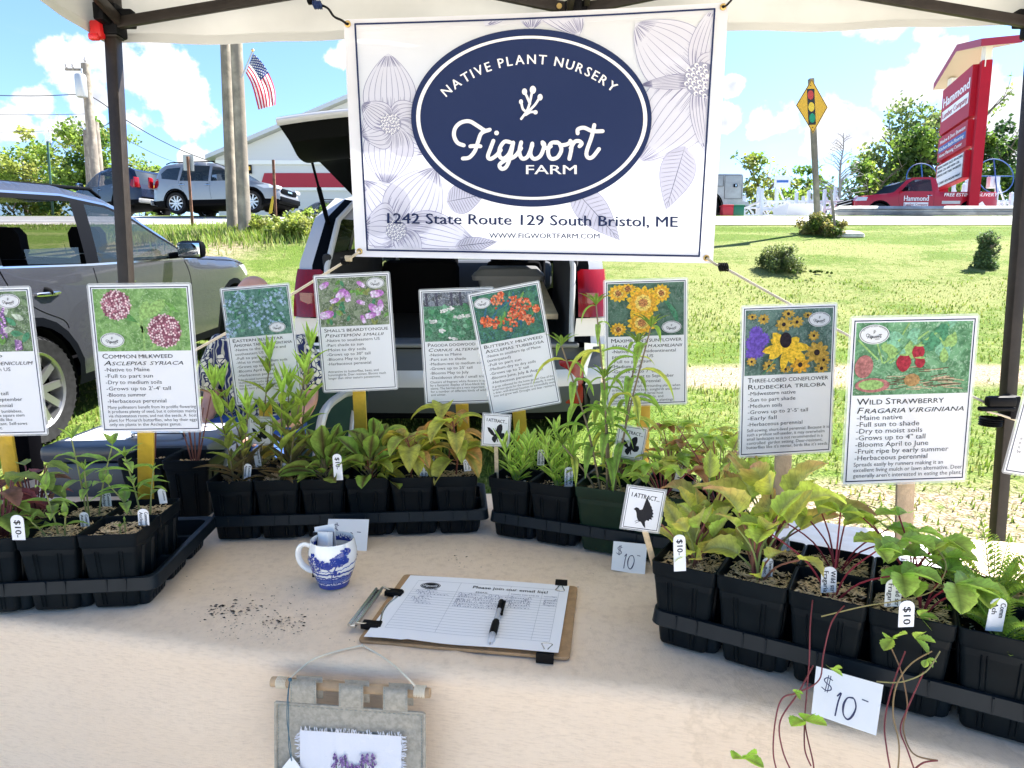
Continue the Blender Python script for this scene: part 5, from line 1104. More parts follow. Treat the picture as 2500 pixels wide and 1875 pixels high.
# ---------------------------------------------------------------- plant name tags and price tags
TAGM=mat('white_tag_plastic',(.82,.82,.84),.35,spec=.4,trans=.12)
def ptag(label,top,foot,y,w,lines,big=False,cat='plant tag'):
    a,f=Y(*top,y),Y(*foot,y); up=(a-f); H=up.length; up/=H; ex=V((1,0,0)); ex=(ex-up*ex.dot(up)).normalized(); n=ex.cross(-up); n=n if n.y<0 else -n
    b=MB(); C=Canvas(b,planar(a-ex*w/2,ex*w,-up*w,n,.00025)); q=H/w; P=[]
    for i in range(9): an=math.pi+math.pi*i/8; P.append((.5+.5*math.cos(an),.42+.42*math.sin(an)))
    P+=[(1,q),(0,q)]
    for L in (0,3): C.L=L; C.poly(P,TAGM)
    C.L=4
    if big:
        C.text('$10-' if big==1 else '$10',.30,.42,.46,TXTM,rot=math.pi/2,bold=.03,width=1.35 if big==1 else 1.2)
    else:
        for i,l in enumerate(lines): C.text(l,.62-.46*i,.30,.30,TXTM,rot=math.pi/2,bold=.03,width=min(q-.35,.2*len(l)+.1))
    o=b.build('price_tag' if big else 'name_tag',smooth=False); tag(o,label,'price tag' if big else cat,'white plastic tags stuck in the pots')
for a in (('white ten dollar tag in the purple leaved pot at left',(41,1257),(47,1318),.985,.0205,[],1),('white ten dollar tag in the middle tray before the broad leaves',(822,1108),(827,1172),1.292,.018,[],1),
  ('white ten dollar tag in the second green pot',(2066-0,1147) if False else (1663,1146),(1650,1199),1.23,.017,[],1),('tall white ten dollar tag in the left front pot of right tray',(1658,1305),(1660,1394),.858,.0165,[],1),
  ('ten dollar tag with thick black lettering among the strawberry leaves',(2214,1466),(2211,1530),.70,.0175,[],2),
  ('name tag by the thin sprouts in the front corner milkweed pot',(349,1242),(352,1282),1.05,.018,['Common','Asclepi'],0),('name tag in the second front milkweed pot',(204,1250),(209,1285),1.06,.015,['Common','Asclepi'],0),('name tag beside the tallest milkweed seedlings',(258,1199),(262,1236),1.15,.017,['Common','Asclepi'],0),('tilted name tag behind the yellow milkweed stake',(393,1193),(400,1229),1.15,.014,['Common'],0),
  ('name tag in the leftmost bluestar pot',(606,1132),(602,1172),1.35,.016,['Eastern','Amsonia'],0),('name tag in the second bluestar pot',(694,1130),(698,1160),1.36,.014,['Eastern','Amsonia'],0),('name tag by the yellow bluestar stake',(624,1093),(632,1140),1.43,.014,['Amsonia tab'],0),
  ('name tag in the fifth front pot of middle tray',(1037,1122),(1035,1162),1.36,.017,['Pagoda do','Cornus alt'],0),('name tag in the right front pot of middle tray',(1139,1120),(1142,1150),1.37,.015,['Pagoda','Cornus'],0),('name tag behind in the back dogwood pot',(1055,1097),(1053,1125),1.45,.014,['Pagoda','Cornus'],0),('name tag in the back right dogwood pot',(1160,1097),(1158,1124),1.45,.014,['Pagoda d'],0),
  ('name tag in the slender butterfly milkweed pot',(1389,1140),(1388,1188),1.31,.017,['Butterfly','Asclepias'],0),('name tag hidden in the back butterfly milkweed pot',(1321,1097),(1320,1136),1.40,.015,['Butterfly','Asclepias'],0),('name tag in the large green sunflower pot',(1500,1132),(1502,1161),1.30,.017,['Maximili','Helianthu'],0),('name tag in the green pot at the back',(1511,1096),(1514,1125),1.40,.014,['Helian'],0),('name tag among red stems behind second green pot',(1666,1124),(1663,1152),1.28,.015,['Golden','Zizia'],0),
  ('name tag in the mottled coneflower pot',(1875,1361),(1872,1408),.865,.015,['Three-lobed','Rudbec'],0),('name tag behind red strawberry stalks',(2024,1383),(2022,1446),.81,.020,['Wild str','Fragaria'],0),('name tag behind the thick lettered price tag',(2183,1413),(2178,1480),.76,.020,['Wild str','Fragaria'],0),('name tag in the feathery yarrow pot',(2440,1460),(2425,1540),.71,.0195,['Comm','Ach'],0),('small name tag in the back coneflower pot',(1915,1310),(1918,1345),.96,.014,['Three'],0)): ptag(*a)
# ---------------------------------------------------------------- price cards
CARDM=mat('card_stock',(.86,.86,.86),.6,spec=.25,trans=.08); PENB=mat('ballpoint_ink',(.03,.03,.09),.5)
def pcard(label,TL,TR,BR,BL,pts=None):
    """a card leaning: given its four photo corners and the depth of foot and top"""
    (yl,yr,lean)=pts; a,b2,c,d=Y(*TL,yl+lean),Y(*TR,yr+lean),Y(*BR,yr),Y(*BL,yl)
    b=MB(); nn=((b2-a).cross(d-a)).normalized(); nn=nn if nn.y<0 else -nn
    def fn(x,y,l): return (a*(1-x)+b2*x)*(1-y)+(d*(1-x)+c*x)*y+nn*(l*.0003)
    C=Canvas(b,fn)
    for L in (0,2): C.L=L; C.rect(0,0,1,1,CARDM,2,2)
    C.L=3; w=.018
    C.stroke([(.27,.20),(.20,.17),(.15,.22),(.17,.28),(.25,.33),(.26,.40),(.19,.44),(.12,.40)],w,PENB)
    for x in (.185,.22): C.stroke([(x+.02,.12),(x-.01,.47)],w*.7,PENB,smooth=False)
    C.stroke([(.37,.48),(.42,.40),(.39,.60),(.37,.88)],w*1.3,PENB)
    for q in (0,.012): C.L+=.3; C.stroke([(.60,.42+q),(.52,.46),(.47+q,.62),(.49,.80),(.56,.88-q),(.63-q,.78),(.66,.60),(.63,.46),(.59,.42)],w*1.2,PENB)
    C.stroke([(.74,.40),(.82,.41)],w*1.2,PENB,smooth=False)
    o=b.build('price_card',smooth=False); tag(o,label,'price card','handwritten ten dollar cards leaning on the trays')
pcard('handwritten ten dollar card leaning on middle tray behind the mug',(802,1267),(901,1268),(895,1347),(793,1347),(1.262,1.258,.035))
pcard('handwritten ten dollar card before the green pots',(1498,1321),(1580,1329),(1574,1405),(1492,1391),(1.165,1.15,.03))
pcard('largest handwritten ten dollar card under the strawberry runners at right',(1993,1626),(2157,1672),(2139,1796),(1981,1742),(.742,.698,.02))
# ================================================================ MUG, CLIPBOARD, TABLE ITEMS
GLAZE=mat('white_glaze',(.82,.82,.80),.12,spec=.6,coat=.4); COB=mat('cobalt_glaze',(.022,.05,.30),.12,spec=.6,coat=.4); COB2=mat('pale_cobalt_glaze',(.09,.15,.44),.14,spec=.6,coat=.4)
def mug():
    f=T(806,1441,TZ+.002); h=.092; t=thing('mug','blue and white transferware mug holding business cards on the cloth','mug',(f.x,f.y+.026,TZ+.001)); o=V(t.location)
    pr=[(.0,.0),(.024,.0),(.027,.002),(.0275,.006),(.031,.014),(.0385,.034),(.0425,.055),(.0430,.070),(.0405,.083),(.0392,.090),(.0388,.0915),(.0378,.0915),(.0372,.089),(.039,.070),(.038,.055),(.033,.03),(.022,.012),(.0,.011)]
    b=MB(); b.lathe([(max(r,.0001),z) for r,z in pr],GLAZE,48,Matrix.Translation(o))
    out=pr[3:11]
    def rad(z):
        for (r0,z0),(r1,z1) in zip(out,out[1:]):
            if z<=z1: return r0+(r1-r0)*max(0,(z-z0)/(z1-z0))
        return out[-1][0]
    # transfer print: x in cm of arc around the front, y from rim down
    def fn(x,y,l):
        z=.0915-y; r=rad(z)+.00012*l; a=-math.pi/2+x/.042; return o+V((r*math.cos(a),r*math.sin(a),z))
    C=Canvas(b,fn); C.L=1; r=random.Random(2)
    def wobble(x0,x1,y,amp,n,seed): return [(x0+(x1-x0)*i/n,y+amp*noise.noise(V((i*.45,seed,0)))) for i in range(n+1)]
    # hills and water
    top=wobble(-.066,.066,.049,.006,40,1); b_=[(x,.086) for x,_ in top]
    top=[(x,y-.010*max(0,(x-.005)/.06)) for x,y in top]
    C.tri(top+[(x,(y+.087)/2) for x,y in top]+b_,[(k*41+i,k*41+i+1,(k+1)*41+i+1,(k+1)*41+i) for k in (0,1) for i in range(40)],COB2); C.L=2
    for k in range(8):
        y=.055+k*.0042; P=wobble(-.066,.066,y,.004,44,k+3); C.stroke(P,.0022 if k%2 else .003,(COB,GLAZE,COB,COB,COB2)[k%5],k=2,cap=False); C.L+=.15
    bt=[( -.066+.132*i/40,.080+.002*noise.noise(V((i*.8,9,0)))) for i in range(41)]
    C.tri(bt+[(x,.0895) for x,_ in bt],[(i,i+1,41+i+1,41+i) for i in range(40)],COB); C.L+=.3
    # towered house
    for x,y,w,hh in ((.012,.050,.006,.009),(.020,.052,.004,.006)): C.rect(x,y,x+w,y+hh,COB); C.L+=.1
    C.poly([(.011,.050),(.015,.046),(.019,.050)],COB)
    def blob(cx,cy,rx,ry,n,m,s):
        for i in range(n):
            q=math.sqrt(r.random()); an=r.uniform(0,6.28); C.L+=.02; C.ell(cx+q*rx*math.cos(an),cy+q*ry*math.sin(an),s*r.uniform(.6,1.2),s*r.uniform(.5,1.),m,7)
    # tree left
    C.stroke([(-.020,.075),(-.022,.058),(-.027,.045),(-.031,.035)],.0016,COB); C.stroke([(-.022,.06),(-.016,.047),(-.013,.04)],.0012,COB); C.stroke([(-.025,.05),(-.036,.046)],.001,COB)
    for c in ((-.032,.030),(-.020,.026),(-.014,.036),(-.038,.040),(-.027,.020),(-.036,.05),(-.010,.030),(-.04,.028)): blob(*c,.0062,.004,20,COB,.0021)
    # tree right
    C.stroke([(.008,.078),(.008,.06),(.012,.048),(.018,.036)],.002,COB); C.stroke([(.01,.055),(.003,.046),(0,.04)],.0013,COB)
    for c in ((.006,.034),(.016,.026),(.026,.021),(.034,.014),(.022,.034),(.000,.038),(.030,.030)): blob(*c,.010,.0055,48,COB,.0024)
    for c in ((.010,.030),(.022,.023),(.03,.018)):
        for i in range(5): C.L+=.05; C.ell(c[0]+r.uniform(-.006,.006),c[1]+r.uniform(-.003,.003),.0013,.0013,COB2,8)
    # rest of the print round the back, and the inner border
    for k in range(30): a=.075+.006*k; blob(a,.03+.02*((k*7)%5)/5,.006,.005,8,COB,.002)
    def fi(x,y,l):
        z=.0900-y; rr=.0373+.0012*min(1,y/.015)-.00012*l; a=math.pi/2+x/.038; return o+V((rr*math.cos(a),rr*math.sin(a),z))
    Ci=Canvas(b,fi); Ci.L=1; Ci.rect(-.118,.001,.118,.017,COB,60,2); Ci.L=2
    for i in range(40):
        x=-.115+.0058*i; Ci.ell(x,.007+.003*(i%2),.0018,.0018,GLAZE,8); Ci.ell(x+.0028,.012-.003*(i%2),.0011,.0011,COB2,7)
    b.build('cup',t)
    g=MB(); a=R(188); P=[]
    for (q,z) in ((.0395,.079),(.050,.083),(.059,.076),(.061,.060),(.055,.044),(.045,.034),(.0365,.030)): P.append((o.x+q*math.cos(a),o.y+q*math.sin(a),o.z+z))
    g.tube(crom(P,6),.0042,GLAZE,10,flat=1.4); g.build('handle',t)
    t.scale=(.97,.97,.93)
    # business cards
    for name,lab,(p0,w,hh,th,tilt,yaw,roll),dark in (('business_card_stack','thick stack of business cards with a dark edge standing in the mug',(V((-.019,-.004,.014)),.046,.080,.010,12,-38,-12),1),('business_card','white business card with small round emblem standing in the mug',(V((-.010,.008,.014)),.046,.088,.0012,14,-22,-16),0)):
        tt=thing(name,lab,'business cards',o+p0); M=Matrix.Translation(o+p0)@Matrix.Rotation(R(yaw),4,'Z')@Matrix.Rotation(R(roll),4,'Y')@Matrix.Rotation(R(-tilt),4,'X')
        k=MB(); n=10 if dark else 1
        for i in range(n): k.box((0,(i-.5*n)*th/n,hh/2),(w+.0008*(i%3),th/n*.8,hh-.001*(i%2)),CARDM if i else CARDM,M)
        if dark: k.box((0,th/2+.0005,hh/2),(w,.0012,hh),INK,M); k.box((-w/2+.0076,-th*.5-.0012,hh/2),(.014,.0006,hh*.99),TXTM,M)
        Cc=Canvas(k,lambda x,y,l:M@V((x,-th*.5*(1.2 if n>1 else 1)-.0004-.0002*l,y)))
        if not dark:
            Cc.ell(.006,.066,.0075,.0105,TXTM,18); Cc.L=3; Cc.stroke([(.003,.070),(.006,.062),(.010,.069)],.0012,CARDM); Cc.stroke([(.004,.06),(.009,.062)],.0012,CARDM)
        k.build('cards',tt,smooth=False)
mug()
def clipboard():
    A,B_,C_,D_=T(987,1404,TZ+.004),T(1410,1434,TZ+.004),T(1391,1609,TZ+.004),T(873,1566,TZ+.004)
    t=thing('clipboard','brown hardboard clipboard lying on the cloth with a sign-up sheet','clipboard',(A+C_)/2); hb=mat('hardboard',(.36,.22,.11),.6,var=.15,vs=80.,bump=.15,bs=400)
    b=MB(); th=.0045
    def quadslab(m,pts,z0,z1,bb):
        r_=[]; n=len(pts)
        for i in range(n):
            p,q,s=pts[i-1],pts[i],pts[(i+1)%n]; d0=(p-q).normalized(); d1=(s-q).normalized()
            for k in range(5):
                u=k/4; r_.append(q+d0*.009*(1-u)**2+d1*.009*u**2)
        lv=lambda z,k:[V((p.x*(1-k)+((A+C_)/2).x*k,p.y*(1-k)+((A+C_)/2).y*k,z)) for p in r_]
        bb.loft([lv(z0,.002),lv(z0+.0006,0),lv(z1-.0006,0),lv(z1,.002)],m,cap0=True,cap1=True)
    quadslab(hb,[A,B_,C_,D_],TZ+.0015,TZ+.0015+th,b); b.build('board',t)
    ex=((B_-A).normalized()+(C_-D_).normalized()).normalized(); ey=V((ex.y,-ex.x,0)); M0=V((A.x,A.y,TZ+.006))+ex*.0
    # spring clip at the left short edge
    met=mat('chrome_wire',(.55,.55,.55),.25,1.); c=V(T(905,1490,TZ+.006)); dy=(D_-A).normalized(); dx=V((-dy.y,dy.x,0)); dx=dx if dx.x>0 else -dx
    L=.062; z=TZ+.0065; g=MB()
    p0=c-dy*L-dx*.006; p1=c+dy*L-dx*.006
    g.bar(p0+V((0,0,.004)),p1+V((0,0,.004)),.008,.005,met); g.tube([p0+dx*.005+V((0,0,.010)),p1+dx*.005+V((0,0,.010))],.0024,met,8); g.tube([p0-dx*.006+V((0,0,.007)),p1-dx*.006+V((0,0,.007))],.0026,met,8)
    k=g.build('clip',t)
    g=MB(); q0,q1=c-dy*L*.92+dx*.018,c+dy*L*.86+dx*.018
    g.tube(crom([tuple(v) for v in (p0+dx*.006+V((0,0,.011)),q0+V((0,0,.006)),q0+dx*.012+dy*.012+V((0,0,.004)),c-dy*.02+dx*.024+V((0,0,.004)),c+dy*.01+dx*.024+V((0,0,.004)),q1+dx*.012-dy*.012+V((0,0,.004)),q1+V((0,0,.006)),p1+dx*.006+V((0,0,.011)))],6),.0018,met,8)
    for q in (q0,q1): g.bar(q-dx*.012+V((0,0,.005)),q+dx*.016+V((0,0,.004)),.017,.008,BLACKP); g.bar(q+dx*.012-dy*.010*(1 if q is q1 else -1)+V((0,0,.004)),q+dx*.014+dy*.006*(1 if q is q1 else -1)+V((0,0,.004)),.010,.007,BLACKP)
    g.build('clip_lever',t)
    # sheet of paper with table
    P=[T(1002,1405,TZ+.0078),T(1390,1431,TZ+.0078),T(1363,1601,TZ+.0078),T(888,1560,TZ+.0078)]
    b=MB()
    def fn(x,y,l):
        p=(P[0]*(1-x)+P[1]*x)*(1-y)+(P[3]*(1-x)+P[2]*x)*y; p.z=TZ+.0085+.0011*(1+math.sin(x*6+1))*y+.0009*(1+math.sin(x*11))*y*y+.0015*(1-y)*math.sin(x*3.1)+l*.00025+.002*max(0,y-.9)*10*(x>.2); return p
    C=Canvas(b,fn); shm=mat('sheet_paper',(.84,.85,.88),.65,spec=.25)
    C.L=0; C.rect(0,0,1,1,shm,30,20); C.L=1; gl=mat('table_line',(.42,.45,.50),.7); pb=mat('pencil_blue',(.20,.22,.32),.7)
    X=[.075,.345,.655,.85,1.0-.055]; y0,y1=.09,.86
    for i in range(17): y=y0+.16+(y1-y0-.16)*i/16 if i else y0+.16; C.rect(X[0],y,X[-1],y+.0035,gl,24,1)
    C.rect(X[0],y0,X[-1],y0+.004,gl,24,1)
    for x in X: C.rect(x,y0,x+.0018,y1,gl,1,16)
    C.L=2; C.ell(.17,.175,.062,.055,TXTM,30,3); C.L=3; C.ell(.17,.175,.057,.049,shm,30,1,.95); tr=lambda p:(.17+(p[0]-1090)/8600,.175+(p[1]-740)/6200); figwort(C,shm,tr,.0035); C.L=2
    C.text('Please join our email list!',.43,.172,.042,TXTM,width=.45,bold=.02); C.text('NAME',.15,.245,.022,TXTG,width=.075); C.text('EMAIL',.46,.245,.022,TXTG,width=.075); C.text('TOWN YOU LIVE IN',.668,.235,.02,pb,width=.165); C.text('PLANT INTERESTS',.865,.23,.018,pb,width=.075)
    r=random.Random(8)
    def scrib(x,y,s,w,h=.017):
        # joined-up pencil writing: one loop per letter, tall and hanging letters where the word has them
        for wd in [q for q in s.replace('@',' @ ').split(' ') if q]:
            n=len(wd); ww=w*n/len(s); P=[]; drift=r.uniform(-.004,.004)
            for i,ch in enumerate(wd):
                u=2.1 if ch in 'SPJBTEdlhkbt' else .9*r.uniform(.7,1.15); lo=-1.1 if ch in 'gjpy' else 0.; k=8
                for q in range(k):
                    t=q/k; ph=2*math.pi*t; hh=h*(u if t<.62 else .8); P.append((x+ww*(i+t)/n-ww/n*.32*math.sin(ph)*(1 if i%3 else .4),y+drift*i/n-hh*(.5-.5*math.cos(ph))+(h*-lo*math.sin(math.pi*(t-.5)*2) if t>.5 and lo else 0)))
            C.stroke(P,.0026,pb,smooth=False); C.L+=.02; x+=ww+w/len(s)
    for i,(a_,e,tw,pl) in enumerate((('Sandra','Sandra@lakeway','Pemaquid','ironweed'),('Philomena','philomena@hotmail.com','Newcastle','lupine'),('joy','joy@tidewater.net','Bristol','lupine'),('Betsy','bbwhite@gmail.com','Edgecomb',''),('Tom','Tomsfree@gmail','Bremen',''),('Eric','erl for 5587 com','',''))):
        y=y0+.16+.038*(i+1); C.L+=.05
        scrib(X[0]+.03+.02*(i%3),y,a_,.018*len(a_)+.02); scrib(X[1]+.02,y,e,.28 if i<3 else .24); 
        if tw: scrib(X[2]+.02,y,tw,.12)
        if pl: scrib(X[3]+.02,y,pl,.07)
    tag(b.build('signup_sheet',smooth=60),'white ruled email list sheet with handwriting clipped to the clipboard','paper sheet')
    # binder clips
    for lab,(u,v),s in (('black binder clip on the far right corner of the clipboard',(1370,1430),1),('black binder clip on the near edge of the clipboard',(1331,1603),-1)):
        p=T(u,v,TZ+.006); tt=thing('binder_clip',lab,'binder clip',p,0,'two black binder clips on the clipboard'); g=MB(); d=ey*s       # towards the inside
        e=ex*.0125 if s<0 else ex*.0105
        for (zz) in (TZ+.012,):
            a_=p-d*.008
            g.add([a_-e+V((0,0,.000)),a_+e+V((0,0,.000)),a_+e+V((0,0,.008)),a_-e+V((0,0,.008)),a_-e+d*.014+V((0,0,.0032)),a_+e+d*.014+V((0,0,.0032)),a_-e-V((0,0,.006)),a_+e-V((0,0,.006)),a_-e+d*.014-V((0,0,.003)),a_+e+d*.014-V((0,0,.003))],[(0,1,2,3),(3,2,5,4),(6,7,1,0),(6,7,9,8),(0,3,4),(1,2,5)],BLACKP)
        g.build('clip_body',tt); g=MB(); q=p+d*.006+V((0,0,.004))
        g.tube(crom([tuple(v) for v in (q-ex*.003,q+d*.006-ex*.003+V((0,0,.001)),q+d*.015-ex*.006,q+d*.021-ex*.0075,q+d*.023,q+d*.021+ex*.0075,q+d*.015+ex*.006,q+d*.006+ex*.003+V((0,0,.001)),q+ex*.003)],4),.0009,met,6); g.build('wire_handle',tt)
    # pen
    a_,b_=T(1225,1467,TZ+.0145),T(1196,1573,TZ+.0135); tt=thing('ballpoint_pen','clear ballpoint pen with black grip lying across the email list','pen',a_); ax=(b_-a_); Lp=ax.length; M=ax.normalized().to_track_quat('Z','Y').to_matrix().to_4x4(); M.translation=a_
    clear=mat('clear_plastic',(.75,.76,.80),.08,spec=.6,alpha=.55); k=Lp
    g=MB(); g.lathe([(.0001,0),(.0042,.001),(.0048,.003),(.0048,.020*1),(.0046,.032)],BLACKP,16,M); g.build('cap',tt)
    g=MB(); g.lathe([(.0045,.032),(.0047,k*.50)],clear,16,M); g.lathe([(.0016,.034),(.0016,k*.5)],BLACKP,10,M); g.build('barrel',tt)
    g=MB(); g.lathe([(.0049,k*.50),(.0058,k*.53),(.0060,k*.6),(.0060,k*.75),(.0054,k*.8)],BLACKP,18,M); g.build('grip',tt)
    g=MB(); g.lathe([(.0052,k*.8),(.0050,k*.86),(.0034,k*.95),(.0016,k*.97)],clear,16,M); g.lathe([(.0016,k*.95),(.0006,k),(.0001,k)],met,10,M); g.build('tip',tt)
    g=MB(); s=M@V((0,0,.004)); e=M@V((0,0,k*.36)); sd2=V((.0058,0,.002)); g.bar(s+sd2,e+sd2,.0035,.002,BLACKP); g.ball(e+sd2,.0028,BLACKP,8); g.build('pocket_clip',tt)
clipboard()
# ---------------------------------------------------------------- wall hanging on the cloth front
def hanging():
    LIN=mat('linen',(.46,.42,.345),.9,spec=.1,bump=.5,bs=260,var=.16,vs=140.,weave=420.); STRG=mat('cotton_string',(.70,.64,.52),.9,bump=.4,bs=900); DOW=mat('dowel',(.42,.29,.17),.7,var=.2,vs=40.,bump=.2,bs=120)
    fy=lambda u:edge_s((u-1250)/1600*.95)-.030                   # in front of the hanging cloth
    t=thing('wall_hanging','small grey linen wall hanging with white frayed patch hung on the tablecloth front','wall hanging',Y(858,1675,fy(858)))
    W=lambda u,v,o=0.:Y(u,v,fy(u)-o-.012*(v-1660)/200)
    g=MB(); a,b2=W(664,1664),W(1050,1693); g.tube([a+(b2-a)*i/10+V((0,0,.0006*math.sin(i*2))) for i in range(11)],[.0068+.0004*math.sin(i*1.7) for i in range(11)],DOW,12); g.build('dowel',t)
    for (u,v) in ((690,1666),(1026,1688)):
        g=MB(); p=W(u,v); d=(b2-a).normalized(); M=d.to_track_quat('Z','Y').to_matrix().to_4x4(); M.translation=p
        for i in range(7): g.lathe([(.0068,-.0013),(.0084,0),(.0068,.0013)],STRG,14,M@Matrix.Translation((0,0,(i-3)*.0022)))
        g.build('string_wrap',t)
    g=MB(); ap=T(884,1576,TZ+.004); ap2=T(889,1577,TZ+.004)
    tp=lambda u,v:T(u,v,TZ+.003)
    L1=[tuple(x) for x in (W(708,1656,.006),V((Y(735,1632,edge_s(-.29)-.004))),T(768,1608,TZ+.002),T(830,1588,TZ+.003),ap)]; L2=[tuple(x) for x in (W(1013,1674,.006),W(985,1645,.004),Y(967,1628,edge_s(-.16)-.004),T(930,1601,TZ+.002),ap2)]
    g.tube(crom(L1,5),.0014,STRG,6); g.tube(crom(L2,5),.0014,STRG,6); g.ball(ap,.0022,STRG,8); g.build('string',t)
    def panel(u0,u1,v0,v1,o,m,nx=30,ny=20,wv=.002,jag=0.,name='x',skew=.075,r=random.Random(3)):
        g=MB()
        def f(s,q):
            u=u0+(u1-u0)*s; v=v0+(v1-v0)*q+skew*(u-690)*(1-.4*q)
            e=0
            if jag: u+=jag*(noise.noise(V((q*40,1,s*2)))*(1 if s in(0,1) else 0)); v+=jag*(noise.noise(V((s*40,5,q*2)))*(1 if q in(0,1) else 0))
            return W(u,v,o+wv*noise.noise(V((s*3,q*3,1)))+.0015*math.sin(s*7)*(1-q))
        g.grid(f,nx,ny,m); return g,f
    g,f=panel(674,1036,1715,1960,.008,LIN)
    # turned hem and stitching
    for P in ([f(i/30,0) for i in range(31)],[f(0,i/20) for i in range(21)],[f(1,i/20) for i in range(21)]): g.tube([p-V((0,.0005,0)) for p in P],.0022,LIN,6)
    stt=mat('sage_thread',(.30,.34,.31),.9)
    for P in ([f(.018+.964*i/60,.022) for i in range(61)],[f(.018,.03+.9*i/60) for i in range(61)],[f(.982,.03+.9*i/60) for i in range(61)]):
        for i in range(0,59,2): g.tube([P[i]-V((0,.0012,0)),P[i+1]-V((0,.0012,0))],.0005,stt,4,caps=False)
    g.build('linen_panel',t)
    for (u0,u1,v0) in ((708,772,1664),(827,887,1668),(935,995,1670)):
        g=MB(); sk=.055
        def ft(s,q,u0=u0,u1=u1,v0=v0):
            u=u0+(u1-u0)*s; v=v0-12+(62)*q+sk*(u-690); ang=min(1,q*3.2); o=.009*math.sin(ang*math.pi/2)+.004*math.sin(q*3.1)+.002
            return W(u,v+ (0 if q>.05 else 4),o)
        g.grid(ft,8,14,LIN)
        def ft2(s,q): p=ft(s,1-q); return p+V((.006,.012*(1-q*.3),0))
        g.grid(ft2,8,8,LIN)
        for e in (.06,.94):
            P=[ft(e,i/20) for i in range(21)]
            for i in range(0,19,2): g.tube([P[i]-V((0,.0008,0)),P[i+1]-V((0,.0008,0))],.0005,stt,4,caps=False)
        g.build('hanging_tab',t)
    # frayed white patch with lavender embroidery
    PAT=mat('white_muslin',(.80,.80,.84),.85,spec=.1,bump=.4,bs=300,weave=500.); g,f=panel(732,980,1780,1960,.0125,PAT,40,24,.0012,3.,skew=.06); r=random.Random(6)
    for i in range(230):
        s=r.random(); k=r.choice(('t','l','r'))
        if k=='t': p=f(s,0); d=V((r.uniform(-.4,.4),-.05,1))
        else: p=f(0 if k=='l' else 1,s); d=V((-1 if k=='l' else 1,-.05,r.uniform(-.7,.4)))
        l=r.uniform(.003,.0075); d=d.normalized()*l; g.tube([p,p+d*.5+V((0,-.001,0)),p+d],.00045,PAT,4,caps=False)
    pat=g.build('muslin_patch',t); g=MB(); vi=[mat('violet_thread',(.12,.06,.20),.7),mat('lilac_thread',(.28,.18,.38),.7),mat('green_thread',(.06,.14,.06),.8)]
    for (u,v,vt,s) in ((818,1842,1960,1),(832,1850,1960,.8),(842,1846,1960,1),(884,1844,1960,1),(895,1842,1960,.9),(911,1842,1960,1),(850,1868,1960,.8),(859,1866,1960,.7),(867,1872,1960,.6),(874,1870,1960,.6),(828,1878,1960,.6)):
        P=[W(u+(u-865)*.0-(u-865)*.25*(q/10),v+(vt-v)*q/10+.06*(u-690)*.0,.0145) for q in range(11)]; g.tube(P,.0006,vi[2],4)
        for i in range(int(26*s)):
            q=i/26; p=W(u+r.uniform(-1,1)*(2+9*q*s),v+34*q*s,.0148); g.ball(p,.0016*r.uniform(.6,1.2),vi[r.randrange(2)] if r.random()<.8 else vi[0],5,sq=(1,.5,1.4))
    g.build('lavender_embroidery',t)
    g=MB(); th=mat('blue_thread',(.06,.13,.17),.8)
    for q in (0,4): g.tube(crom([tuple(W(*x)) for x in ((708,1658,.010),(702+q*.5,1700,.016),(701+q,1760,.016),(709-q,1820,.018),(712,1858,.019))],5),.0006,th,4)
    g.ball(W(708,1659,.010),.003,th,6); g.build('tag_thread',t)
    g=MB(); p=[W(*x,.0175) for x in ((712,1846),(748,1893),(720,1940),(672,1930),(676,1890))]; g.add(p+[q+V((0,.0006,0)) for q in p],[(0,1,2,3,4),(5,6,7,8,9)],CARDM); g.build('paper_tag',t)
hanging()
# ---------------------------------------------------------------- spilled potting soil
def crumbs():
    b=MB(); r=random.Random(12); m=mat('soil_crumb',(.03,.022,.017),.95,var=.5,vs=400.)
    def one(u,v,s):
        p=T(u,v,TZ+.0008); n=r.choice((4,5,6)); a=r.uniform(0,6); q_=r.uniform(-.5,.5); e_=r.uniform(1,2.4); P=[p+V((math.cos(6.28*i/n)*s*e_,math.sin(6.28*i/n)*s*r.uniform(.5,1.)+q_*math.cos(6.28*i/n)*s*e_,0)) for i in range(n)]
        b.add([p+V((0,0,s*.8))]+P,[(0,i+1,(i+1)%n+1) for i in range(n)],m)
    for (cu,cv,su,sv,n,smax) in ((560,1490,34,10,46,.0026),(620,1480,50,16,46,.0021),(690,1515,40,8,52,.0021),(700,1530,30,10,40,.0015),(620,1555,60,14,40,.0010),(640,1500,110,40,160,.0011),(550,1510,40,20,60,.0012),(1110,1365,25,10,16,.0014),(1150,1380,18,6,16,.0014),(720,1540,120,30,50,.0007),(900,1420,300,60,22,.0007),(1420,1480,80,80,16,.0008),(690,1430,15,3,8,.0012),(600,1590,60,8,14,.001),(1411,1434,1,1,2,.003),(1230,1370,200,30,20,.0007)):
        for i in range(n):
            u,v=r.gauss(cu,su),r.gauss(cv,sv); p=T(u,v)
            if p.y<edge_s(p.x)+.03: continue
            if 985<u<1400 and 1410<v<1600: continue
            one(u,v,smax*(.22+.78*r.random()**2.2))
    tag(b.build('spilled_soil',smooth=False),'dark potting soil crumbs scattered over the beige cloth','soil',kind='stuff')
crumbs()
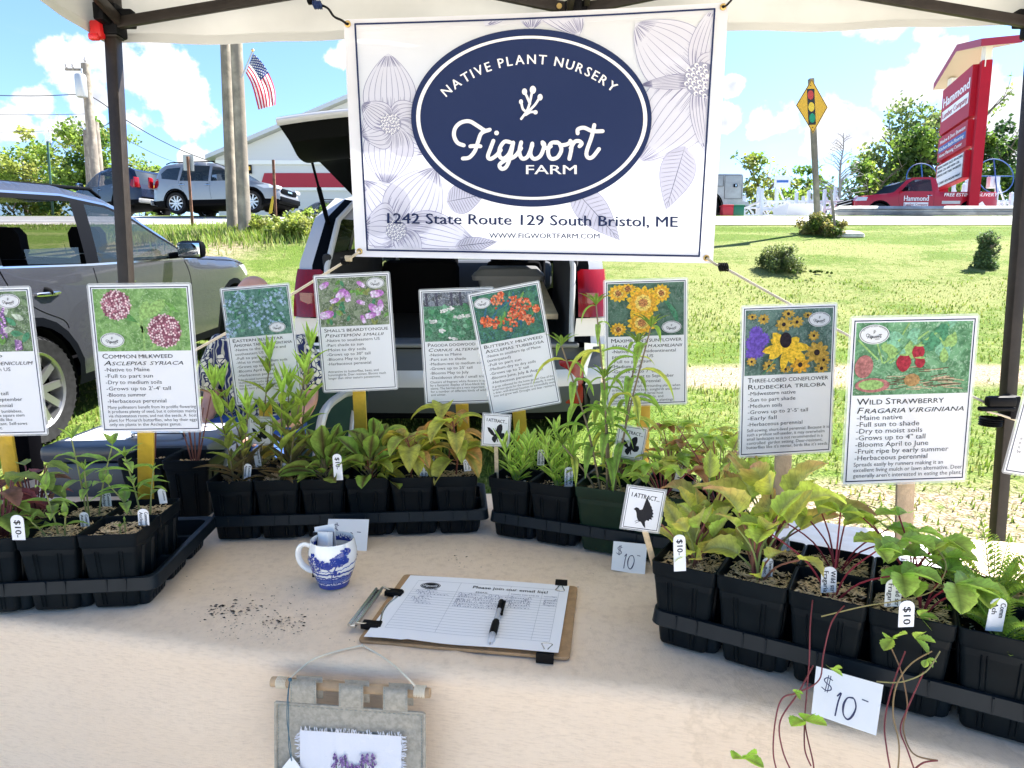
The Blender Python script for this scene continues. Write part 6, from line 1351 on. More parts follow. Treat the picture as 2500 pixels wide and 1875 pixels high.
# ---------------------------------------------------------------- things behind the table at the left
def storage_box():
    bl=mat('box_plastic',(.03,.036,.05),.32,spec=.5,var=.15,vs=10.); p=V((-.99,1.76,.755)); t=thing('storage_box','dark blue grey plastic storage box with stickers and handle on its lid behind the pots','storage box',(p.x,p.y,.0),R(4)); M=Matrix.Rotation(R(4),4,'Z'); M.translation=p
    b=MB(); b.box((0,0,0),(.40,.28,.17),bl,M,bev=.015); b.build('box',t); b=MB(); b.box((0,0,.107),(.415,.295,.045),bl,M,bev=.014); 
    o=b.build('lid',t)
    b=MB(); w=mat('sticker',(.72,.74,.80),.4); b.box((-.10,-.01,.1305),(.15,.16,.0012),w,M); b.build('sticker',o); b=MB(); b.box((.10,.06,.1305),(.13,.09,.0012),w,M); b.lathe([(.024,.1313),(.030,.1316)],TXTG,20,M@Matrix.Translation((.10,.06,0))@Matrix.Scale(.6,4,(0,1,0))); b.build('sticker',o)
    b=MB(); b.tube(crom([tuple(M@V(q)) for q in ((-.02,-.05,.128),(-.02,-.06,.142),(0,-.075,.146),(.09,-.075,.146),(.11,-.06,.142),(.11,-.05,.128))],5),.005,mat('chrome_wire',(.55,.55,.55),.25,1.),8); b.build('handle',t)
    b=MB(); b.box((-.16,-.05,-.28),(.04,.04,.42),BLACKP,M,bev=.004); b.box((.16,-.05,-.28),(.04,.04,.42),BLACKP,M,bev=.004); b.box((0,.05,-.28),(.3,.04,.42),BLACKP,M,bev=.004); b.build('stand',t)
storage_box()
def black_stand():
    p=Y(95,1180,1.80); t=thing('weighted_stand','black upright stand with flared base behind the left yellow stake','stand',(p.x,p.y,zt(p.x,p.y))); bl=mat('black_rubber',(.02,.021,.026),.55)
    b=MB(); z0=p.z-.05; M=Matrix.Translation((p.x,p.y,0)); b.lathe([(.13,z0-.45),(.12,z0-.04),(.085,z0+.015),(.055,z0+.055),(.03,z0+.065)],bl,24,M,caps=True); b.build('base',t)
    b=MB(); b.box((p.x-.035,p.y,p.z+.17),(.085,.06,.30),mat('black_fabric',(.002,.002,.003),.95,spec=.02),bev=.02); b.build('sleeve',t)
black_stand()
def white_cloth(name,lab,c,w,d,rz):
    b=MB(); M=Matrix.Rotation(rz,4,'Z'); M.translation=V((*c,TZ+.004)); m=mat('white_cotton',(.80,.80,.82),.8,bump=.2,bs=60)
    b.grid(lambda s,q:V(((s-.5)*w,(q-.5)*d,.012*abs(noise.noise(V((s*4,q*4,c[0]))))+.006*abs(noise.noise(V((s*11,q*11,c[0])))))),30,24,m,M); b.grid(lambda s,q:V(((s-.5)*w,(q-.5)*d,.0005)),2,2,m,M); tag(b.build(name),lab,'paper')
white_cloth('white_bag','white sheet lying in the sun behind the right tray of strawberry pots',(.70,1.29),.34,.20,R(-25)); white_cloth('white_bag','white sheet lying between the left tray and the storage box',(-.92,1.36),.22,.17,R(-20))
# ================================================================ CARS
GLASS=mat('car_glass',(.02,.03,.035),.04,spec=.7,alpha=.45,glass=.75); TINT=mat('tinted_glass',(.012,.02,.03),.04,spec=.7,alpha=.90,glass=.25)
BLK2=mat('car_black_trim',(.0015,.002,.0035),.6,spec=.04); RUB=mat('tyre_rubber',(.014,.014,.015),.8,spec=.15,var=.3,vs=30.); ALLOY=mat('alloy',(.45,.45,.46),.3,.9); DARKIN=mat('car_interior',(.009,.009,.010),.9,spec=.05); CHR=mat('car_chrome',(.65,.65,.65),.15,1.)
RLENS=mat('red_lens',(.20,.003,.007),.15,spec=.4,coat=.25); CLENS=mat('clear_lens',(.62,.60,.58),.12,spec=.6,coat=.5); HLENS=mat('headlight_lens',(.50,.52,.55),.1,spec=.7,coat=.5)
def paint(n,c,metal=.45,rough=.28): return mat(n,c,rough,metal,.4,coat=.5)
def inpoly(p,P):
    x,y=p; c=False; n=len(P)
    for i in range(n):
        x0,y0=P[i-1]; x1,y1=P[i]
        if (y0>y)!=(y1>y) and x<(x1-x0)*(y-y0)/(y1-y0)+x0: c=not c
    return c
def dist_seg(p,P,skip=None):
    d=9
    for i in range(len(P)):
        a,b=P[i-1],P[i]; vx,vy=b[0]-a[0],b[1]-a[1]; l=vx*vx+vy*vy
        t=0 if l==0 else max(0,min(1,((p[0]-a[0])*vx+(p[1]-a[1])*vy)/l)); d=min(d,math.hypot(p[0]-a[0]-vx*t,p[1]-a[1]-vy*t))
    return d
def circ(cx,cy,r,n=28,a0=0,a1=360): return [(cx+r*math.cos(R(a0+(a1-a0)*i/n)),cy+r*math.sin(R(a0+(a1-a0)*i/n))) for i in range(n+(0 if a1-a0==360 else 1))]
def panelize(outline,regions,step=.11):
    """triangulate the side silhouette with inner loops; returns [(verts2d, {key: faces})]"""
    pts=[];edges=[]
    def loop(P):
        o=len(pts); pts.extend(P); edges.extend([(o+i,o+(i+1)%len(P)) for i in range(len(P))])
    def dens(P,s):
        o=[]
        for i in range(len(P)):
            a,b=P[i],P[(i+1)%len(P)]; n=max(1,int(math.hypot(b[0]-a[0],b[1]-a[1])/s)); o+=[(a[0]+(b[0]-a[0])*k/n,a[1]+(b[1]-a[1])*k/n) for k in range(n)]
        return o
    loop(dens(outline,step))
    for k,P in regions: loop(dens(P,step))
    x0,x1=min(p[0] for p in outline),max(p[0] for p in outline); z0,z1=min(p[1] for p in outline),max(p[1] for p in outline)
    i=x0
    while i<x1:
        j=z0
        while j<z1:
            if inpoly((i,j),outline): pts.append((i+.001,j+.0013))
            j+=step
        i+=step
    r=delaunay_2d_cdt([V(p) for p in pts],edges,[],0,1e-5)
    vs=[(v.x,v.y) for v in r[0]]; out={}
    for f in r[2]:
        c=(sum(vs[i][0] for i in f)/3,sum(vs[i][1] for i in f)/3)
        if not inpoly(c,outline): continue
        key='body'
        for k,P in regions:
            if inpoly(c,P): key=k
        out.setdefault(key,[]).append(tuple(f))
    return vs,out
def tumble(hw,zb,zt_,t,xf,xr,nose=.16,rnd_=.06,outline=None,taper=.9):
    """half width of the body at side position (x, z)"""
    def f(x,z):
        y=hw
        if z>zb: y-=t*((z-zb)/(zt_-zb))**1.15
        elif z<.45: y-=.06*((.45-z)/.3)
        y-=.018*max(0,1-abs(z-zb*.74)/.22)*0+.02*max(0,(z-.62)/(zb-.62))**2*(z<=zb)+.02*(z>zb)
        for e,s in ((xf,1),(xr,-1)):
            d=abs(e-x)
            if d<taper: y-=nose*(1-d/taper)**2.2
        if outline:
            d=dist_seg((x,z),outline)
            if d<rnd_ and z>.5: y-=rnd_*.55*(1-math.sqrt(max(0,1-(1-d/rnd_)**2)))
        return y
    return f
def wheel(par,M,r,w,style,near):
    """axis along local y, outer face towards -y"""
    t=MB(); t.lathe([(r*.70,-w*.42),(r*.80,-w*.5),(r*.93,-w*.47),(r*.985,-w*.36),(r,-w*.2),(r,w*.2),(r*.985,w*.36),(r*.93,w*.5),(r*.7,w*.42)],RUB,40 if near else 22,M@Matrix.Rotation(R(90),4,'X'))
    if near:
        for i in range(44): t.box((0,0,0),(.012,w*.30,.006),RUB,M@Matrix.Rotation(R(i*360/44),4,'Y')@Matrix.Translation((0,-w*.36,r*.985))@Matrix.Rotation(R(25),4,'X'))
    wh=t.build('wheel',par)
    t=MB(); A=M@Matrix.Rotation(R(90),4,'X'); t.lathe([(r*.72,w*.38),(r*.70,w*.44),(r*.66,w*.40),(r*.64,w*.2),(r*.62,-w*.1)],ALLOY,40 if near else 22,A); t.lathe([(.001,w*.05),(r*.62,w*.05)],BLK2,24,A)
    n=5
    for i in range(n):
        for s in ((-1,1) if style else (0,)):
            B=M@Matrix.Rotation(R(i*360/n),4,'Y'); a=V((.0+s*r*.05,-w*.34,r*.08)); b_=V((s*r*.21,-w*.36,r*.66)); wd=r*(.10 if style else .2)
            P=[a+V((-wd*.7,0,0)),a+V((wd*.7,0,0)),b_+V((wd*.62,0,-.02*r*s)),b_+V((-wd*.62,0,.02*r*s))]; t.add(P+[p+V((0,w*.1,0)) for p in P],[(0,1,2,3),(0,4,5,1),(1,5,6,2),(3,2,6,7),(0,3,7,4)],ALLOY,B)
    t.lathe([(.001,w*.40),(r*.10,w*.39),(r*.13,w*.33)],ALLOY,16,A); t.build('rim',wh)
def place(loc,heading,pitch=0.):
    """local x = forward, y = left"""
    return Matrix.Translation(loc)@Matrix.Rotation(heading,4,'Z')@Matrix.Rotation(-pitch,4,'Y')
def car(name,label,M,outline,hw,zb,ztop,tumb,regions,topkinds,pm,wheels,wr,near=False,nose=.16,sides=(1,-1),style=1,step=.11,matmap=None,group=None,rnd_=.06,taper=.9,cat='car',arch=.06,interior=True,seams=(),handles=(),mats=None,floorz=.62):
    t=thing(name,label,cat,M.translation.copy(),0,group); xf,xr=max(p[0] for p in outline),min(p[0] for p in outline)
    fy=tumble(hw,zb,ztop,tumb,xf,xr,nose,rnd_,outline,taper)
    regs=list(regions)+[('clad',circ(x,wr,wr+arch+.055,24)) for x,_ in wheels]+[('hole',circ(x,wr,wr+arch,28)) for x,_ in wheels]
    MM={'body':pm,'clad':BLK2,'glass':GLASS,'tint':TINT,'black':BLK2,'red':RLENS,'clear':HLENS,'clear2':CLENS}; MM.update(mats or {})
    vs,fc=panelize(outline,regs,step); parts={}
    for s in sides:
        V3=[M@V((x,s*fy(x,z),z)) for x,z in vs]
        for k,fs in fc.items():
            if k=='hole' or k=='open': continue
            g=k.split('#')[0]; pn={'body':'body','clad':'body','black':'body','glass':'side_window','tint':'side_window','red':'tail_light','clear':'headlight','clear2':'tail_light'}.get(g,'body')
            key='body' if pn=='body' else (k,s,pn); b=parts.setdefault(key,MB())
            used=sorted({i for f in fs for i in f}); mp={i:n for n,i in enumerate(used)}
            b.add([V3[i] for i in used],[tuple(mp[i] for i in (f if s<0 else f[::-1])) for f in fs],MM[g])
    # skin over the top, front and rear along the outline
    b=parts['body']; n=len(outline)
    for i in range(n):
        a,c=outline[i],outline[(i+1)%n]; kd=topkinds[i]
        if kd=='none': continue
        q=max(1,int(math.hypot(c[0]-a[0],c[1]-a[1])/.18))
        def f(s,u):
            x,z=a[0]+(c[0]-a[0])*u,a[1]+(c[1]-a[1])*u; y=fy(x,z); k=(2*s-1); cr=.035*(1-k*k); nx,nz=(c[1]-a[1]),-(c[0]-a[0]); l=math.hypot(nx,nz) or 1
            return M@V((x-nx/l*cr,k*y,z-nz/l*cr))
        bb=b if kd in('body','black') else parts.setdefault((kd,i,'windshield' if kd in('glass','tint') else 'tail_light'),MB()); bb.grid(f,14,q,MM[kd])
    for k,bb in parts.items():
        if k=='body': body=bb
        else: bb.build(k[2],t)
    # dark floor, wheel wells and underside
    body.box((( xf+xr)/2,0,.30),(xf-xr-.5,hw*2-.22,.06),DARKIN,M)
    for x,_ in wheels:
        for s in sides: 
            R_=[[M@V((x+(wr+arch)*math.cos(R(a)),s*(hw-o),wr+(wr+arch)*math.sin(R(a)))) for a in range(-20,201,20)] for o in (.04,.30)]; body.loft(R_,DARKIN,close=False); body.add([R_[1][i] for i in range(12)],[tuple(range(12))],DARKIN)
    for L in seams:
        for s in sides:
            P=crom(L,4); body.tube([M@V((x,s*(fy(x,z)+.0005),z)) for x,z in P],.0035,DARKIN,4)
    body.build('body',t)
    for x,_ in wheels:
        for s in sides: wheel(t,M@Matrix.Translation((x,s*(hw-.115),wr))@(Matrix.Identity(4) if s<0 else Matrix.Rotation(math.pi,4,'Z')),wr,.22,style,near)
    for (x,z) in handles:
        for s in sides:
            g=MB(); g.tube([M@V((x+q,s*(fy(x,z)+.028-.02*(abs(q)>.08)),z-q*.03)) for q in (-.11,-.09,-.04,.04,.09,.11)],[.010,.015,.016,.016,.015,.010],CHR,8,flat=.8); g.ball(M@V((x-.01,s*(fy(x,z)-.004),z+.012)),.055,DARKIN,12,sq=(1,.35,.6)); g.build('door_handle',t)
    if interior:
        for (x,y) in ((.35,.38),(.35,-.38),(-.55,.38),(-.55,-.38)):
            g=MB(); g.loft([[M@V((x-.28*(z-.5)*.5+dx*k,y+dy*k,z)) for dx,dy in ((.06,.22),(.08,.15),(.08,-.15),(.06,-.22),(-.06,-.22),(-.06,.22))] for z,k in ((.45,1),(.7,1),(.95,1),(1.1,.85),(1.13,.5))],DARKIN,cap1=True); g.loft([[M@V((x-.17-.02*(z-1.1)+dx,y+dy*k,z)) for dx,dy in ((.04,.13),(.05,.1),(.05,-.1),(.04,-.13),(-.04,-.13),(-.04,.13))] for z,k in ((1.14,.7),(1.19,1),(1.30,1),(1.35,.7))],DARKIN,cap0=True,cap1=True); g.box((x+.18,y,.5),(.5,.48,.16),DARKIN,M,bev=.04); g.build('seat',t)
        g=MB(); g.box((1.0,0,.86),(.35,hw*1.7,.26),DARKIN,M,bev=.05); g.build('dashboard',t)
    return t,fy,M
def mirror(t,M,fy,x,z,s,m,near=False):
    g=MB(); y=fy(x,z); g.tube([M@V((x,s*(y-.01),z-.02)),M@V((x+.01,s*(y+.08),z-.01))],.028,BLK2,8); g.box((x+.01,s*(y+.19),z+.035),(.11,.23,.15),m,M,bev=.045); g.build('side_mirror',t)
    g=MB(); g.box((x-.047,s*(y+.19),z+.035),(.004,.19,.115),mat('mirror_glass',(.55,.6,.65),.03,1.),M,bev=.002); g.build('mirror_glass',t)
SUV=[(2.18,.30),(2.24,.45),(2.22,.62),(2.12,.80),(1.95,.90),(1.55,.985),(1.15,1.03),(.95,1.10),(.62,1.33),(.30,1.52),(.05,1.60),(-.5,1.655),(-1.2,1.64),(-1.75,1.58),(-1.98,1.47),(-2.12,1.20),(-2.22,1.0),(-2.27,.82),(-2.28,.55),(-2.24,.32)]
SUVK=['black','body','body','body','body','body','black','glass','glass','body','body','body','body','body','tint','tint','body','body','black','none']
SW=[('black',[(2.3,.27),(2.2,.44),(-2.3,.44),(-2.3,.27)]),('glass#a',[(1.02,1.02),(.58,1.29),(.30,1.46),(.02,1.50),(-.02,1.02)]),('glass#b',[(-.10,1.02),(-.08,1.51),(-.62,1.54),(-1.02,1.51),(-1.12,1.05)]),('tint#c',[(-1.20,1.07),(-1.12,1.49),(-1.62,1.46),(-1.85,1.30),(-1.80,1.14)]),('red',[(-2.30,.86),(-2.24,1.0),(-2.13,1.2),(-1.96,1.14),(-1.92,.95),(-2.0,.86)]),('clear',[(2.13,.79),(1.93,.90),(1.55,.86),(1.8,.76)])]
SEAM=[[(-.05,1.0),(-.05,.7),(-.02,.46)],[(.98,1.02),(1.0,.8),(.95,.5)],[(-1.15,1.05),(-1.12,.9),(-.98,.7),(-.93,.48)]]
# grey SUV beside the tent: long side towards us, nose pointing up the slope
GREY=paint('grey_metallic_paint',(.055,.057,.070),.55,.24)
def grey_suv():
    x=-2.93-.02; hw=.90; cx=x-hw; yc=5.42; th=math.atan((zt(0,7)-zt(0,4))/3.); 
    # put local origin so that the rear wheel stands at y 4.1
    M=place((cx,yc,0),math.pi/2,th); zr=(M@V((-1.32,0,0))).z; M.translation.z=zt(-3,4.1)-zr
    o=[(2.56,.28),(2.64,.45),(2.62,.68),(2.50,.86),(2.26,.95),(1.7,1.035),(1.15,1.07),(.85,1.10),(.50,1.30),(.15,1.47),(-.12,1.565),(-.6,1.63),(-1.2,1.635),(-1.8,1.585),(-2.05,1.48),(-2.2,1.2),(-2.28,1.0),(-2.33,.8),(-2.33,.5),(-2.28,.3)]
    regs=[('black',[(2.7,.25),(2.6,.42),(2.3,.36),(-1.9,.36),(-2.3,.40),(-2.4,.25)]),('chromeline',[(.98,1.055),(.50,1.352) if False else (.46,1.285),(.10,1.455),(-.14,1.525),(-.62,1.575),(-1.25,1.575),(-1.80,1.52),(-1.98,1.33),(-1.94,1.14),(-.6,1.085)]),
      ('black',[(.95,1.07),(.44,1.27),(.09,1.44),(-.15,1.508),(-.62,1.56),(-1.25,1.56),(-1.78,1.50),(-1.95,1.33),(-1.91,1.155),(-.6,1.10)]),
      ('glass#a',[(.82,1.085),(.40,1.26),(.07,1.42),(-.17,1.49),(-.40,1.51),(-.52,1.098)]),('open',[(-.66,1.10),(-.55,1.525),(-1.20,1.53),(-1.36,1.48),(-1.42,1.13)]),('tint#c',[(-1.56,1.15),(-1.50,1.47),(-1.76,1.44),(-1.88,1.32),(-1.86,1.17)]),
      ('red',[(-2.36,.86),(-2.3,1.0),(-2.2,1.2),(-2.02,1.14),(-2.0,.95),(-2.1,.86)]),('clear',[(2.52,.82),(2.30,.93),(1.95,.93),(2.2,.80)])]
    t,fy,M=car('parked_suv','dark grey SUV with lowered rear window and chrome trim parked beside the tent',M,o,hw,1.08,1.64,.17,regs,['black','body','body','body','body','body','black','glass','glass','glass','body','body','body','body','tint','tint','body','body','black','none'],GREY,[(-1.32,0),(1.72,0)],.35,near=True,step=.07,rnd_=.09,taper=1.0,nose=.22,mats={'chromeline':CHR},
       seams=[[(-.60,1.07),(-.58,.8),(-.62,.6),(-.60,.4)],[(.72,1.05),(.78,.9),(.74,.6),(.66,.4)],[(-1.46,1.12),(-1.40,.98),(-1.22,.85),(-1.02,.76),(-.98,.70)],[(2.4,.89),(1.7,1.0),(1.0,1.05)]],handles=[(-.24-.62+.62,.94),(-1.12,.94)])
    mirror(t,M,fy,.50,1.12,-1,BLK2)
    g=MB(); s=-1; P=[(-.66,1.10),(-.63,1.20),(-1.41,1.21),(-1.42,1.13)]; P=[(-.70,1.105),(-.66,1.215),(-1.18,1.22),(-1.20,1.13)]; g.add([M@V((x_,s*(fy(x_,z_)-.012),z_)) for x_,z_ in P],[(0,1,2,3)],GLASS); g.build('lowered_window',t)
    g=MB(); g.tube([M@V((q,-.62,1.63+.0*q-(.06 if abs(q+.85)>.8 else 0)+.0)) for q in (-1.75,-1.6,-.85,-.1,.02)],.014,BLK2,8); g.build('roof_rail',t)
grey_suv()
# white SUV with open tailgate, tail towards us
WHITE=paint('white_paint',(.44,.445,.46),.1,.3)
def white_suv():
    cx=-.345; th=math.atan((zt(0,7)-zt(0,4))/3.); M=place((cx,6.02,0),math.pi/2,th); M.translation.z=zt(0,4.7)-(M@V((-1.30,0,0))).z-.06
    regs=[(k,[(x,z) for x,z in P]) for k,P in SW if not k.startswith('red')]
    regs=[('black',[(2.3,.27),(2.2,.44),(-2.05,.44),(-2.32,.62),(-2.32,.27)])]+regs[1:]+[('red#t',[(-2.30,.95),(-2.25,1.0),(-2.16,1.19),(-2.04,1.17),(-2.0,.95)]),('clear2',[(-2.30,.84),(-2.30,.93),(-1.98,.93),(-2.0,.84)])]
    K=list(SUVK); 
    for i in (14,15,16): K[i]='none'
    K[17]='none'
    t,fy,M=car('open_hatch_suv','white SUV parked tail towards us with its hatch raised behind the banner',M,SUV,.885,1.04,1.655,.16,regs,K,WHITE,[(-1.30,0),(1.35,0)],.345,near=True,step=.09,seams=SEAM,nose=.10,taper=.5,interior=False)
    for s in (1,-1): mirror(t,M,fy,.86,1.10,s,BLK2)
    P=lambda x,y,z:M@V((x,y,z))
    # bumper, sill
    g=MB(); 
    def bump(s,q):
        y=(2*s-1)*.86; z=.36+.40*q; x=-2.28-.05*math.sin(math.pi*min(1,q*1.1))-.0+.10*abs(2*s-1)**4; return P(x,y,z)
    BG=mat('bumper_grey',(.055,.062,.068),.5,spec=.25)
    g.grid(lambda s,q:bump(s,.455+.235*q),24,4,WHITE); g.grid(lambda s,q:bump(s,.05+.405*q),24,6,BG); g.grid(lambda s,q:bump(s,.69+.29*q),24,4,BG); g.box((-2.20,0,.775),(.20,1.44,.025),mat('sill_grey',(.13,.135,.14),.45),M,bev=.008)
    bo=g.build('rear_bumper',t)
    for s in (1,-1):
        g=MB(); g.box((-2.265,s*.68,.56),(.03,.15,.26),RLENS,M@Matrix.Translation((0,0,0)),bev=.02); g.build('reflector',bo)
        # rear corner light face and pillar beside the opening
        g=MB(); Lz=((.93,1.0),(1.22,.86)); 
        g.loft([[P(x-.01,s*y,z) for x,y in ((xa,.71),(xa-.012,.76),(xa-.004,.82),(xa+.03,.865),(xa+.10,.88))] for z,xa in ((.94,-2.31),(1.0,-2.295),(1.08,-2.26),(1.15,-2.215),(1.19,-2.18))],RLENS,close=False); g.loft([[P(x-.012,s*y,z) for x,y in ((-2.295,.73),(-2.30,.77),(-2.285,.82))] for z in (.99,1.0,1.06,1.07)],mat('dark_red_lens',(.16,.002,.006),.15,coat=.5),close=False); g.add([P(-2.31,s*.69,.83),P(-2.28,s*.87,.83),P(-2.275,s*.865,.93),P(-2.31,s*.70,.93)],[(0,1,2,3)],CLENS); g.build('tail_light',t)
        g=MB(); A=[(-2.30,.68,.80),(-2.20,.69,1.2),(-2.0,.66,1.46),(-1.80,.60,1.57)]; B_=[(-2.28,.87,.78),(-2.14,.845,1.22),(-1.97,.79,1.47),(-1.75,.72,1.59)]
        mid_=[tuple(a[k]*.45+b[k]*.55-(.012 if k==0 else 0) for k in range(3)) for a,b in zip(A,B_)]; g.loft([[P(a[0],s*a[1],a[2]),P(b[0],s*b[1],b[2])] for a,b in zip(A,mid_)],BLK2,close=False); g.loft([[P(a[0],s*a[1],a[2]),P(b[0],s*(b[1]+.012),b[2])] for a,b in zip(mid_,B_)],WHITE,close=False); g.tube([P(a[0]-.01,s*(a[1]-.005),a[2]) for a in A],.016,mat('seal_rubber',(.45,.46,.47),.6),8); g.build('rear_pillar',t)
    # cargo bay
    CAR=mat('cargo_carpet',(.018,.018,.02),.95); g=MB(); g.box((-1.45,0,.74),(1.55,1.34,.03),CAR,M); g.box((-1.45,.69,1.0),(1.5,.05,.55),CAR,M,bev=.02); g.box((-1.45,-.69,1.0),(1.5,.05,.55),CAR,M,bev=.02); g.build('cargo_bay',t)
    for (x,y,w) in ((-.65,.37,.60),(-.62,-.36,.44),(.25,.40,.50),(.25,-.40,.50)):
        g=MB(); z0,z1=(.60,1.16) if x<0 else (.5,1.2); g.box((x-.05,y,(z0+z1)/2),(.16,w,z1-z0),DARKIN,M@Matrix.Rotation(R(0),4,'Y'),bev=.06); g.box((x-.07,y,z1+.10),(.10,.27,.17),DARKIN,M,bev=.05); g.build('seat',t)
    g=MB(); g.box((1.0,0,.92),(.4,1.5,.30),mat('dash_grey',(.10,.11,.12),.6),M,bev=.06); g.lathe([(.165,-.012),(.182,0),(.165,.012)],BLK2,24,M@Matrix.Translation((.72,.40,1.0))@Matrix.Rotation(R(68),4,'Y')); g.box((.82,0,.95),(.03,.26,.12),TXTM,M); g.build('dashboard',t)
    # raised tailgate
    g=MB(); ga=mat('gate_trim',(.0025,.003,.003),.6,spec=.04)
    hx,hz=-1.72,1.60
    def gate(s,q,o=0.):     # q 0 hinge .. 1 lower edge; raised so that it reaches out over the bumper
        y=(2*s-1)*(.62+.10*math.sin(min(1,q*1.6)*math.pi/2)-.06*max(0,q-.8)*5*.6); a=R(4)+R(26)*q; x=hx-1.13*q+.0; z=hz+.02+.36*math.sin(q*math.pi*.62)*.62+.05*q-.10*max(0,q-.8)*5*.2; cr=.05*(1-(2*s-1)**2)
        return P(x+.02*(2*s-1)**2,y,z+cr+o)
    g.grid(lambda s,q:gate(s,q,.0),20,24,WHITE)
    gt=g.build('tailgate',t)
    g=MB()
    def inner(s,q): y=.5+(s-.5)*.94; d=-.05-.07*max(0,math.sin(math.pi*min(1,max(0,(q-.52)/.48))))-.03*(q>.05); return gate(y,.03+q*.93,d)
    def skip(s0,s1,q0,q1,m): g.grid(lambda s,q:inner(s0+(s1-s0)*s,q0+(q1-q0)*q),16,10,m)
    skip(0,1,.55,1,ga); skip(0,.12,.0,.55,ga); skip(.88,1,.0,.55,ga); skip(.12,.88,0,.07,ga)
    for e in (0,1): g.grid(lambda s,q,e=e:inner(e,q)*(1-s)+gate(e,.03+q*.93,0)*s,3,20,ga)
    g.grid(lambda s,q:inner(s,1)*(1-q)+gate(s,.99,0)*q,16,3,ga); g.build('gate_trim',gt); g=MB(); g.grid(lambda s,q:gate(s,1.0,0)+V((0,-.012-.02*math.sin(q*2.6),-.004+.032*q)),20,5,WHITE); g.grid(lambda s,q:gate(s,1.0,0)*(1-q)+gate(s,.7,0)*q+V((0,-.02*(1-q),.030-.02*q)),20,3,WHITE); g.build('gate_lip',gt)
    g=MB(); g.grid(lambda s,q:inner(.12+.76*s,.07+.48*q)+V((0,0,.004)),10,10,GLASS); g.build('rear_glass',gt)
    for s in (1,-1):
        g=MB(); a=P(-1.97,s*.72,1.40); b_=V(gate(.02 if s<0 else .98,.60,-.05)); mid=a.lerp(b_,.55); g.tube([a,mid],.013,BLK2,8); g.tube([mid,b_],.007,BLK2,8); g.ball(a,.02,BLK2,8); g.build('gas_strut',t)
    # load inside
    bx=M@Matrix.Translation((-1.05,-.32,.755)); tt=thing('storage_tote','grey plastic storage tote with flared lid in the white car boot','storage tote',bx.translation.copy()); gp=mat('tote_plastic',(.26,.26,.25),.5)
    g=MB(); g.loft([[bx@V((x,y,z)) for x,y in rsq(h,.04)] for h,z in ((.17,0),(.215,.30))],gp,cap0=True); g.build('tub',tt); g=MB(); g.loft([[bx@V((x,y*1.08,z)) for x,y in rsq(h,.05)] for h,z in ((.235,.295),(.24,.325),(.228,.33),(.20,.365),(.19,.372))],gp,cap1=True); g.build('lid',tt)
    wd=mat('pale_lumber',(.62,.52,.33),.7,var=.12,vs=12.)
    for i in range(3):
        g=MB(); a=P(-2.02,-.52+.13*i-.05,.90-.05*i); b_=P(-1.0,-.50+.11*i,1.06-.06*i); g.bar(a,b_,.10,.035,wd); tag(g.build('lumber_plank'),('top pale plank lying in the white car boot','middle pale plank lying in the white car boot','lowest pale plank lying in the white car boot')[i],'plank','pale planks in the white car boot')
    g=MB(); c=P(-1.75,.08,.80); g.ball(c,.11,mat('brown_leather',(.05,.03,.02),.6),12,sq=(1.3,.8,.35)); g.tube(crom([tuple(c+V(q)) for q in ((-.1,0,.02),(-.05,-.05,.10),(.05,-.05,.10),(.1,0,.02))],5),.012,BLK2,8); tag(g.build('handbag'),'dark handbag lying on the boot floor of the white car','bag')
white_suv()
# ================================================================ ROAD SIDE: VEHICLES
def far_suv(name,label,u,y,hd,pm,sc=1.,z=None,group='cars along the road',light=None):
    p=Y(u,500,y); M=place((p.x,y,(zt(p.x,y)+.03) if z is None else z),R(hd))@Matrix.Scale(sc,4)
    K=list(SUVK); t,fy,M=car(name,label,M,SUV,.90,1.03,1.655,.15,SW,K,pm,[(-1.30,0),(1.36,0)],.35,step=.12,seams=SEAM,handles=[(-.0-.12,.90),(-1.05,.93)],group=group,nose=.24,rnd_=.10)
    for s in (1,-1): mirror(t,M,fy,.86,1.08,s,pm)
    g=MB(); g.box((2.20,0,.72),(.05,1.0,.16),BLK2,M,bev=.02); g.box((2.25,0,.45),(.05,1.3,.16),BLK2,M,bev=.02); g.box((2.235,0,.72),(.03,.28,.05),CHR,M); g.build('grille',t)
    for s in (1,-1): g=MB(); g.box((2.17,s*.62,.80),(.10,.34,.11),HLENS,M,bev=.03); g.build('front_light',t)
    for s in (1,-1): g=MB(); g.box((-2.25,s*.76,1.02),(.07,.2,.36),RLENS,M,bev=.03); g.build('rear_light',t)
    g=MB(); g.box((-2.295,0,.90),(.02,.32,.16),mat('orange_plate',(.75,.38,.03),.5),M); g.build('licence_plate',t)
    g=MB(); g.box((-2.30,0,.40),(.06,1.5,.16),mat('bumper_silver',(.5,.5,.5),.4),M,bev=.03); g.build('skid_plate',t)
    for s in (1,-1): g.tube([M@V((q,s*.60,1.64+.04-(.05 if q<-1.6 else 0))) for q in (-1.75,-1.6,-.8,.0)],.02,BLK2,6)
    g.build('roof_rail',t); return t,M
SILVER=paint('silver_paint',(.23,.235,.245),.5,.3); NAVY=mat('navy_paint',(.006,.010,.030),.25,.2,.4,coat=.25); DGREY=paint('charcoal_paint',(.10,.11,.115),.3,.3); CWHITE=paint('far_white_paint',(.7,.7,.7),0,.3); TRED=mat('truck_red_paint',(.36,.005,.018),.3,0.,.35,coat=.3)
far_suv('silver_suv','silver SUV driving along the road behind the two bare poles',557,22.7,-9,SILVER)
far_suv('navy_suv','dark navy SUV with orange plate driving away behind the left tent leg',300,25.2,150,NAVY,.98)
far_suv('charcoal_car','charcoal wagon parked low by the red banded store',795,31.,180,DGREY,.95,z=3.75); far_suv('white_car','white car tail partly hidden by the banner, in front of the store',880,33.5,180,CWHITE,.95,z=3.8)
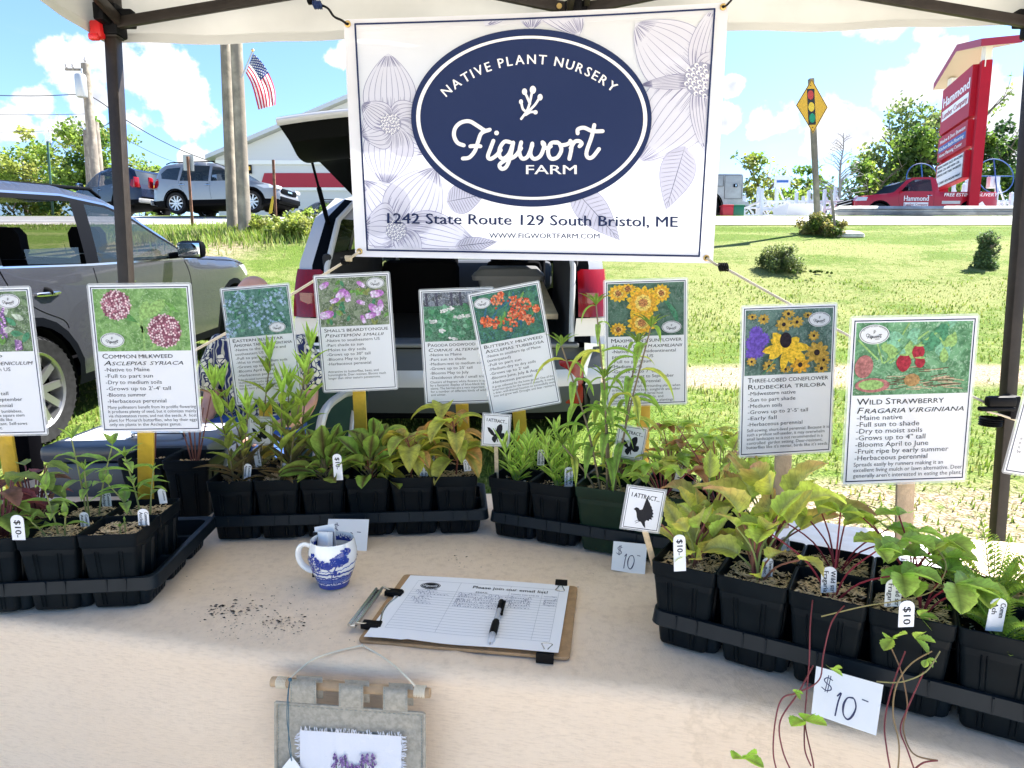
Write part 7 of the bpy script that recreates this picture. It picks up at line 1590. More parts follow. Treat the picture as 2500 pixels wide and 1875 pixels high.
def pickup():
    y=27.6; p=Y(2262,500,y); M=place((p.x,y+.9,4.02),math.pi)
    o=[(2.80,.45),(2.90,.60),(2.90,.92),(2.78,1.08),(1.55,1.20),(1.38,1.24),(.85,1.72),(.55,1.85),(-.22,1.86),(-.38,1.74),(-.46,1.27),(-.50,1.25),(-2.86,1.25),(-2.92,1.15),(-2.92,.55),(-2.88,.45)]
    k=['black','body','body','body','body','black','glass','glass','body','body','tint','body','black','body','body','none']
    rg=[('black',[(3,.40),(2.9,.50),(-2.9,.50),(-3,.40)]),('glass#a',[(1.12,1.27),(.78,1.62),(.52,1.75),(-.12,1.75),(-.16,1.27)]),('red',[(-2.95,.95),(-2.95,1.22),(-2.80,1.22),(-2.80,.95)]),('clear',[(2.92,.90),(2.80,1.06),(2.45,1.04),(2.50,.90)])]
    t,fy,M=car('red_pickup_truck','red pickup truck lettered for the lumber yard parked behind the guardrail',M,o,.98,1.24,1.87,.16,rg,k,TRED,[(-1.75,0),(1.95,0)],.40,step=.14,seams=[[(-.22,1.3),(-.24,.9),(-.22,.52)],[(1.18,1.25),(1.20,.9),(1.1,.52)],[(-.50,1.2),(-.50,.52)]],handles=[(-.05,1.1)],cat='pickup truck',nose=.10,rnd_=.08)
    for s in (1,-1): mirror(t,M,fy,1.02,1.30,s,BLK2)
    g=MB(); g.box((2.91,0,.86),(.05,1.3,.36),BLK2,M,bev=.02); 
    for z in (.74,.86,.98): g.box((2.935,0,z),(.03,1.3,.03),CHR,M)
    g.build('grille',t); g=MB(); g.box((2.95,0,.56),(.12,1.86,.2),CHR,M,bev=.05); g.build('bumper',t)
    g=MB(); y0=y+.9-.98-.022; xw=lambda x:(M@V((x,0,0))).x; zw=4.02
    C=Canvas(g,lambda x,yy,l:V((x,y0-.004*l,zw+yy*-1)))
    W=mat('white_decal',(.80,.80,.80),.5); C.L=1
    C.text('Hammond',xw(1.0),-.88,.20,W,width=1.0,bold=.04); C.rect(xw(1.0),-.82,xw(.0),-.66,W); C.L=2; C.text('Lumber Company',xw(.97),-.69,.10,TRED,width=.94,bold=.02); C.L=1
    g.build('door_lettering',t,smooth=False); g=MB(); C.b=g; C.text('FREE ESTIMATES',xw(-.62),-1.06,.13,W,width=1.5,bold=.03,shear=.2); C.text('DELIVERY',xw(-2.2)-.35,-1.06,.13,W,width=.95,bold=.03,shear=.2); g.build('bed_lettering',t,smooth=False); g=MB(); C.b=g; C.rect(xw(-.55),-.88,xw(-1.3),-.76,mat('grey_decal',(.45,.45,.45),.5)); 
    C.poly([(xw(-2.35),-.68),(xw(-2.2),-.86),(xw(-1.98),-.72),(xw(-2.0),-.68)],W); C.text('HARDWARE',xw(-2.4),-.60,.05,W,width=.5)
    g.build('emblem',t,smooth=False)
pickup()
def service_truck():
    y=25.4; p=Y(1829,500,y); M=place((p.x-2.9,y+1.,4.0),math.pi); body=mat('galvanised_body',(.36,.37,.36),.5,.4,var=.15,vs=3.)
    o=[(2.85,.5),(2.9,.9),(2.7,1.12),(1.7,1.2),(1.2,1.75),(.8,1.92),(.2,1.92),(.05,1.62),(-2.62,1.62),(-2.66,1.5),(-2.66,.62),(-2.9,.60),(-2.9,.45)]
    t,fy,M=car('service_truck','grey utility service truck half hidden behind the right edge of the banner',M,o,1.0,1.2,1.95,.1,[('glass#a',[(1.4,1.25),(1.05,1.7),(.3,1.78),(.3,1.25)])],['body']*4+['glass','glass']+['body']*5+['black','none'],body,[(-1.35,0),(1.9,0)],.42,step=.16,cat='truck',nose=.05,rnd_=.03,arch=.10)
    g=MB()
    for (x0,x1,z0,z1) in ((-2.6,-1.95,.70,1.55),(-1.9,-.75,1.16,1.55),(-.7,0,.62,1.55)):
        for a,b2 in (((x0,z0),(x1,z0)),((x1,z0),(x1,z1)),((x1,z1),(x0,z1)),((x0,z1),(x0,z0))): g.bar(M@V((a[0],1.005,a[1])),M@V((b2[0],1.005,b2[1])),.015,.015,mat('panel_gap',(.10,.10,.10),.7))
    g.build('locker_door',t); g=MB(); g.box((-2.35,1.015,1.18),(.14,.02,.12),BLK2,M,bev=.01); g.box((-2.36,1.03,1.18),(.05,.02,.07),CHR,M); g.build('lock_handle',t)
service_truck()
# ================================================================ ROAD SIDE: POLES, WIRES, SIGNS, BUILDING
WOODP=mat('weathered_pole',(.27,.235,.19),.9,spec=.1,var=.35,vs=3.,bump=.5,bs=25,wave=(1.2,6.,'X',(.19,.165,.14)))
def pole(label,ub,vb,ut,vt,y,r,zt_=None,extras=0,grp=None):
    a=Y(ub,vb,y); a.z=min(a.z,zt(a.x,y))-.2; b_=Y(ut,vt,y); t=thing('utility_pole',label,'utility pole',a,0,grp); g=MB(); d=(b_-a)
    n=8; g.tube([a+d*i/n*(1 if not zt_ else zt_) for i in range(n+1)],[r*(1-.25*i/n) for i in range(n+1)],WOODP,14); g.build('pole',t)
    if extras:
        st=mat('galvanised',(.45,.46,.47),.45,.5); q=Y(198,210,y-.3); g=MB(); g.lathe([(.001,-.55),(.24,-.55),(.27,-.5),(.27,.45),(.24,.55),(.001,.6)],st,16,Matrix.Translation(q)); g.tube([q+V((.1,0,.6)),q+V((.1,0,.85))],.05,st,8); g.build('transformer',t)
        g=MB(); q=Y(207,170,y); g.bar(q+V((-.1,0,0)),q+V((-.95,-.1,-.02)),.09,.10,WOODP); 
        for dx in (-.9,-.55): g.lathe([(.03,0),(.07,.08),(.05,.12),(.07,.18),(.02,.26)],mat('porcelain',(.35,.33,.33),.3),10,Matrix.Translation(q+V((dx,-.08,.03))))
        g.lathe([(.03,0),(.07,.1),(.05,.16),(.02,.3)],mat('porcelain',(.35,.33,.33),.3),10,Matrix.Translation(Y(208,152,y))); g.build('cross_arm',t)
pole('left and thinner of the two bare poles standing before the silver SUV',568,566,549,87,15.4,.125,1.75); pole('right and thicker of the two bare poles, carrying the flag',598,572,576,87,15.1,.145,1.75)
pole('tall far pole with transformer box left of the tent leg',232,420,208,156,36,.27,extras=1); pole('short bare far pole touching the left side of the transformer pole',218,420,212,318,38,.26); pole('short bare far pole just right of the transformer pole',243,420,231,298,37,.26)
WIRE=mat('cable',(.02,.02,.022),.7)
def wire(label,P,y0,y1,r=.022):
    n=len(P); b=MB(); pts=[Y(u,v,y0+(y1-y0)*i/(n-1)) for i,(u,v) in enumerate(P)]; b.tube(crom([tuple(p) for p in pts],6),r,WIRE,5); tag(b.build('overhead_wire'),label,'cable','overhead wires')
wire('thick overhead wire from the picture edge to the transformer pole',[(-200,226),(0,233),(100,234),(185,231),(208,238)],36,36); wire('thin overhead wire below the thick one at the left edge',[(-200,276),(0,280),(120,280),(212,278)],36,36,.014)
wire('long wire sloping down from the transformer pole towards the store',[(214,230),(250,252),(300,288),(380,336),(460,374),(560,410)],36,50,.03); wire('lower faint wire sloping towards the store',[(235,300),(330,352),(400,386),(450,402)],37,50,.018); wire('lowest faint wire at the left near the trees',[(-100,326),(60,321),(170,320),(215,330)],38,37,.012)
def flag():
    y=15.0; t=thing('flag','stars and stripes flag hanging from a short staff on the right bare pole','flag',Y(594,182,y)); g=MB(); g.tube([Y(590,190,y),Y(617,124,y)],.018,mat('galvanised',(.45,.46,.47),.45,.5),8); g.ball(Y(617,123,y),.035,mat('brass',(.6,.42,.16),.35,1.),8); g.build('staff',t)
    cl=crom([(609,154,-9,24),(626,176,-15,22),(640,205,-21,16),(648,232,-24,9),(652,262,-21,6)],5); n=len(cl)-1
    rd,wh,bl=mat('flag_red',(.50,.02,.05),.8,trans=.4),mat('flag_white',(.80,.80,.80),.8,trans=.4),mat('flag_blue',(.03,.05,.20),.8,trans=.4); b=MB()
    def f(s,q,l=0):
        i=min(n-1,int(s*n)); k=s*n-i; c=[cl[i][j]*(1-k)+cl[i+1][j]*k for j in range(4)]; w=2*q-1
        return Y(c[0]-(-c[2])*-w*-1*-1 if False else c[0]+c[2]*w,c[1]+c[3]*w,y-l+.13*math.sin(q*9+s*4)*s+.05*math.sin(s*11))
    for i in range(13):
        b.grid(lambda s,q:f(s,(i+q)/13),36,2,rd if i%2==0 else wh)
    b.grid(lambda s,q:f(s*.42,q*7/13,.012),14,10,bl)
    for i in range(9):
        for j in range(6 if i%2==0 else 5): p=f(.42*(j+.5+(i%2)*.5)/6,(i+.5)/9*7/13,.018); b.ball(p,.017,wh,6,sq=(1,.3,1))
    b.build('cloth',t)
flag()
RUST=mat('rusty_post',(.16,.075,.045),.8,.2,var=.4,vs=8.); GALV=mat('sign_aluminium',(.42,.43,.42),.5,.4)
def roadsign(label,foot,top,y,plate,m,pm=RUST,w=.06,cat='road sign',thick=.006):
    a,b_=Y(*foot,y),Y(*top,y); a.z=min(a.z,zt(a.x,y)-.05); t=thing('road_sign',label,cat,a); g=MB(); g.bar(a,b_,w,w*.6,pm,up=(0,1,0)); g.build('post',t)
    if plate:
        g=MB(); P=[Y(u,v,y+.05) for u,v in plate]; g.add(P+[p+V((0,thick,0)) for p in P],[(0,1,2,3),(7,6,5,4),(0,4,5,1),(1,5,6,2),(2,6,7,3),(3,7,4,0)],m); g.build('plate',t,smooth=False)
roadsign('back of a small road sign on a rusty post before the silver SUV',(470,546),(458,382),16.4,[(446,378),(472,378),(474,418),(448,416)],GALV)
roadsign('dark post with a yellow sign plate seen edge on beside the silver SUV nose',(674,546),(667,390),16.3,[(664,478),(669,480),(664,520),(655,524)],mat('yellow_sign',(.70,.50,.03),.5))
roadsign('white sign on a thin green post in front of the left trees',(124,470),(116,345),24,[(109,324),(125,323),(126,348),(110,350)],mat('white_sign',(.75,.75,.75),.5),mat('green_post',(.02,.07,.05),.5),.07)
def signal_sign():
    y=15.5; t=thing('warning_sign','yellow diamond traffic signal ahead sign on a wooden post','road sign',Y(2000,566,y)); g=MB(); a,b_=Y(2000,570,y),Y(1980,192,y); a.z-=.2; g.bar(a,b_,.11,.11,WOODP,up=(0,1,0)); g.build('post',t)
    b=MB(); C=Canvas(b,lambda u,v,l:Y(u,v,y-.09-.004*l)); ym=mat('sign_yellow',(.70,.38,.02),.45); bm=mat('sign_black',(.012,.012,.012),.5); c=(1982,259)
    D=[(1982,192),(2021,262),(1985,326),(1943,257)]; k=lambda f:[(c[0]+(x-c[0])*f,c[1]+(v-c[1])*f) for x,v in D]
    C.L=-1; C.poly(k(1.0),ym); C.L=0; C.poly(k(1.),ym); C.L=1; C.poly(k(.97),bm); C.L=2; C.poly(k(.93),ym); C.L=3; C.poly([(1970,217),(1988,217),(1992,304),(1974,305)],bm); C.L=4
    for (u,v,cc) in ((1979,232,(.50,.04,.03)),(1981,261,(.75,.50,.03)),(1983,288,(0,.25,.13))): C.ell(u,v,7.5,11.5,mat('lens_%d'%v,cc,.5),18)
    C.ell(1979,209,1.5,1.5,bm,8); C.ell(1984,311,1.5,1.5,bm,8)
    b.build('plate',t,smooth=False)
signal_sign()
roadsign('thin leaning grey stake right of the yellow diamond sign',(2044,556),(2028,464),15.0,None,None,WOODP,.05,'post')
def store():
    y=50.; t=thing('lumber_store','white gabled store with red wainscot band and red sign behind the parked cars','building',Y(1000,420,y)); X=lambda u:Y(u,400,y).x; Z=lambda v:Y(1250,v,y).z; zb=3.9
    wm=mat('store_siding',(.60,.60,.60),.7,wave=(3.5,0.,'Z',(.54,.54,.55))); rm=mat('store_red',(.34,.008,.025),.6,wave=(4.,0.,'X',(.34,.016,.04))); tr=mat('store_trim',(.75,.75,.73),.6); roof=mat('store_roof',(.50,.51,.52),.5,.3)
    x0,x1,xp=X(527),X(1450),X(988); ze=Z(386); zp=ze+(xp-x0)*.40
    g=MB(); P=[(x0,zb),(x1,zb),(x1,ze),(xp,zp),(x0,ze)]; g.add([V((x,y,z)) for x,z in P]+[V((x,y+30,z)) for x,z in P],[(0,1,2,3,4),(5,9,8,7,6),(0,4,9,5),(1,6,7,2)],wm); g.build('wall',t,smooth=False)
    g=MB()
    for a,c in (((x0-.5,ze-.2),(xp,zp)),((x1+.5,ze-.2),(xp,zp))): g.add([V((a[0],y-.6,a[1]+.02)),V((c[0],y-.6,c[1]+.02)),V((c[0],y+30.5,c[1]+.02)),V((a[0],y+30.5,a[1]+.02)),V((a[0],y-.6,a[1]+.32)),V((c[0],y-.6,c[1]+.32)),V((c[0],y+30.5,c[1]+.32)),V((a[0],y+30.5,a[1]+.32))],[(0,1,2,3),(4,5,6,7),(0,1,5,4),(0,3,7,4)],roof)
    g.build('roof',t,smooth=False); g=MB(); g.box(((x0+x1)/2,y-.06,Z(397)),(x1-x0,.12,.30),tr); g.box(((x0+x1)/2,y-.05,Z(462)),(x1-x0,.10,.22),tr); g.build('trim_band',t)
    g=MB(); P=[(X(633),Z(458)),(x1,Z(458)),(x1,Z(423)),(X(645),Z(423))]; g.add([V((x,y-.10,z)) for x,z in P],[(0,1,2,3)],rm); g.build('wainscot',t,smooth=False)
    g=MB(); g.box((X(609),y-.1,Z(414)),(.35,.1,.6),BLACKP); g.box((X(609),y-.16,Z(412)),(.22,.04,.25),mat('sign_yellow',(.70,.38,.02),.45)); g.build('small_sign',t)
    g=MB(); g.box(((X(747)+X(985))/2,y-.15,(Z(326)+Z(386))/2),(X(985)-X(747),.2,Z(326)-Z(386)),mat('sign_red',(.48,.015,.05),.5)); C=Canvas(g,lambda u,v,l:V((X(u),y-.26-.01*l,Z(v)))); W=mat('white_decal',(.80,.80,.80),.5); C.rect(755,353,975,379,W); C.L=2; C.text('Lumber Company',760,375,17,mat('sign_red',(.48,.015,.05),.5),width=205,bold=.03); C.text('Hammond',760,347,14,W,width=200,bold=.03); g.build('store_sign',t,smooth=False)
store()
def pylon():
    t=thing('pylon_sign','tall red lumber company pylon sign with little gable roof and reader board','sign',Y(2340,460,29.5)); yn,yf=27.4,31.2; pr=mat('pylon_red',(.36,.006,.02),.5,spec=.2,var=.06,vs=1.); W=mat('white_decal',(.80,.80,.80),.5); wp=mat('cream_post',(.72,.70,.63),.6)
    N=lambda v,u=2403:Y(u,v,yn); Fp=lambda v,u=2318:Y(u,v,yf)
    xn,xf_=Y(2398,250,yn).x,Y(2316,300,yf).x; d=V((xf_-xn,yf-yn,0)); L=d.length; d/=L; n=V((-d.y,d.x,0)); n=n if n.x<0 else -n
    base=V((xn,yn,0))
    for (k,nm) in ((0.,'near_post'),(L,'far_post')):
        g=MB(); p=base+d*k; g.box((0,0,0),(1,1,1),pr,Matrix.Translation((p.x,p.y,(3.9+(10.25 if k==0 else 9.9))/2))@Matrix(((d.x,n.x,0,0),(d.y,n.y,0,0),(0,0,1,0),(0,0,0,1)))@Matrix.Diagonal((.30,.36,(10.25 if k==0 else 9.9)-3.9,1))); g.build('post',t)
        g=MB(); g.box((p.x,p.y,10.45 if k==0 else 10.3),(.26,.26,.9),wp); g.build('roof_support',t)
    c0=base+n*.36
    def panel(z0,z1,m,draw,th=.35):
        g=MB(); a=c0+d*(L-.1); M=lambda x,y,l:V((a.x-d.x*x*(L-.35),a.y-d.y*x*(L-.35),z1+(z0-z1)*y))+n*(l*.006)
        for l in (0,): 
            P=[M(0,0,0),M(1,0,0),M(1,1,0),M(0,1,0)]; g.add(P+[p-n*th for p in P],[(0,1,2,3),(7,6,5,4),(0,4,5,1),(1,5,6,2),(2,6,7,3),(3,7,4,0)],pr)
        C=Canvas(g,M); C.L=1; draw(C,g); g.build('sign_panel',t,smooth=False)
    zz=lambda v:N(v).z
    def p1(C,g): C.text('Hammond',.07,.42,.20,W,width=.88,bold=.05); C.rect(.05,.50,.95,.72,W); C.L=2; C.text('Lumber Company',.08,.67,.12,pr,width=.84,bold=.03)
    def p2(C,g): C.text('Window & Door Showcase',.06,.30,.15,W,width=.88,bold=.02); C.rect(.03,.40,.97,.66,mat('sign_blue',(.02,.07,.30),.5)); C.L=2; C.text('Kitchen-Bath-Flooring',.07,.60,.14,W,width=.84,bold=.02); C.text('Home Planning Center',.08,.88,.14,W,width=.8,bold=.02)
    def p3(C,g):
        C.rect(.04,.05,.96,.95,mat('reader_white',(.78,.78,.76),.5)); C.L=2
        for i,s in enumerate(('HIRING INSIDE SALES 40+ADMIN','DRIVER CDL AND NON CDL','DRIVERS AND YARD WORKERS','','WE CARRY BEN MOORE PAINT')):
            if s: C.text(s,.06,.20+.165*i,.09,TXTM,width=min(.88,.036*len(s)),bold=.03)
    panel(zz(278),zz(150),pr,p1); panel(zz(352),zz(286),pr,p2); panel(zz(430),zz(362),pr,p3)
    g=MB(); pk=base+d*(L*.5); rs=mat('pylon_roof_red',(.30,.012,.035),.5); un=mat('pylon_soffit',(.55,.45,.30),.7)
    for k,s in ((-.9,-1),(L+.9,1)):
        e=base+d*k
        def pts(o): return [V((e.x,e.y,10.55+o))+n*.5,V((e.x,e.y,10.55+o))-n*.85,V((pk.x,pk.y,11.3+o))-n*.85,V((pk.x,pk.y,11.3+o))+n*.5]
        g.add(pts(0),[(0,1,2,3)],un); g.add(pts(.28),[(0,1,2,3)],rs); A,B_=pts(.0),pts(.28); g.add([x+n*.003 for x in (A[0],A[3],B_[3],B_[0])],[(0,1,2,3)],rs); g.add([A[1],A[2],B_[2],B_[1]],[(0,1,2,3)],rs); g.add([A[0],A[1],B_[1],B_[0]],[(0,1,2,3)],rs)
    g.build('gable_roof',t,smooth=False)
pylon()
def guardrail():
    t=thing('guardrail','weathered steel guardrail in front of the red pickup truck','guardrail',Y(2250,520,25.8)); st=mat('weathered_steel',(.33,.34,.33),.55,.5,var=.25,vs=1.5); y=25.8; x0,x1=Y(2048,510,y).x,Y(2900,510,y).x; z0,z1=Y(2200,526,y).z,Y(2200,503,y).z
    g=MB(); pr=[(0,0),(-.05,.06),(-.08,.12),(0,.17),(.0,.21),(-.08,.26),(-.05,.32),(0,.38)]; k=(z1-z0)/.38
    g.loft([[V((x,y+a*1.,z0+b*k)) for a,b in pr] for x in [x0+(x1-x0)*i/30 for i in range(31)]],st,close=False); g.loft([[V((x0+.02-.12*q,y+a,z0+b*k+.1*q*(.5-b/.38))) for a,b in pr] for q in (0,1,2)],st,close=False); g.build('beam',t)
    for i in range(9):
        g=MB(); x=x0+.8+1.9*i; g.box((x,y+.12,3.9+(z1-3.9)/2),(.15,.2,z1-3.85),WOODP,bev=.01); g.build('post',t)
guardrail()
ALU=mat('aluminium_tube',(.68,.69,.70),.4,.35); BLUEP=mat('blue_plastic',(.02,.10,.35),.4)
def lift(label,u0,u1,vt,y,posts,wheel_=None,truss=True,sg=None):
    t=thing('boat_lift',label,'boat lift',Y((u0+u1)/2,520,y),0,'aluminium boat lifts across the road'); zb=4.; 
    for (u,v) in posts:
        for k in (0,2.2):
            g=MB(); a=Y(u,v,y)+V((0,k,0)); g.bar((a.x,a.y,zb),a,.13,.13,ALU,up=(0,1,0)); g.bar(a+V((0,0,-.25)),V((a.x+.7,a.y,zb+.5)),.06,.06,ALU,up=(0,1,0)); g.build('frame_post',t)
    g=MB(); A,B_=Y(u0,492,y),Y(u1,492,y)
    for dy in (0,2.2):
        for dz in (0,-.35): g.bar(A+V((0,dy,dz)),B_+V((0,dy,dz)),.09,.09,ALU)
        n=max(3,int((u1-u0)/14))
        if truss:
            for i in range(n): p=A.lerp(B_,i/n); q=A.lerp(B_,(i+1)/n); g.bar(p+V((0,dy,0 if i%2 else -.35)),q+V((0,dy,-.35 if i%2 else 0)),.045,.045,ALU,up=(0,1,0))
    for k in (0,.5,1): p=A.lerp(B_,k); g.bar(p,p+V((0,2.2,0)),.09,.09,ALU); g.bar(V((p.x,p.y,zb-.1)),p,.07,.07,ALU,up=(0,1,0))
    g.build('cross_beam',t)
    if wheel_:
        u,v,r=wheel_; c=Y(u,v,y-.1); g=MB(); M=Matrix.Translation(c)@Matrix.Rotation(R(75),4,'X'); g.tube([M@V((r*math.cos(i*.2618),r*math.sin(i*.2618),0)) for i in range(25)],.022,BLUEP,6)
        for i in range(4): g.tube([c,M@V((r*math.cos(i*1.571),r*math.sin(i*1.571),0))],.025,BLUEP,6)
        g.build('winch_wheel',t); g=MB(); g.box(c+V((0,.1,-.25)),(.45,.25,.5),ALU,bev=.03); g.build('winch_box',t)
    if sg: u,v=sg; c=Y(u,v,y-.1); g=MB(); g.box(c,(.7,.03,.5),mat('pale_sign',(.6,.62,.72),.5)); g.box(c+V((0,-.02,0)),(.5,.01,.1),BLUEP); g.build('lift_sign',t)
lift('aluminium boat lift with a small pale sign right of the service truck',1858,1935,440,29.5,[(1861,460),(1898,437)],sg=(1910,443)); lift('long aluminium dock frame behind the diamond sign post',1935,2075,470,30.5,[(1945,470),(1975,466),(2014,462)]); lift('aluminium lift frame stretching towards the red truck nose',2030,2120,472,32.,[(2040,455),(2090,478)]); lift('boat lift with blue wheel behind the pickup cab',2240,2300,430,32.,[(2262,440)],(2252,436,.75)); lift('white boat lift parts between the pylon posts',2322,2372,432,33.,[(2330,440),(2362,438)]); lift('boat lift with big blue wheel at the right of the pylon',2415,2476,410,30.,[(2437,430),(2470,470)],(2430,430,.80))
def boatdock():
    b=MB(); y=28.; m=mat('white_gelcoat',(.74,.75,.77),.35); x0,x1=Y(1905,510,y).x,Y(2008,510,y).x; L=x1-x0
    b.loft([[V((x0+L*k,y+w,4.75-.1*(k>.9))),V((x0+L*k,y-w,4.75)),V((x0+L*k,y-w*.7,4.25+c)),V((x0+L*k,y,4.05+c)),V((x0+L*k,y+w*.7,4.25+c))] for k,w,c in ((0,.85,0),(.3,.9,0),(.6,.85,0),(.85,.5,.1),(1,.05,.4))],m,cap0=True,cap1=True); t=thing('small_boat','small white boat hull lying under the aluminium lifts','boat',(x0,y,4.)); b.build('hull',t); g=MB(); g.box((x0+L*.35,y-.1,4.0),(.5,1.4,.25),RUB,bev=.1); g.build('trailer_wheel',t)
boatdock()
for (u,c,l) in ((1774,(.45,.02,.03),'red crate'),(1800,(.01,.14,.07),'dark green crate')):
    p=Y(u,520,25.); z=zt(p.x,25.)+.03; b=MB(); m=mat(l.replace(' ','_'),c,.5); b.box((p.x,25.,z+.2),(.40,.35,.36),m,bev=.03); b.box((p.x,25.,z+.40),(.44,.39,.05),m,bev=.02); tag(b.build('crate'),l+' on the roadside below the service truck','crate')
# ================================================================ TREES AND SHRUBS
BARK=mat('bark',(.12,.095,.07),.9,var=.3,vs=3.,bump=.5,bs=8); BARKG=mat('grey_bark',(.22,.21,.20),.9,var=.2,vs=3.); TLEAF=mat('tree_leaf',attr=True,rough=.55,spec=.25,trans=.42)
def tree(label,u,vtop,y,wpx,cols,seed,n=3600,ls=.15,zbase=4.,dense=1.,shape='round',cat='tree',droop=0.,name='broadleaf_tree',lowf=.25,bark=None):
    r=random.Random(seed); top=Y(u,vtop,y); k=1600/(y*.99); w=wpx/k; base=V((top.x,y,zbase)); H=top.z-zbase; t=thing(name,label,cat,base,0,None)
    g=MB(); tips=[]; bk=bark or BARK
    def branch(p,d,L,rad,lv):
        pts=[p]; q=p.copy(); dd=d.copy()
        for i in range(4): dd=(dd+V((r.uniform(-.22,.22),r.uniform(-.22,.22),r.uniform(-.05,.2)))).normalized(); q=q+dd*(L/4); pts.append(q.copy())
        g.tube(pts,[rad*(1-.17*i) for i in range(5)],bk,6 if lv<2 else 4,caps=False)
        if lv>=3: tips.append(pts[-1]); tips.append(pts[2]); return
        for i in range(3 if lv else 7):
            a=r.uniform(0,6.28); s=pts[1+i%4] if lv else pts[1+(i*3//7)+ (i%2)] ; nd=(dd*.55+V((math.cos(a),math.sin(a),r.uniform(.0,.7)))).normalized(); branch(s,nd,L*r.uniform(.5,.68),rad*.5,lv+1)
    branch(base,V((0,0,1)),H*.62,max(.08,H*.022),0)
    # pull limb ends into the crown's outline
    g.build('trunk',t)
    b=MB(); cl=[]; n=int(n*1.5)
    for i in range(int(46*dense)):
        for _ in range(30):
            x,z=r.uniform(-1,1),r.uniform(0,1); yy=r.uniform(-1,1)
            pw={'round':(1-(2*z-1)**2)**.5*.95+.05,'cone':(1-z)**.8*.9+.1,'fan':(.45+.55*math.sin(math.pi*min(1,z*.8+.12)))*(1 if z<.8 else (1-z)*5),'bush':(1-z**2)**.5}[shape]*(1+.30*noise.noise(V((z*4,seed,x*2))))
            if math.hypot(x,yy)<pw: break
        cl.append((V((base.x+x*w/2,y+yy*w/2*.9,zbase+H*(lowf+(1-lowf)*z))),r.uniform(.10,.2)*min(w,H)*(1.7 if cat=='shrub' else .95),r.choice(cols),r.uniform(.75,1.25)))
    for i in range(n):
        c,rad,col,kk=cl[r.randrange(len(cl))] if r.random()<.93 or not tips else (tips[r.randrange(len(tips))],.25*ls/.15,r.choice(cols),1.)
        d=V((r.gauss(0,1),r.gauss(0,1),r.gauss(0,.8))).normalized()*rad*r.random()**.45
        p=c+d; p.z-=droop*abs(r.gauss(0,1))*rad*1.6
        a=V((r.gauss(0,1),r.gauss(0,1),r.gauss(0,.6)-droop*1.6)).normalized(); s=a.orthogonal().normalized(); s=Matrix.Rotation(r.uniform(0,6.28),3,a)@s; l=1.75*ls*r.uniform(.6,1.35); q=kk*r.uniform(.75,1.25)
        b.add([p-a*l*.5,p+s*l*.36,p+a*l*.6,p-s*l*.36],[(0,1,2,3)],TLEAF,col=tuple(x*q for x in col))
    b.build('crown',t,smooth=False); return t
LG=[(.15,.24,.04),(.22,.31,.06),(.28,.33,.08)]; MG=[(.07,.14,.03),(.11,.20,.035),(.16,.25,.045)]; DG=[(.025,.06,.02),(.045,.095,.025),(.07,.13,.03)]; YG=[(.22,.26,.06),(.28,.30,.09),(.18,.24,.05)]
tree('pale green rounded tree at the left picture edge',52,300,48,150,LG+YG,1,lowf=.05); tree('paler half bare tree behind the green sign post',108,338,54,110,YG,3,2000,lowf=.05); tree('bright green maple left of the tent leg behind the navy SUV',198,280,46,165,MG+LG,2,4600,lowf=.02); tree('light airy tree just right of the tent leg',325,310,52,125,LG+[(.20,.26,.08)],4,1700,.13,shape='fan',lowf=.1,dense=.8); tree('small rounded bush behind the silver SUV tail',390,400,50,60,MG+YG,5,900,lowf=.0,shape='bush',cat='bush',name='bush')
tree('yellow green bush right of the service truck',1850,372,40,150,YG+LG,6,3000,.14,shape='bush',lowf=0.,cat='bush',name='bush'); tree('darker small tree left of the diamond sign post',1972,398,48,85,MG,7,1500,lowf=0.); tree('pale bush right of the diamond sign post',2022,425,46,70,LG,8,1000,lowf=0.,shape='bush',cat='bush',name='bush'); tree('tall feathery willow like tree left of the pylon',2215,222,50,210,[(.18,.24,.09),(.12,.18,.06),(.24,.29,.11)],9,6500,.17,shape='fan',droop=.5,lowf=.0,dense=1.2); tree('dark dense tree behind the pickup cab and willow',2235,320,47,170,DG+MG,10,4200,.16,lowf=.0); tree('small mid green tree left of the willow',2128,368,46,95,MG+LG,11,1900,lowf=0.); tree('dark green tree behind the pylon near the right tent leg',2440,255,46,150,DG+MG,12,5200,.15,lowf=0.); tree('low green bushes behind the pickup bed',2330,420,42,150,MG+LG,13,2200,.14,lowf=0.,shape='bush',cat='bush',name='bush'); tree('bush line behind the aluminium lifts',1935,440,44,170,LG+YG,14,2200,.14,lowf=0.,shape='bush',cat='bush',name='bush')
def dead_tree():
    y=42.; r=random.Random(8); t=thing('dead_tree','bare grey dead tree right of the diamond sign','tree',(Y(2057,470,y).x,y,4.)); g=MB(); top=Y(2060,325,y); base=V((top.x-.1,y,4.)); g.tube([base.lerp(top,i/8)+V((.06*math.sin(i*2),0,0)) for i in range(9)],[.16*(1-.11*i) for i in range(9)],BARKG,7)
    for i in range(26):
        k=.38+.6*i/26; p=base.lerp(top,k); a=r.choice((0,3.14))+r.uniform(-.7,.7); L=(1-k)*2.6+.35; d=V((math.cos(a),math.sin(a)*.6,.35+.5*k)).normalized(); pts=[p+d*L*q/4+V((0,0,.10*L*math.sin(q))) for q in range(5)]; g.tube(pts,[.045*(1-.2*q)*(1.3-k)+.008 for q in range(5)],BARKG,5)
        for q in (1,2,3,4):
            e=V((r.uniform(-1,1),r.uniform(-.6,.6),r.uniform(.1,1))).normalized()*L*.3; g.tube([pts[q],pts[q]+e*.6,pts[q]+e],[.012,.010,.006],BARKG,4)
    g.build('bare_trunk',t)
dead_tree()
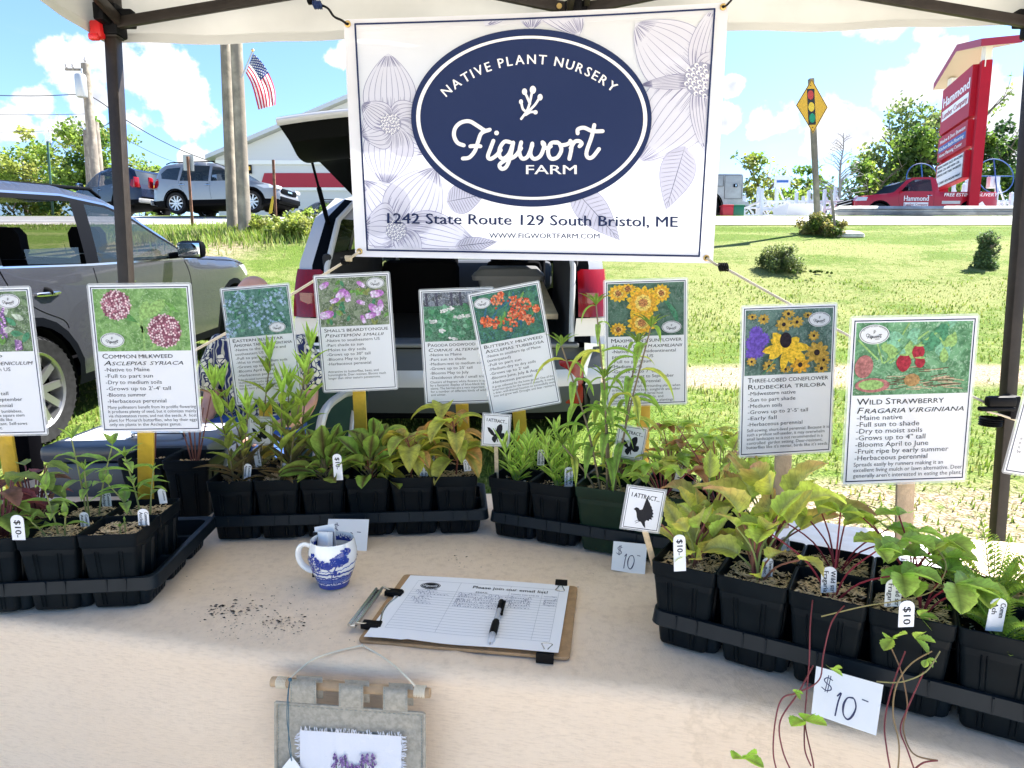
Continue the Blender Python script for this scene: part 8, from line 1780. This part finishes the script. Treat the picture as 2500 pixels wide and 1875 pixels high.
def shrub(label,u,v,y,wpx,hpx,cols,n,ls,shape='bush',seed=1,name='shrub',droop=0.): 
    p=Y(u,v,y); tree(label,u,v-hpx,y,wpx,cols,seed,n,ls,zt(p.x,y)-.03,1.,shape,'shrub',droop,name,0.)
shrub('weedy clump at the foot of the diamond sign post',2008,572,15.3,100,52,[(.16,.18,.05),(.24,.22,.09),(.09,.14,.03)],3400,.035,seed=21); shrub('low dark green shrub on the lawn left of centre slope',1905,672,11.9,95,72,[(.14,.18,.07),(.19,.22,.09),(.11,.15,.06)],5200,.020,seed=22); shrub('dark weeds round the lawn shrub',1945,678,11.8,160,20,[(.08,.13,.035),(.11,.16,.05)],4200,.018,seed=24); shrub('narrow upright juniper near the right tent leg',2412,674,11.9,50,115,[(.09,.14,.06),(.13,.19,.08)],6500,.02,'cone',seed=23,name='juniper')
p=Y(2072,572,15.1); b=MB(); b.ball((p.x,p.y,zt(p.x,p.y)+.02),.38,mat('pale_stone',(.5,.47,.42),.9,var=.2),10,sq=(1,.5,.3)); tag(b.build('stone'),'flat pale stone at the foot of the diamond sign','stone')
shrub('bright weeds on the bank right of the bare poles',745,590,15.0,170,72,LG+YG,3000,.035,seed=31,name='weed_clump'); shrub('bright weeds at the foot of the two bare poles',632,572,15.3,110,42,LG+YG,2000,.035,seed=32,name='weed_clump'); shrub('tall weeds on the bank left of the white hatchback',815,585,15.2,90,85,MG+LG,2200,.035,seed=33,name='weed_clump')
# ================================================================ PERSON ON A CAMP CHAIR
def skinned(name,par,verts,edges,rad,m,sub=2,root=0):
    me=bpy.data.meshes.new(name); me.from_pydata([tuple(v) for v in verts],edges,[]); me.materials.append(m); o=bpy.data.objects.new(name,me); COL.objects.link(o); o.parent=par; o.matrix_parent_inverse=Matrix.Translation(-par.location)
    o.modifiers.new('Skin','SKIN').use_smooth_shade=True
    for i,d in enumerate(me.skin_vertices[0].data): q=rad[i]; d.radius=q if isinstance(q,tuple) else (q,q); d.use_root=(i==root)
    s=o.modifiers.new('Sub','SUBSURF'); s.levels=sub; s.render_levels=sub; return o
def person():
    ox,oy=-1.065,2.80; t=thing('person','bald person in dark floral shirt and blue trousers seated behind the bluestar sign','person',(ox,oy,zt(ox,oy)))
    sk=mat('skin',(.52,.27,.19),.5,spec=.4,var=.10,vs=12.)
    P=lambda x,y,z:V((ox+x,oy+y,z))
    vs=[P(0,0,.72),P(0,-.01,.88),P(0,-.03,1.00),P(0,-.055,1.085),P(0,-.075,1.135),P(0,-.085,1.185),P(0,-.075,1.24),P(0,-.065,1.295),P(0,-.06,1.335)]; ed=[(i,i+1) for i in range(8)]; rd=[.15,(.15,.12),(.15,.11),.06,(.062,.066),(.068,.084),(.080,.096),(.070,.084),(.035,.045)]
    def chain(st,pts,rs):
        p=st
        for q,r_ in zip(pts,rs): vs.append(q); rd.append(r_); ed.append((p,len(vs)-1)); p=len(vs)-1
        return p
    chain(5,[P(0,-.165,1.195),P(0,-.198,1.175)],[.018,.013]); 
    for s in (-1,1):
        chain(6,[P(s*.080,-.065,1.215),P(s*.095,-.055,1.215)],[(.010,.02),(.006,.022)])
        w=chain(2,[P(s*.155,-.02,1.03),P(s*.195,-.03,.93),P(s*.205,-.06,.80),P(s*.19,-.20,.75),P(s*.13,-.32,.735)],[.06,.048,.040,.036,.025]); palm=chain(w,[P(s*.10,-.365,.725)],[(.034,.016)])
        for k,(dx,l) in enumerate(((.026,.055),(.010,.066),(-.006,.062),(-.022,.048))):
            b0=vs[palm]+V((s*dx,-.02,.0)); chain(palm,[b0,b0+V((-s*.012,-l*.55,-.006)),b0+V((-s*.020,-l*.85,-.028))],[.0095,.0085,.0075])
        chain(palm,[vs[palm]+V((-s*.034,.005,.004)),vs[palm]+V((-s*.050,-.025,-.004))],[.010,.0085])
        chain(0,[P(s*.10,-.05,.68),P(s*.14,-.28,.67),P(s*.17,-.46,.64),P(s*.17,-.44,.40),P(s*.17,-.42,.22)],[.09,.078,.062,.052,.042])
    skinned('body',t,vs,ed,rd,sk)
    # floral shirt
    m=bpy.data.materials.new('floral_cotton'); m.use_nodes=True; N=NT(m.node_tree); oc=N.n('TexCoord').outputs['Object']; ocd=N.n('VectorMath',operation='ADD',i_0=oc,i_1=N.n('VectorMath',operation='SCALE',i_0=N.n('TexNoise',i_Vector=oc,i_Scale=9.).outputs['Color'],i_Scale=.05).outputs[0]).outputs[0]
    v1=N.n('TexVoronoi',i_Vector=ocd,i_Scale=19.); f1=N.n('TexVoronoi',i_Vector=ocd,i_Scale=44.,feature='DISTANCE_TO_EDGE').outputs['Distance']; msk=N.smooth(v1.outputs['Distance'],.50,.43); pet=N.smooth(f1,.06,.12); lf=N.smooth(N.n('TexWave',i_Vector=ocd,i_Scale=14.,i_Distortion=9.,i_Detail=2.).outputs['Fac'],.72,.80)
    c=N.mix(N.m('MULTIPLY',msk,pet),(.02,.025,.075),(.62,.58,.46)); c=N.mix(N.m('MULTIPLY',N.m('SUBTRACT',1.,msk),lf),c,(.40,.38,.29)); p=N.n('BsdfPrincipled',i_Base_Color=c,i_Roughness=.85); p.inputs['Specular IOR Level'].default_value=.15; b_=N.n('Bump',i_Height=N.n('TexNoise',i_Vector=oc,i_Scale=14.).outputs['Fac'],i_Strength=.4,i_Distance=.03); N.t.links.new(b_.outputs[0],p.inputs['Normal']); o=N.n('OutputMaterial'); N.t.links.new(p.outputs[0],o.inputs[0])
    vs=[P(0,.0,.66),P(0,0,.76),P(0,-.01,.88),P(0,-.03,1.0),P(0,-.045,1.06)]; ed=[(0,1),(1,2),(2,3),(3,4)]; rd=[(.185,.165),(.18,.155),(.18,.145),(.16,.125),(.085,.085)]
    for s in (-1,1): chain(3,[P(s*.16,-.02,1.03),P(s*.205,-.03,.93),P(s*.22,-.05,.835)],[.078,.074,.070])
    skinned('shirt',t,vs,ed,rd,m)
    dn=mat('blue_denim',(.012,.055,.20),.85,var=.25,vs=30.,bump=.3,bs=200); vs=[P(0,0,.66),P(0,0,.74)]; ed=[(0,1)]; rd=[(.17,.15),(.16,.14)]
    for s in (-1,1): chain(0,[P(s*.10,-.06,.67),P(s*.14,-.28,.67),P(s*.17,-.47,.635),P(s*.17,-.46,.50),P(s*.17,-.44,.36),P(s*.17,-.43,.20)],[.105,.092,.08,.072,.068,.066])
    skinned('trousers',t,vs,ed,rd,dn)
    for s in (-1,1):
        g=MB(); z=zt(ox,oy-.45); g.loft([[P(s*.17+x*k,-.50+y*k*2.1,z+h) for x,y in ((.045,0),(.035,-.05),(0,-.07),(-.035,-.05),(-.045,0),(-.035,.05),(0,.065),(.035,.05))] for h,k in ((.0,1.),(.03,1.05),(.06,.95),(.10,.7))],BLACKP,cap0=True,cap1=True); g.build('shoe',t)
        g=MB(); e=P(s*.030,-.148,1.215); g.ball(e,.0125,mat('eye_white',(.8,.78,.75),.2),10); g.ball(e+V((0,-.008,0)),.0065,mat('iris',(.05,.03,.02),.2),8); g.build('eye',t)
    g=MB(); g.tube([P(-.024,-.158,1.142),P(0,-.164,1.140),P(.024,-.158,1.142)],[.003,.0055,.003],mat('lips',(.45,.16,.13),.5),8); g.build('mouth',t)
    # camp chair
    gm=mat('chair_green_fabric',(.012,.045,.025),.8); c=thing('camp_chair','dark green folding camp chair the seated person sits in','chair',(ox,oy,zt(ox,oy))); tube=mat('chair_tube',(.45,.42,.36),.4,.3)
    g=MB(); g.grid(lambda s,q:P(-.27+.54*s,-.30+.52*q,.56-.03*math.sin(math.pi*s)),8,8,gm); g.build('seat',c)
    g=MB(); bk=lambda s,q,l=0:P(-.38+.76*s,.20+.16*q-.02*l+.03*math.sin(math.pi*s),.58+.44*q); g.grid(lambda s,q:bk(s,q),12,8,gm); C=Canvas(g,lambda x,y,l:bk(x,y)+V((0,-.004*l,0))); C.L=1; C.text('Coleman',.03,.80,-.09,mat('white_decal',(.80,.80,.80),.5),width=.28); C.rect(.0,.90,1,.93,mat('white_decal',(.80,.80,.80),.5),12,1); C.rect(.0,.97,1,1.,mat('white_decal',(.80,.80,.80),.5),12,1); g.build('backrest',c)
    for s in (-1,1):
        g=MB(); g.tube(crom([tuple(P(s*.31,.36,1.05)),tuple(P(s*.31,.22,.62)),tuple(P(s*.30,-.30,zt(ox,oy-.3)))],4),.011,tube,8); g.tube([P(s*.31,-.33,.60),P(s*.29,.30,zt(ox,oy+.3))],.011,tube,8); g.build('chair_leg',c)
        g=MB(); g.tube(crom([tuple(P(s*.31,.22,.80)),tuple(P(s*.34,-.05,.83)),tuple(P(s*.335,-.30,.80)),tuple(P(s*.31,-.34,.62))],5),.017,tube,8); g.build('armrest',c)
person()
